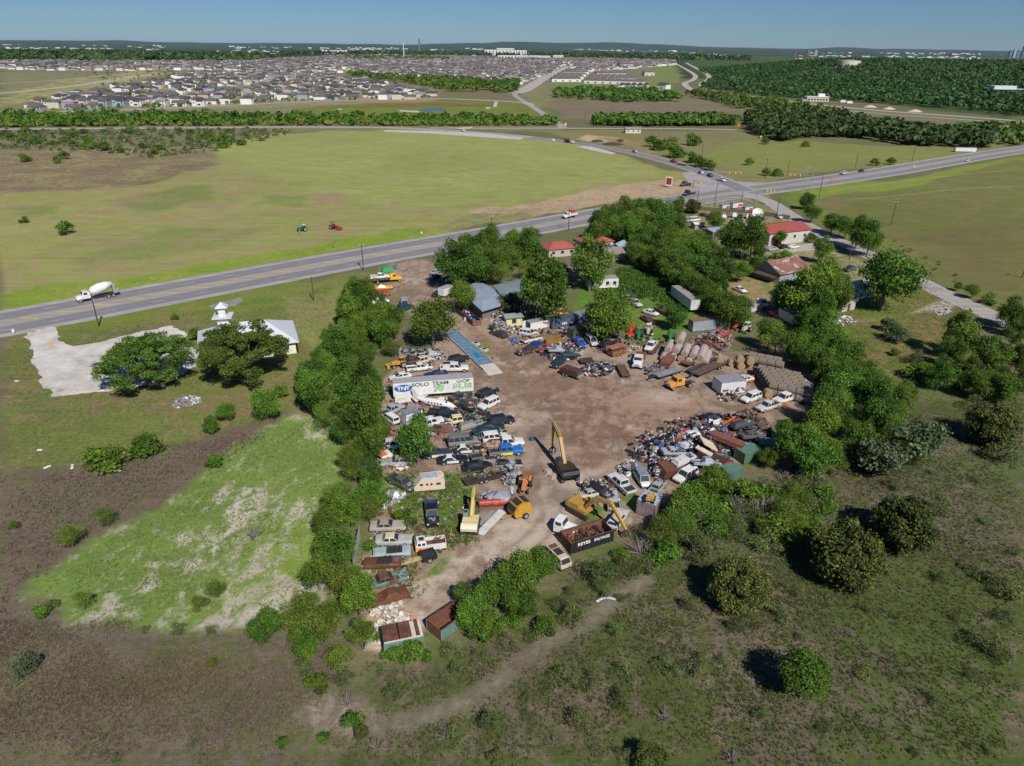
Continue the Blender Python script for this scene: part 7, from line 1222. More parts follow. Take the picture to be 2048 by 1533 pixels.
# ---------------------------------------------------------------- buildings
def proj(x, y, z):
    dx, dy, dz = x, y, z - CAM_H; zc = dy * cos(_p) - dz * sin(_p); yc = dy * sin(_p) + dz * cos(_p); u2, v2 = dx / zc, yc / zc
    return 1024 + FPX * (u2 * cos(_r) + v2 * sin(_r)), 766.5 - FPX * (-u2 * sin(_r) + v2 * cos(_r))
def windows(o, L, W, z, n, size=(1.1, 1.0), both=True, m=m_glass):
    for s in ((-1, 1) if both else (-1,)):
        for i in range(n):
            x = -L / 2 + L * (i + .5) / n; w = MB().box((x, s * (W / 2 + .03), z), (size[0], .08, size[1])).build('window', m, o)
            MB().box((x, s * (W / 2 + .05), z - size[1] / 2 - .06), (size[0] + .2, .14, .1)).build('sill', m_conc, w)
def gable(px, rz, L, W, h, rh, wall, roof, label, name='house', cat='house', nwin=3, hip=False, roofm=None, over=.4, rib=0, z0=0, group=None, door=True):
    o = thing(name, label, cat, (*at(px[0], px[1], h * .5), 0), rz, group); wm_ = wall if not isinstance(wall, tuple) else paint(wall, .05, .7, 0, 'wall_paint', .12)
    mb = MB(); mb.box((0, 0, h / 2), (L, W, h))
    if not hip:
        for s in (-1, 1): mb.add([(s * L / 2, -W / 2, h), (s * L / 2, W / 2, h), (s * L / 2, 0, h + rh)], [(0, 1, 2) if s > 0 else (0, 2, 1)])
    mb.build('walls', wm_, o); rm = roofm or paint(roof, .05, .6, 0, 'roofing', .2, .6); a, b = L / 2 + over, W / 2 + over; dz = rh * over / (W / 2); hi = (W / 2 if hip else 0)
    def slab(P_): 
        v = [Vector(p) for p in P_]; n = (v[1] - v[0]).cross(v[2] - v[0]).normalized() * .12; k = len(v); mb.add(v + [p + n for p in v], [tuple(range(k))[::-1], tuple(range(k, 2 * k))] + [(i, (i + 1) % k, k + (i + 1) % k, k + i) for i in range(k)])
    mb = MB(); slab([(-a, -b, h - dz), (a, -b, h - dz), (a - hi, 0, h + rh), (-a + hi, 0, h + rh)]); slab([(a, b, h - dz), (-a, b, h - dz), (-a + hi, 0, h + rh), (a - hi, 0, h + rh)])
    if hip: slab([(a, -b, h - dz), (a, b, h - dz), (a - hi, 0, h + rh)]); slab([(-a, b, h - dz), (-a, -b, h - dz), (-a + hi, 0, h + rh)])
    r = mb.build('roof', rm, o)
    if rib:
        mb = MB(); n = int(L / rib); sl = atan2(rh + dz, b); ll = hypot(b, rh + dz)
        for i in range(n + 1):
            x = -a + 2 * a * i / n
            if hip and abs(x) > a - hi * .8: continue
            for s in (-1, 1): mb.box((x, s * b / 2, h - dz + (rh + dz) / 2 + .16), (.06, ll * .97, .06), rx=-s * sl)
        mb.build('roof_seam', rm, r)
    if nwin: windows(o, L, W, h * .55, nwin)
    if door: d = MB().box((L / 2 + .03, 0, 1.05), (.08, 1.0, 2.1)).build('door', m_wood, o)
    return o
m_metalroof = paint(srgb(198, 203, 208), .05, .45, 0, 'pale_metal_roof', .1, .3); m_darkroof = paint(srgb(120, 132, 132), 0, .7, 0, 'grey_roofing', .15, .3); m_blueroof = paint(srgb(148, 160, 178), .1, .5, .1, 'curved_metal_roof', .14, .3)
# the hall
hl = gable((497, 684), heading((424, 688), (560, 672)), 20, 13.5, 3.2, 3.3, (.72, .7, .62), None, 'white walled hall with a pale standing seam roof behind the wide oak', 'village_hall', 'hall', 5, True, m_metalroof, .8, .7)
cu = thing('roof_cupola', 'small white belfry with a pyramid cap at the far end of the hall', 'belfry', (*at(446, 633, 5.6), 1.6), .2); MB().box((0, 0, 2.0), (2.6, 2.6, 4.0)).build('tower', car(WHITE), cu); mb = MB(); mb.prism([(-2.2, -2.2), (2.2, -2.2), (2.2, 2.2), (-2.2, 2.2)], 4.0, 4.25); mb.build('base_plate', m_metalroof, cu); MB().box((0, 0, 5.3), (1.6, 1.6, 2.1)).build('lantern', car(WHITE), cu); mb = MB(); mb.add([(-1.4, -1.4, 6.35), (1.4, -1.4, 6.35), (1.4, 1.4, 6.35), (-1.4, 1.4, 6.35), (0, 0, 7.6)], [(0, 1, 4), (1, 2, 4), (2, 3, 4), (3, 0, 4), (3, 2, 1, 0)]); mb.build('cap', m_metalroof, cu)
fn = thing('wooden_fence', 'weathered wooden fence at the lower right corner of the hall', 'fence', (*at(590, 698), 0), heading((582, 688), (602, 712))); mb = MB(); [mb.box((-3.2 + i * .32, 0, .8), (.28, .06, 1.5)) for i in range(21)]; mb.build('board', m_wood, fn); mb = MB(); [mb.box((x, .08, .85), (.12, .12, 1.8)) for x in (-3.1, 0, 3.1)]; mb.build('post', m_wood, fn)
def poly_building(px, z, dome, roofm, wallc, label, name='shed', cat='shed', inset=.06, open_=False):
    P_ = GP(px, z); cx = sum(p[0] for p in P_) / len(P_); cy = sum(p[1] for p in P_) / len(P_); o = thing(name, label, cat, (cx, cy, 0), 0); L_ = [(x - cx, y - cy) for x, y in P_]; n = len(L_)
    inn = [(x * .55, y * .55) for x, y in L_]; mb = MB(); V_ = [(x, y, z) for x, y in L_] + [(x, y, z + dome * .85) for x, y in inn] + [(0, 0, z + dome)] + [(x, y, z - .15) for x, y in L_]
    f = [(i, (i + 1) % n, n + (i + 1) % n, n + i) for i in range(n)] + [(n + i, n + (i + 1) % n, 2 * n) for i in range(n)] + [(2 * n + 1 + i, 2 * n + 1 + (i + 1) % n, (i + 1) % n, i) for i in range(n)] + [tuple(range(2 * n + 1, 3 * n + 1))[::-1]]
    mb.add(V_, f); r = mb.build('roof', roofm, o)
    if not open_: MB().prism([(x * (1 - inset * 2), y * (1 - inset * 2)) for x, y in L_], 0, z - .14).build('walls', paint(wallc, .1, .8, 0, 'wall_sheet', .2), o)
    else: mb = MB(); [mb.box((x * .92, y * .92, z / 2 - .08), (.2, .2, z - .16)) for x, y in L_]; mb.build('post', m_wood, o)
    return o
poly_building([(964, 623), (1001, 612), (1004, 593), (983, 575), (967, 567), (950, 566), (932, 572), (944, 605)], 2.9, .7, m_blueroof, (.16, .15, .15), 'workshop with a curved blue grey metal roof at the yard entrance', 'workshop', 'workshop')
poly_building([(1003, 592), (1053, 590), (1062, 572), (1052, 554), (1018, 563), (986, 571)], 3.6, .5, m_darkroof, (.1, .1, .1), 'dark walled shed with a wide grey green roof', 'shed', 'shed')
m_red = paint(srgb(166, 88, 80), .05, .55, 0, 'red_metal_roof', .1, .3)
gable((1116, 500), heading((1100, 500), (1134, 497)), 10, 7.5, 2.8, 1.5, (.45, .42, .36), None, 'house with a red roof nearer the tall poles, left of the two', 'house', 'house', 3, True, m_red); gable((1188, 488), heading((1168, 490), (1208, 485)), 11, 8, 2.9, 1.6, (.5, .48, .42), None, 'house with a red roof behind the grove, right of the two', 'house', 'house', 3, True, m_red)
gable((1238, 500), 1.0, 6, 5, 2.6, 1.4, (.5, .5, .5), (.3, .36, .44), 'small building with a blue grey roof beside the red roofed house', 'shed', 'shed', 1); gable((1222, 512), .5, 7, 6, 2.6, 1.4, (.3, .28, .25), (.24, .21, .19), 'brown roofed house in the grove below the red roof', 'house', 'house', 1); gable((1143, 547), .3, 4, 3, 2.2, .9, (.3, .25, .2), (.27, .22, .19), 'tiny brown shed among the trees above the grassy plot', 'shed', 'shed', 0)
mh, Lm = container((1174, 577), (1232, 574), 3.6, 2.7, (.68, .68, .66), 'white mobile home with a grey roof on the grassy plot', 'mobile_home', .4, rib=False, cat='mobile home', roof=(.33, .29, .26)); windows(mh, Lm, 3.6, 1.9, 4, (1.0, .9))
gable((1025, 640), heading((1012, 643), (1042, 640)), 4.2, 2.8, 2.3, .5, (.66, .58, .33), (.22, .27, .24), 'pale yellow garden shed with a dark window beside the junk pile', 'garden_shed', 'shed', 1)
m_blk = paint((.5, .48, .44), .05, .8, 0, 'pale_masonry', .12, .8)
wh = gable((1556, 468), heading((1515, 484), (1602, 474)), 19, 12, 4.6, 1.6, m_blk, None, 'pale walled warehouse with a big red roof beside the side road', 'warehouse', 'warehouse', 4, False, m_red, .5, 1.0)
bn = gable((1560, 544), heading((1530, 552), (1592, 538)), 13, 10, 3.2, 2.6, (.3, .33, .36), None, 'rusty roofed barn with a silver patch below the warehouse', 'barn', 'barn', 0, False, paint((.26, .12, .09), .35, .7, .1, 'rusted_roof', .3, .5, (.5, .5, .5)), .6, .6); MB().box((0, 5.3, 2.6), (13, 3.6, .12), rx=-.25).build('lean_to_roof', m_steel, bn); MB().box((-7.2, 0, 2.2), (3.4, 9, .1), ry=-.15).build('lean_to_roof', m_wood, bn)
gable((1427, 466), heading((1415, 470), (1440, 466)), 6.5, 5.5, 2.6, .5, (.16, .16, .17), (.3, .35, .42), 'open carport with a flat blue grey roof left of the warehouse trees', 'carport', 'carport', 0, door=False); gable((1395, 452), .3, 4, 3, 2.0, .5, (.3, .28, .26), (.66, .6, .5), 'small cream roofed shed beside the white vans', 'shed', 'shed', 0)
gable((1712, 582), heading((1690, 586), (1730, 574)), 9, 6, 2.8, 1.6, (.55, .58, .6), (.36, .38, .4), 'white house half hidden under the big dark cedar', 'house', 'house', 2); gable((1674, 606), heading((1655, 600), (1692, 612)), 7.5, 5.5, 2.4, 1.0, (.45, .43, .4), None, 'small shed with a rust striped tin roof beside the leafless tree', 'shed', 'shed', 1, False, paint((.42, .34, .3), .5, .7, .1, 'rusted_roof', .3, .8, (.22, .09, .06)))
gable((1265, 262), .05, 13, 7, 3.2, 1.2, (.6, .55, .42), (.25, .25, .25), 'white shed with a grey roof in the far meadow', 'shed', 'shed', 3); gable((1710, 240), .2, 14, 10, 4, 2.5, (.7, .68, .65), (.3, .28, .26), 'white house in the clearing of the dark far wood', 'house', 'house', 2); gable((1519, 264), .2, 12, 5, 2.8, .8, (.5, .5, .5), (.4, .42, .42), 'pale roofed trailer home at the corner of the far wood', 'mobile_home', 'mobile home', 0)
gable((2004, 268), .5, 15, 11, 6, 3.5, (.62, .55, .4), (.2, .18, .16), 'cream two storey house at the right edge behind the highway', 'house', 'house', 3)
for px, rz, L, lab in (((1938, 262), .1, 11, 'white motor home parked beyond the dark wood'), ((1972, 270), .1, 13, 'long blue grey trailer beside the white motor home'), ((1930, 300), -.1, 14, 'white fenced utility cabinet row beside the highway')):
    o = thing('motor_home' if 'home' in lab else 'trailer', lab, 'trailer', (*at(*px, 1.5), 0), rz); MB().box((0, 0, 1.7), (L, 3, 2.5)).build('walls', car((.1, .14, .2) if 'blue' in lab else WHITE), o); MB().box((0, 0, 3.02), (L + .1, 3.1, .12)).build('roof', m_steel, o)
# white dish, hire trailers and cars by the warehouse
ds_ = thing('satellite_dish', 'big white tilted satellite dish among the parked cars', 'dish', (*at(1513, 441), 0), 0); mb = MB(); n = 20; secs = [[(cos(2 * pi * i / n) * r, sin(2 * pi * i / n) * r, z) for i in range(n)] for r, z in ((2.3, .75), (1.7, .38), (1.0, .12), (.3, .0))]; mb.loft(secs, 0, False); mb.add([(cos(2 * pi * i / n) * .3, sin(2 * pi * i / n) * .3, 0) for i in range(n)], [tuple(range(n))]); d_ = mb.build('reflector', car((.74, .74, .72)), ds_); d_.location = (0, 0, 2.6); d_.rotation_euler = (.9, .2, -.3); MB().tube((0, 0, 0), (0, .2, 2.6), .18, .14, 8).build('mast', m_steel, ds_)
for px, L, lab in (((1448, 416), 4.2, 'left of three hire trailers with blue roofs at the guardrail'), ((1472, 412), 6.0, 'longest hire trailer with a red stripe at the guardrail'), ((1494, 420), 4.6, 'right of three hire trailers with blue roofs at the guardrail')):
    o = thing('box_trailer', lab, 'trailer', (*at(*px, 1), 0), heading((1448, 418), (1494, 412))); MB().box((0, 0, 1.4), (L, 2.1, 2.0)).build('box_body', car((.6, .6, .62)), o); MB().box((0, 0, 2.44), (L + .1, 2.2, .1)).build('roof', car((.16, .27, .36)), o)
    for s in (-1, 1): MB().box((L * .25, s * 1.06, 1.3), (L * .4, .04, 1.1)).build('stripe', car((.55, .06, .05)), o); wheel(o, 0, s * .95, .34, .24)
for r_, f_, c, k, lab in (((1372, 442), (1406, 438), WHITE, 'van', 'long white passenger van left of the warehouse'), ((1362, 443), (1384, 440), SILVER, 'van', 'silver van half behind the long white passenger van'), ((1400, 428), (1416, 432), (.12, .04, .03), 'sedan', 'rusty dark car behind the white passenger van'),
        ((1446, 438), (1452, 428), WHITE, 'sedan', 'white car leftmost in the row before the dish'), ((1459, 434), (1455, 425), (.1, .11, .12), 'sedan', 'dark grey car second in the row before the dish'), ((1469, 436), (1469, 426), WHITE, 'suv', 'white car third in the row before the dish'), ((1482, 437), (1480, 427), BLACK, 'sedan', 'black car fourth in the row before the dish'), ((1497, 439), (1497, 428), WHITE, 'suv', 'white car right beside the dish'), ((1462, 443), (1486, 440), (.02, .03, .04), 'pickup', 'dark pickup in front of the row before the dish'), ((1514, 441), (1528, 437), (.04, .1, .2), 'sedan', 'blue car right of the dish'), ((1552, 430), (1564, 436), (.5, .5, .5), 'sedan', 'pale car beside the side road behind the warehouse'),
        ((1576, 495), (1600, 491), WHITE, 'sedan', 'white saloon at the front corner of the warehouse'), ((1558, 496), (1578, 490), BLACK, 'sedan', 'black car left of the white saloon at the warehouse'), ((1552, 486), (1562, 492), (.2, .02, .02), 'sedan', 'dark red car behind the black car at the warehouse'), ((1532, 500), (1558, 495), SILVER, 'sedan', 'silver car in front of the warehouse trees'), ((1514, 502), (1536, 498), NAVY, 'sedan', 'dark blue car left of the silver one at the warehouse trees'), ((1476, 512), (1492, 510), BLACK, 'suv', 'black car alone on the lawn above the barn'), ((1690, 540), (1710, 535), (.08, .1, .12), 'pickup', 'dark car parked under the big cedar')):
    V(k, r_, f_, c, lab, 'van' if k == 'van' else ('pickup' if k == 'pickup' else 'car'), far=True)
wt2 = thing('water_tank', 'white box tank beside the pale trunked tree left of the barn', 'tank', (*at(1505, 549), 0)); MB().box((0, 0, .8), (1.3, 1.3, 1.3), top=(.95, .95)).build('tank', car(WHITE), wt2); MB().box((0, 0, 1.5), (.4, .4, .15)).build('cap', m_dark, wt2)
bb_ = thing('boundary_wall', 'low stone wall climbing beside the pale blue sheet', 'wall', (*at(1421, 505), 0), heading((1412, 490), (1432, 516))); mb = MB(); mb.box((0, 0, .5), (9, .4, 1.0)); mb.box((0, 0, 1.04), (9.1, .5, .1)); mb.build('masonry', m_conc, bb_)
# ---------------------------------------------------------------- guardrail, poles, signals, signs
gl = smooth_line(GP([(1335, 420), (1400, 408), (1462, 398), (1495, 400), (1520, 407), (1534, 414)])); gl = resample(gl, 1.9); o = thing('guardrail', 'steel guardrail curving round the corner by the junction', 'guardrail', (*gl[0], 0)); mb = MB(); mp_ = MB()
for a, b in zip(gl, gl[1:]):
    A_ = (a[0] - gl[0][0], a[1] - gl[0][1]); B_ = (b[0] - gl[0][0], b[1] - gl[0][1]); mb.box(((A_[0] + B_[0]) / 2, (A_[1] + B_[1]) / 2, .62), (hypot(B_[0] - A_[0], B_[1] - A_[1]) + .05, .07, .32), rz=atan2(B_[1] - A_[1], B_[0] - A_[0])); mp_.box((A_[0], A_[1] + .15, .36), (.16, .16, .72))
mb.build('rail', m_steel, o); mp_.build('post', m_wood, o)
fpn = thing('wooden_fence', 'brown board fence behind the hire trailers', 'fence', (*at(1400, 421), 0)); fl_ = resample(GP([(1400, 421), (1445, 424), (1500, 428), (1545, 434), (1585, 440)]), .9); mb = MB(); [mb.box((p[0] - fl_[0][0], p[1] - fl_[0][1], .8), (.8, .06, 1.6), rz=atan2(q[1] - p[1], q[0] - p[0])) for p, q in zip(fl_, fl_[1:])]; mb.build('board', paint((.13, .09, .07), 0, .9, 0, 'fence_wood', .3), fpn)
def top_height(b, top_py):
    x, y = at(*b); lo, hi = .5, 60
    for _ in range(30):
        m_ = (lo + hi) / 2
        if proj(x, y, m_)[1] > top_py: lo = m_
        else: hi = m_
    return x, y, lo
def pole(b, top_py, label, arms=1, r=.16, xfm=False):
    x, y, h = top_height(b, top_py); o = thing('utility_pole', label, 'utility pole', (x, y, 0), random.uniform(.5, .9)); MB().tube((0, 0, 0), (0, 0, h), r, r * .7, 8).build('post', m_wood, o)
    for k in range(arms):
        c = MB(); c.box((0, 0, h - .3 - k * 1.1), (2.3, .13, .16)); [c.tube((q, 0, h - .22 - k * 1.1), (q, 0, h + .02 - k * 1.1), .06, .05, 6) for q in (-1.05, -.5, .5, 1.05)]; c.build('crossarm', paint((.4, .38, .35)), o)
    if xfm: MB().tube((.3, .2, h - 2.1), (.3, .2, h - 1.2), .26, None, 10).build('transformer', m_steel, o)
    return (x, y, h)
PL = [pole((198, 654), 590, 'bare utility pole in front of the parking lot', 0, .18, True), pole((628, 602), 554, 'bare utility pole in the grass right of the hall', 0), pole((727, 540), 488, 'utility pole with crossarm at the top of the left belt', 1, .17, True), pole((983, 476), 431, 'utility pole with crossarm on the near side of the highway', 1), pole((1137, 461), 414, 'utility pole with crossarm beside the service truck', 1)]
for b, t, ar, lab in (((1395, 402), 374, 1, 'utility pole with crossarm at the guardrail'), ((1429, 414), 367, 0, 'tall bare pole inside the guardrail corner'), ((1481, 416), 385, 0, 'bare pole among the hire trailers'), ((1553, 432), 395, 0, 'bare pole where the side road begins'), ((1529, 358), 313, 1, 'wooden pole with crossarm on the far corner lawn'), ((1574, 353), 319, 0, 'thin wooden pole right of the one with crossarm on the corner lawn'), ((1638, 396), 349, 0, 'dark wooden pole beside the signal on the field side'), ((1782, 451), 397, 2, 'utility pole with two crossarms alone in the right hand field'), ((1698, 521), 474, 0, 'dark pole between the side road and the cedar'), ((1710, 338), 306, 0, 'slender pole on the far verge right of the junction'), ((1824, 323), 294, 0, 'slender pole on the far verge before the dark wood'), ((1628, 516), 487, 0, 'short pole beside the round tree behind the warehouse'), ((2044, 556), 528, 1, 'pole at the right edge of the right hand field'), ((1208, 570), 536, 1, 'pole standing behind the white mobile home'), ((1428, 490), 472, 0, 'short pole under the blue grey carport'), ((905, 250), 233, 1, 'far pole in the dark tree belt'), ((1318, 274), 259, 1, 'far pole at the white shed'), ((1403, 316), 287, 0, 'far pole beside the hedge of the curving road'), ((1170, 248), 222, 0, 'far pole in the brown meadow, left'), ((1224, 228), 207, 1, 'far pole in the brown meadow, right'), ((1478, 262), 246, 0, 'far pole where the lane meets the wood')):
    pole(b, t, lab, ar)
def signal(b, tpy, arm, label, lum=True):
    x, y, h = top_height(b, tpy); o = thing('traffic_signal', label, 'traffic signal', (x, y, 0)); mb = MB(); mb.tube((0, 0, 0), (0, 0, h), .2, .13, 8); mb.build('post', m_steel, o); hz = h * .7; e = at(*arm, hz); d = Vector((e[0] - x, e[1] - y, 0))
    MB().tube((0, 0, hz), (d.x, d.y, hz + .3), .13, .07, 6).build('mast_arm', m_steel, o)
    for t in (.55, .78, .98): MB().box((d.x * t, d.y * t, hz - .1), (.5, .5, 1.15)).build('signal_head', paint((.7, .42, .02)), o)
    MB().box((d.x * .32, d.y * .32, hz), (abs(d.x) * .12 + .8, .1, .6)).build('street_sign', paint((.03, .3, .25)), o)
    if lum: MB().tube((0, 0, h), (1.6, .3, h + .5), .07, .05, 6).build('lamp_arm', m_steel, o)
signal((1426, 372), 333, (1483, 346), 'traffic signal on the far left corner with a long arm over the road'); signal((1512, 410), 367, (1549, 383), 'traffic signal at the guardrail corner with a short arm'); signal((1621, 380), 341, (1580, 349), 'traffic signal on the field corner reaching left'); signal((1386, 374), 357, (1402, 366), 'short signal beside the trucks parked on the bare ground', False)
x, y, h = top_height((1607, 386), 333); o = thing('street_lamp', 'tall double armed steel lamp left of the field corner signal', 'street lamp', (x, y, 0), .3); MB().tube((0, 0, 0), (0, 0, h), .16, .1, 8).build('post', m_steel, o); mb = MB(); mb.box((0, 0, h), (3.4, .1, .1)); mb.box((1.6, 0, h - .06), (.8, .3, .12)); mb.box((-1.6, 0, h - .06), (.8, .3, .12)); mb.build('lamp_arm', m_steel, o)
def sign(px, z, size, col, label, name='road_sign', dia=False, rz=.6, post=True, inner=None):
    x, y = at(*px, z); o = thing(name, label, 'sign', (x, y, 0), rz); a = pi / 4 if dia else 0; b = MB(); b.box((0, 0, z), (size[0], .08, size[1]), ry=a); b.build('panel', paint(col, 0, .5, 0, 'sign_face', .05), o)
    if inner: MB().box((0, -.06, z), (size[0] * .75, .06, size[1] * .7)).build('face', paint(inner), o)
    MB().box((0, .08, z / 2), (.1, .08, z)).build('post', m_steel, o)
sign((1664, 361), 1.6, (1.4, 1.4), (.85, .06, .02), 'bright red orange diamond work sign at the highway edge', dia=True); sign((1829, 333), 1.4, (1.3, 1.3), (.8, .45, .02), 'yellow diamond sign with a flag further along the highway', dia=True); sign((1338, 363), 3.0, (3.6, 4.6), (.66, .64, .6), 'large red faced billboard on white posts beside the bare ground', 'billboard', rz=-.5, inner=(.26, .04, .03)); sign((1522, 274), 2, (1.6, 1.6), (.8, .5, .03), 'yellow sign in the far meadow', dia=True); sign((1478, 251), 3, (2.4, 2.4), (.8, .25, .05), 'orange board at the far lane by the wood', dia=True); sign((1131, 249), 2.5, (2.2, 2.2), (.8, .5, .03), 'yellow sign where the country lane meets the narrow road', dia=True); sign((26, 662), .8, (.5, .9), WHITE, 'small white marker post at the left edge of the highway', 'marker_post'); sign((1060, 488), 1.6, (.5, 1.2), WHITE, 'white marker on the near verge above the grove', 'marker_post'); sign((870, 505), 2, (.7, .5), (.03, .25, .1), 'small green sign at the driveway', rz=.3); sign((790, 535), 3.2, (1.2, 1.6), (.02, .2, .16), 'green advertising sign beside the yellow transporter', 'advertising_sign', rz=.4); sign((668, 486), 1.8, (.8, .8), (.1, .2, .12), 'small dark sign on the far verge below the tractors', rz=.6); sign((843, 466), .8, (.5, .9), WHITE, 'white marker on the far verge of the highway', 'marker_post')
# ---------------------------------------------------------------- traffic
mx, mx0, mx1 = truck((238, 584), (150, 600), (.66, .66, .66), 'white concrete mixer lorry driving left on the highway', 'none', 9.6, 'concrete_mixer', 0, 'mixer lorry', None, 1.8, 1.4, dual=True, W=2.5, s=1.1)
mb = MB(); n = 16; mb.loft([[(x, cos(2 * pi * i / n) * r, z + sin(2 * pi * i / n) * r) for i in range(n)] for x, r, z in ((1.5, .55, 2.2), (.9, 1.0, 2.3), (-.6, 1.28, 2.6), (-2.2, 1.1, 2.95), (-3.8, .55, 3.3))]); mb.build('drum', car((.72, .72, .7)), mx, True); mb = MB(); mb.box((-4.0, 0, 2.2), (.5, 1.6, 2.6)); mb.box((-4.6, 0, 1.4), (.9, .5, 1.2)); mb.build('chute', m_steel, mx); MB().box((1.7, 0, 1.9), (.5, 1.7, 1.6)).build('pedestal', paint((.45, .2, .25)), mx)
st_, s0, s1 = truck((1160, 428), (1118, 436), WHITE, 'white and red service lorry driving left on the highway', 'box', 7.4, 'service_truck', 0, loadcol=(.62, .6, .6), H=1.0); MB().box((-1.6, 0, 2.6), (2.6, 1.8, 1.0)).build('red_equipment', car((.5, .06, .05)), st_)
sm, _, _ = truck((1398, 381), (1362, 391), (.02, .025, .05), 'dark lorry towing steel beams at the junction', 'flat', 10.5, 'lorry', 0, loadcol=(.25, .24, .24), dual=True); bx_ = MB(); [bx_.box((-2.2, -.7 + i * .35, 1.5), (5.5, .2, .4)) for i in range(5)]; bx_.build('beams', m_steel, sm)
o2, _, _ = truck((1380, 368), (1364, 370), (.1, .07, .07), 'dark rusty lorry standing on the bare ground at the junction', 'flat', 7, 'lorry', .3); o3, _, _ = truck((1120, 281), (1158, 287), WHITE, 'white nosed lorry with a rusty trailer on the curving road', 'flat', 10.5, 'lorry', 0, loadcol=(.16, .09, .07), dual=True); bx_ = MB(); bx_.box((-2.2, 0, 1.9), (6, 2.2, 1.2)); bx_.build('cargo', m_rust, o3)
for r_, f_, c, k, lab in (((1276, 305), (1262, 302), SILVER, 'suv', 'silver car on the curving road'), ((1354, 325), (1340, 321), (.3, .02, .03), 'crew', 'dark red pickup on the curving road'), ((1407, 348), (1396, 344), (.3, .35, .42), 'suv', 'pale blue and white car first behind the junction'), ((1425, 353), (1414, 349), (.02, .05, .12), 'suv', 'dark blue car second behind the junction'), ((1436, 358), (1450, 362), WHITE, 'crew', 'white pickup waiting at the junction'),
        ((1680, 348), (1696, 345), (.55, .5, .5), 'crew', 'white and red pickup on the highway right of the junction'), ((1716, 343), (1730, 340), NAVY, 'sedan', 'dark blue car on the highway right of the junction'), ((1942, 319), (1928, 322), (.5, .5, .5), 'sedan', 'silver car far right on the highway'), ((932, 263), (920, 261), (.5, .5, .5), 'sedan', 'pale car on the bend of the far road'), ((1108, 281), (1100, 280), WHITE, 'sedan', 'small white car behind the lorry on the curving road'), ((1648, 213), (1638, 211), BLACK, 'sedan', 'black car on the distant highway by the station'), ((1690, 216), (1682, 214), BLACK, 'sedan', 'second black car on the distant highway'), ((2010, 245), (2020, 247), BLACK, 'sedan', 'dark car on the distant highway near the right edge')):
    V(k, r_, f_, c, lab, 'pickup' if k == 'crew' else 'car', far=True)
flat_trailer((1372, 330), (1356, 327), 2.2, (.12, .07, .06), 'low dark trailer towed by the dark red pickup', .7)
for px, r_, lab in (((1195, 284), 5, 'dark soil mound beside the curving road, left'), ((1226, 290), 8, 'dark soil mound beside the curving road, right')):
    o = thing('soil_mound', lab, 'soil mound', (*at(*px), 0)); n = 14; MB().loft([[(cos(2 * pi * i / n) * r_ * q * (1 + .2 * sin(i * 2.3)), sin(2 * pi * i / n) * r_ * q * .8, z) for i in range(n)] for q, z in ((1, 0), (.7, .9), (.35, 1.5), (.08, 1.7))]).build('heap', paint((.06, .05, .045), 0, 1), o)
# ---------------------------------------------------------------- the suburbs
m_hw = {k: paint(c, 0, .8, 0, k + '_siding', .06, .3) for k, c in {'white': (.68, .67, .65), 'cream': (.52, .47, .39), 'grey': (.3, .32, .34), 'brick': (.32, .24, .2), 'blue': (.28, .36, .43), 'tan': (.45, .38, .3)}.items()}
m_hr = {k: paint(c, 0, .9, 0, k + '_shingles', .12, .3) for k, c in {'dark grey': (.06, .057, .062), 'grey': (.11, .105, .108), 'brown': (.125, .1, .085), 'pale': (.3, .28, .265)}.items()}
m_hwin = paint((.05, .055, .065), 0, .3, 0, 'house_glass')
def house_parts(v):
    L, W, h = [(14, 12, 3.6), (13, 11, 6.6), (16, 11, 3.8), (12, 12, 6.4)][v]; w = MB(); r = MB(); g = MB(); w.box((0, 0, h / 2), (L, W, h)); w.box((L * .2, -W / 2 - 2, h * .42), (L * .45, 4.2, h * .84))
    def hip(cx, cy, a, b, z, rh, gab=False):
        if a >= b: rg = ((-(a - b) if not gab else -a), 0), ((a - b) if not gab else a, 0)
        else: rg = (0, -(b - a) if not gab else -b), (0, (b - a) if not gab else b)
        (x0, y0), (x1, y1) = rg; V_ = [(cx - a, cy - b, z), (cx + a, cy - b, z), (cx + a, cy + b, z), (cx - a, cy + b, z), (cx + x0, cy + y0, z + rh), (cx + x1, cy + y1, z + rh)]
        F = [(0, 1, 5, 4), (1, 2, 5), (2, 3, 4, 5), (3, 0, 4)] if a >= b else [(0, 1, 4), (1, 2, 5, 4), (2, 3, 5), (3, 0, 4, 5)]; r.add(V_, F + [(3, 2, 1, 0)])
    hip(0, 0, L / 2 + .5, W / 2 + .5, h, 2.7, v == 2); hip(L * .2, -W / 2 - 1, L * .225 + .5, 3.8, h * .84, 2.3, v in (1, 3)); 
    return w.mesh('walls', m_hw['white']), r.mesh('roof', m_hr['grey']), [MB().box((L * x, -W / 2 - .03, h * .55), (1.6, .1, 1.3)).mesh('window', m_hwin) for x in (-.35, -.1)] + [MB().box((L * .2, -W / 2 - 4.15, h * .3), (3.6, .12, 2.0)).mesh('window', m_hwin)]
HP = [house_parts(v) for v in range(4)]
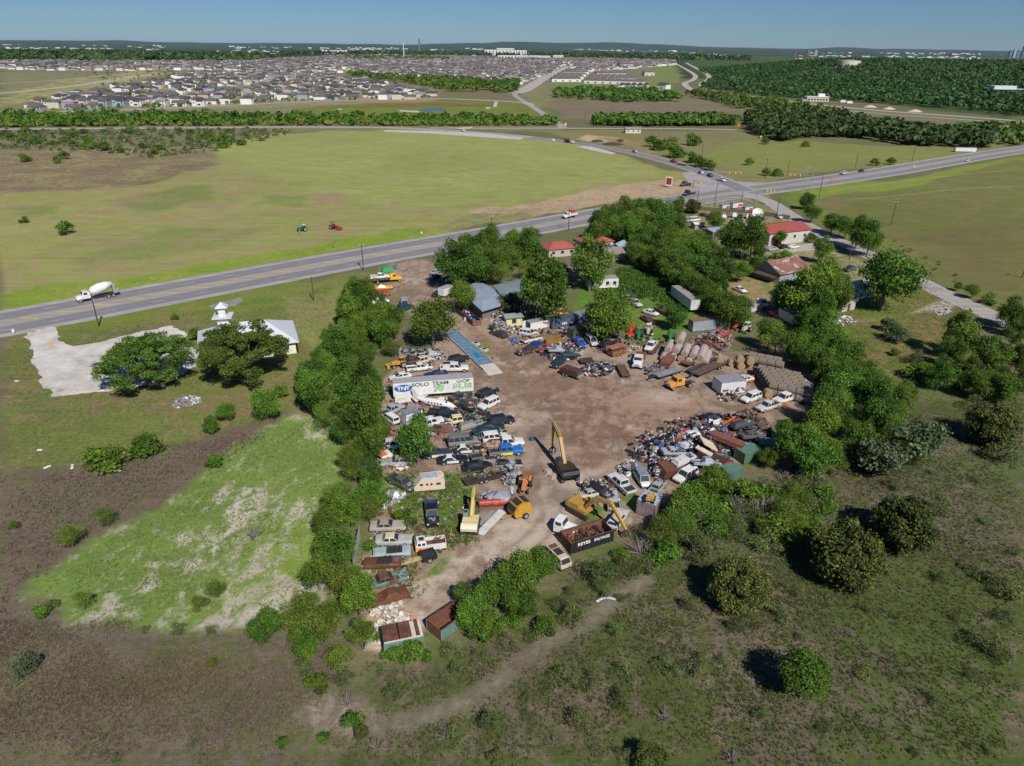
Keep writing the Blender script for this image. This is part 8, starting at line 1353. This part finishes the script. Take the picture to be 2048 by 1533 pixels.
def street_rows(px, ang, sp, rowp, jit, seed, drop=.12, xlim=None):
    r = random.Random(seed); poly = GP(px); ca, sa = cos(ang), sin(ang); U = [(x * ca + y * sa, -x * sa + y * ca) for x, y in poly]; u0, u1 = min(p[0] for p in U), max(p[0] for p in U); v0, v1 = min(p[1] for p in U), max(p[1] for p in U); out = []; v = v0; k = 0
    while v < v1:
        u = u0 + r.random() * sp
        while u < u1:
            uu = u + r.uniform(-jit, jit); vv = v + 22 * sin(uu / 170 + k * .2) + r.uniform(-jit, jit); p = (uu * ca - vv * sa, uu * sa + vv * ca)
            if r.random() > drop: out.append((p[0], p[1], ang + (0 if k % 2 else pi) + r.uniform(-.05, .05)))
            u += sp * r.uniform(.9, 1.25)
        v += rowp[k % 2]; k += 1
    A_ = np.array([(a, b) for a, b, _ in out]); ok = poly_sd(A_, poly) > 0; return [o for o, q in zip(out, ok) if q]
near_px = [(36, 224), (110, 198), (180, 186), (280, 168), (420, 158), (520, 150), (620, 150), (740, 162), (800, 176), (868, 192), (840, 199), (640, 203), (480, 210), (200, 222)]
H1 = street_rows(near_px, .06, 19, (42, 29), 2.2, 3, .22); H1.sort(key=lambda p: p[1]); holes = [at(400, 172), at(300, 188), at(480, 178)]
H1 = [h_ for h_ in H1 if all(hypot(h_[0] - a, h_[1] - b) > 45 for a, b in holes)]
ks, rs = list(m_hw), list(m_hr); rr = random.Random(5); indiv = 0
def face_house(v, x, y, rz, s, wc, rc, parts, label, group):
    o = thing('suburban_house', label, 'house', (x, y, 0), rz, group, s); a, b, c = HP[v]; link('walls', a, o, m_hw[wc]); link('roof', b, o, m_hr[rc])
    if parts:
        for q in c: link('window', q, o)
for i, (x, y, rz) in enumerate(H1):
    if indiv >= 290: break
    v = rr.randrange(4); wc = rr.choices(ks, (5, 2, 2, 1, 1, 1))[0]; rc = rr.choices(rs, (4, 3, 2, 1))[0]; px_, py_ = proj(x, y, 3); side = 'left' if px_ < 250 else 'centre' if px_ < 560 else 'right'; row = 'suburb front' if y < 960 else 'suburb middle' if y < 1150 else 'suburb back'
    lab = f"{wc} {'two storey' if v in (1, 3) else 'single storey'} house with a {rc} roof, {row}, {side}"
    face_house(v, x, y, rz, 1.0, wc, rc, y < 1050, lab, f"{wc} walled, {rc} roofed {'two storey' if v in (1, 3) else 'single storey'} houses, {row}, {side}"); indiv += 1
rest = H1[indiv:]
def house_block(name, label, pts, seed, size=1.0, hs=(3.2, 5.8), wallp=None):
    r = np.random.default_rng(seed); n = len(pts); A_ = np.array(pts); L = r.uniform(11, 16, n) * size; W = r.uniform(10, 13, n) * size; h = r.choice(hs, n) * min(size, 1.5); rh = 3.0 * size ** .5; ca, sa = np.cos(A_[:, 2]), np.sin(A_[:, 2])
    def pt(x, y, z): return np.stack([A_[:, 0] + x * ca - y * sa, A_[:, 1] + x * sa + y * ca, z + 0 * x], 1)
    q = []; wc = np.array([m_ for m_ in ((.74, .73, .71), (.6, .56, .48), (.3, .31, .33), (.3, .23, .19), (.66, .65, .63))]); rc = np.array([(.06, .057, .062), (.11, .105, .108), (.125, .1, .085), (.22, .2, .185)])
    W_ = wc[r.integers(0, len(wc), n)]; R_ = rc[r.integers(0, 4, n)]; cols = []; a, b = L / 2, W / 2
    c4 = [(-a, -b), (a, -b), (a, b), (-a, b)]
    for i in range(4):
        (x0, y0), (x1, y1) = c4[i], c4[(i + 1) % 4]; q.append(np.stack([pt(x0, y0, 0), pt(x1, y1, 0), pt(x1, y1, h), pt(x0, y0, h)], 1)); cols.append(W_)
    e = .5; hi = np.where(r.random(n) < .6, b, 0); rl, rr2 = (-a + hi, 0 * a), (a - hi, 0 * a); c4 = [(-a - e, -b - e), (a + e, -b - e), (a + e, b + e), (-a - e, b + e)]
    for P0, P1, P2, P3 in ((c4[0], c4[1], rr2, rl), (c4[2], c4[3], rl, rr2), (c4[1], c4[2], rr2, rr2), (c4[3], c4[0], rl, rl)):
        q.append(np.stack([pt(*P0, h), pt(*P1, h), pt(*P2, h + rh), pt(*P3, h + rh)], 1)); cols.append(R_)
    Vv = np.concatenate(q).reshape(-1, 3); cc = np.concatenate(cols); cc = np.column_stack([cc, np.ones(len(cc))]); return kind(link(name, np_mesh(name, Vv, len(cc), 4, (m_block,), {'tone': cc})), 'stuff', label)
m_block, n_, l_ = new_mat('far_building'); o_ = n_.new('ShaderNodeOutputMaterial'); p_ = n_.new('ShaderNodeBsdfPrincipled'); l_.new(p_.outputs[0], o_.inputs[0]); a_ = n_.new('ShaderNodeAttribute'); a_.attribute_name = 'tone'; l_.new(a_.outputs['Color'], p_.inputs['Base Color']); p_.inputs['Roughness'].default_value = .85
house_block('subdivision_houses', 'further houses of the near subdivision behind the front ones', rest, 41)
midp = [(680, 172), (740, 148), (860, 136), (1000, 130), (1130, 128), (1140, 136), (1090, 154), (1040, 168), (990, 168), (920, 164), (860, 172), (760, 160)]
house_block('subdivision_houses', 'dark roofed houses of the middle subdivision left of the avenue', street_rows([(700, 142), (760, 134), (900, 128), (1060, 126), (1130, 130), (1090, 152), (1040, 170), (960, 167), (880, 158), (800, 152)], -.15, 18, (36, 27), 2, 6), 42)
house_block('subdivision_houses', 'dense roofs of the distant suburb on the left', street_rows([(0, 140), (0, 123), (300, 122), (500, 122), (700, 112), (900, 113), (1130, 118), (1130, 128), (900, 128), (700, 141), (560, 148), (400, 141), (200, 143)], .1, 26, (46, 34), 3, 7), 43, 1.25)
house_block('subdivision_houses', 'roofs and pale walls behind the town houses', street_rows([(1140, 128), (1150, 118), (1350, 122), (1350, 130), (1290, 136), (1240, 140), (1150, 145)], -.1, 24, (44, 34), 3, 8), 44, 1.3)
house_block('subdivision_houses', 'unfinished houses with pale roofs in the middle of the suburb', street_rows([(330, 160), (380, 148), (540, 142), (700, 146), (600, 152), (440, 160)], .1, 20, (42, 30), 2, 9, .3), 45)
# town houses beside the avenue: one thing each
def row_house(a, b, W, h, wall, roof, label, rh=3.0, name='town_house_row', seg=0):
    A_ = at(*a); B_ = at(*b); L = hypot(B_[0] - A_[0], B_[1] - A_[1]); o = thing(name, label, 'town houses' if 'town' in name else 'building', ((A_[0] + B_[0]) / 2, (A_[1] + B_[1]) / 2, 0), atan2(B_[1] - A_[1], B_[0] - A_[0])); MB().box((0, 0, h / 2), (L, W, h)).build('walls', m_hw[wall] if isinstance(wall, str) else paint(wall), o)
    mb = MB(); n = max(1, seg or int(L / 14)); 
    for i in range(n):
        x0 = -L / 2 + L * i / n; x1 = -L / 2 + L * (i + 1) / n; mb.add([(x0, -W / 2 - .6, h), (x1, -W / 2 - .6, h), (x1, W / 2 + .6, h), (x0, W / 2 + .6, h), (x0 + 1, 0, h + rh), (x1 - 1, 0, h + rh)], [(0, 1, 5, 4), (1, 2, 5), (2, 3, 4, 5), (3, 0, 4)])
    mb.build('roof', m_hr[roof], o); [MB().box((-L / 2 + L * (i + .5) / n, -W / 2 - .05, 2), (5, .12, 2)).build('window', m_hwin, o) for i in range(n)]; return o
for i, (a, b, lab) in enumerate((((1102, 164), (1160, 164), 'first town house row along the avenue, nearest the road'), ((1108, 159), (1165, 159), 'second town house row behind the nearest one'), ((1116, 154), (1170, 154), 'third town house row along the avenue'), ((1124, 149), (1176, 149), 'fourth town house row along the avenue'), ((1132, 145), (1182, 144.5), 'fifth town house row along the avenue'), ((1170, 167), (1290, 170), 'longest white walled town house row facing the lawn'), ((1176, 162), (1270, 163), 'long town house row behind the longest one'), ((1182, 157), (1260, 158), 'town house row in the middle of the block'), ((1190, 152), (1250, 152), 'short town house row at the back of the block'))):
    row_house(a, b, 13, 6, 'white', 'brown' if i % 2 else 'grey', lab, 4)
for i, x in enumerate((1244, 1256, 1268, 1280, 1292)): row_house((x - 4, 178), (x + 4, 178.3), 12, 6.5, ['white', 'blue', 'white', 'grey', 'tan'][i], 'dark grey', ['leftmost white villa below the town houses', 'pale blue villa below the town houses', 'white villa in the middle below the town houses', 'grey villa below the town houses', 'tan villa at the end below the town houses'][i], 4, 'villa', 1)
row_house((1318, 178), (1336, 179), 14, 7, 'white', 'dark grey', 'white villa standing alone beside the big tree', 4, 'villa', 1); row_house((1286, 152), (1306, 152), 18, 9, 'cream', 'brown', 'cream block behind the town houses, left', 3, 'apartment_block', 2); row_house((1236, 136), (1262, 136), 30, 12, 'white', 'brown', 'large white block with a dark roof beyond the town houses', 6, 'apartment_block', 2)
for i, (x0, x1, yb, hh) in enumerate(((655, 693, 108.5, 17), (976, 1004, 111, 22), (1000, 1022, 109, 22), (1024, 1048, 112, 22), (1000, 1030, 117.5, 15), (1034, 1054, 117.5, 15), (1060, 1080, 118, 15), (1082, 1098, 118.5, 15), (1108, 1124, 118, 16))):
    dd = min(at(x0, yb)[1], 6500); A_ = at(x0, yb); L = hypot(at(x1, yb)[0] - A_[0], at(x1, yb)[1] - A_[1]); hm_ = hh * L / (x1 - x0) * .32
    o = thing('apartment_block', 'white distant apartment block, number %s from the left of the white ones' % ['one', 'two', 'three', 'four', 'five', 'six', 'seven', 'eight', 'nine'][i] if i else 'big white box building on the far suburb skyline', 'building', ((A_[0] + at(x1, yb)[0]) / 2, A_[1], 0)); MB().box((0, 0, hm_ / 2), (L, 40, hm_)).build('walls', m_hw['white'], o); MB().box((0, 0, hm_ + 1), (L * .98, 38, 2)).build('roof', m_hr['grey'], o)
    [MB().box((-L / 2 + L * (k + .5) / 6, -20.2, hm_ * .5), (L * .05, .4, hm_ * .7)).build('window', m_hwin, o) for k in range(6)]
x, y = at(808, 118); o = thing('radio_mast', 'tall pale mast rising above the suburb', 'mast', (x, y, 0)); hh = top_height((808, 118), 90)[2] if False else 85; mb = MB(); mb.tube((0, 0, 0), (0, 0, hh), 3.2, 2.2, 6); mb.build('shaft', m_hw['white'], o); MB().tube((0, 0, hh - 4), (0, 0, hh), 6, None, 8).build('head', m_hw['white'], o)
# white station building and its forecourt
o = thing('station_building', 'white flat roofed station building beside the distant highway', 'building', (*at(1632, 203), 0), -.05); MB().box((0, 0, 3), (30, 14, 6)).build('walls', m_hw['cream'], o); MB().box((0, 0, 6.2), (31, 15, .5)).build('roof', m_hw['white'], o); MB().box((6, 1, 8), (9, 6, 4)).build('tower', m_hw['white'], o); MB().box((-17, -3, 1.4), (9, 8, 2.8)).build('annex', m_hw['grey'], o); [MB().box((-12 + i * 4, -7.05, 2.6), (2.4, .2, 2.2)).build('window', m_hwin, o) for i in range(7)]
for px, rz, s_, lab in (((1685, 206), 0, 1, 'white lorry parked right of the station building'), ((1697, 208), .2, 1, 'second white lorry right of the station building')):
    o = thing('lorry', lab, 'lorry', (*at(*px), 0), rz); MB().box((0, 0, 2), (7, 2.6, 3)).build('box_body', car(WHITE), o); MB().box((4.4, 0, 1.5), (1.8, 2.4, 2.2)).build('cab', car(WHITE), o)
for px, r_, lab in (((1740, 215), 9, 'sand pile beside the distant highway, left'), ((1778, 219), 8, 'sand pile beside the distant highway, middle'), ((1830, 224), 9, 'grey gravel pile beside the distant highway')):
    o = thing('sand_pile', lab, 'sand pile', (*at(*px), 0)); n = 12; MB().loft([[(cos(2 * pi * i / n) * r_ * q, sin(2 * pi * i / n) * r_ * q * .7, z) for i in range(n)] for q, z in ((1, 0), (.5, 1.8), (.08, 2.8))]).build('heap', paint((.55, .45, .34)), o)
o = thing('office_building', 'blue and dark flat roofed building at the right edge of the wood', 'building', (*at(2035, 186, 5), 0), -.1); MB().box((0, 0, 5), (90, 30, 10)).build('walls', paint((.04, .07, .12)), o); MB().box((0, 0, 10.4), (92, 32, .9)).build('roof', paint((.3, .42, .5)), o); MB().box((-28, -6, 13), (34, 18, 5)).build('upper_storey', m_hw['white'], o)
# wooded hill with the water tank, skyline of the city
def hill_grid():
    mb = MB(); nx, ny = 60, 44; xs = np.linspace(150, 3600, nx); ys = np.linspace(1000, 3600, ny); X, Y = np.meshgrid(xs, ys); Z = hillf(X, Y) - 1.0; mb.v = [(float(a), float(b), float(c)) for a, b, c in zip(X.ravel(), Y.ravel(), Z.ravel())]; mb.f = [(j * nx + i, j * nx + i + 1, (j + 1) * nx + i + 1, (j + 1) * nx + i) for j in range(ny - 1) for i in range(nx - 1)]; mb.m = [0] * len(mb.f); return mb
kind(hill_grid().build('wooded_hill', paint(srgb(66, 84, 46), 0, 1, 0, 'hill_floor', .3, .01)), 'structure')
tx, ty = at(1702, 105); k_ = 1950 / ty; tx, ty = tx * k_, 1950; tz = float(hillf(np.array([tx]), np.array([ty]))[0]) - 2; o = thing('water_tank', 'wide pale round water tank on the wooded hill', 'water tank', (tx, ty, tz)); MB().tube((0, 0, 0), (0, 0, 17), 27, None, 40).build('wall', paint((.6, .56, .46), 0, .8, 0, 'tank_paint', .05), o); MB().tube((0, 0, 17), (0, 0, 19), 27.3, 4, 40).build('roof', paint((.5, .47, .4)), o)
def towers(lst, dist, lab):
    for i, (px, wpx, top, c) in enumerate(lst):
        x0, y0 = at(px, 125); k_ = dist / y0; sc = dist * cos(_p) / FPX; hz = CAM_H + (at(px, 90)[1] * 0 + (proj(x0 * k_, dist, CAM_H)[1] - top)) * sc / cos(_p); o = thing('city_tower', lab[i], 'tower', (x0 * k_, dist, 0)); MB().box((0, 0, hz / 2), (wpx * sc, wpx * sc * .8, hz)).build('shaft', paint(c, 0, .5), o); MB().box((0, 0, hz + 6), (wpx * sc * .6, wpx * sc * .5, 12)).build('crown', paint(c, 0, .5), o)
towers([(2016, 5, 103, (.12, .16, .22)), (2024, 5, 101, (.3, .34, .38)), (2031, 6, 103, (.12, .16, .22)), (2041, 5, 95, (.1, .14, .2)), (2046, 4, 88, (.1, .14, .2)), (1587, 5, 101, (.13, .08, .08)), (1614, 6, 101, (.16, .1, .1)), (1628, 6, 102, (.3, .27, .26)), (840, 3, 82, (.15, .15, .2))], 11000, ['left dark tower of the city skyline at the right edge', 'pale tower of the city skyline at the right edge', 'middle dark tower of the city skyline', 'tall tower of the city skyline next to the tallest', 'tallest tower of the city skyline at the edge', 'left red brown tower on the horizon', 'right red brown tower on the horizon', 'pale tower beside the red brown ones on the horizon', 'lone dark tower on the horizon above the suburb'])
def town_specks(n, seed):
    r = np.random.default_rng(seed); y = np.exp(r.uniform(math.log(6500), math.log(21000), n)); px = r.uniform(0, 2048, n); cl = np.sin(px / 90) + np.sin(px / 37 + 1) + r.normal(size=n) * .8; keep = cl > .1; y = y[keep]; px = px[keep]; n = len(y); x = (px - 1024) / FPX * y * cos(_p) * 1.0; w = y * r.uniform(.0008, .0035, n); h = y * r.uniform(.0003, .0011, n); f = []
    mk_ = lambda a, b, c: np.stack([a, b, c], 1); z0 = 0 * x + (y > 12000) * r.uniform(0, 40, n)
    q = [np.stack([mk_(x - w, y, z0), mk_(x + w, y, z0), mk_(x + w, y, z0 + h), mk_(x - w, y, z0 + h)], 1), np.stack([mk_(x - w, y, z0 + h), mk_(x + w, y, z0 + h), mk_(x + w, y + w * 3, z0 + h), mk_(x - w, y + w * 3, z0 + h)], 1), np.stack([mk_(x - w, y + w * 3, z0), mk_(x - w, y, z0), mk_(x - w, y, z0 + h), mk_(x - w, y + w * 3, z0 + h)], 1)]
    g = r.uniform(.35, .75, n); c = np.stack([g, g, g * .97, np.ones(n)], 1); return kind(link('distant_town', np_mesh('distant_town', np.concatenate(q).reshape(-1, 3), 3 * n, 4, (m_block,), {'tone': np.concatenate([c, c * .9, c])})), 'stuff', 'pale roofs of the distant town along the horizon')
town_specks(2200, 50)
# ---------------------------------------------------------------- the air
hz_m = bpy.data.materials.new('haze'); hz_m.use_nodes = True; hn = hz_m.node_tree.nodes; hn.clear(); ho = hn.new('ShaderNodeOutputMaterial'); hv = hn.new('ShaderNodeVolumePrincipled'); hv.inputs['Color'].default_value = (.5, .72, 1, 1); hv.inputs['Density'].default_value = HAZE; hv.inputs['Anisotropy'].default_value = 0.0; hz_m.node_tree.links.new(hv.outputs[0], ho.inputs['Volume'])
hb = MB().box((0, 46000, 165), (420000, 96000, 334)).build('haze', hz_m); kind(hb, 'stuff', 'thin blue haze over the plain')
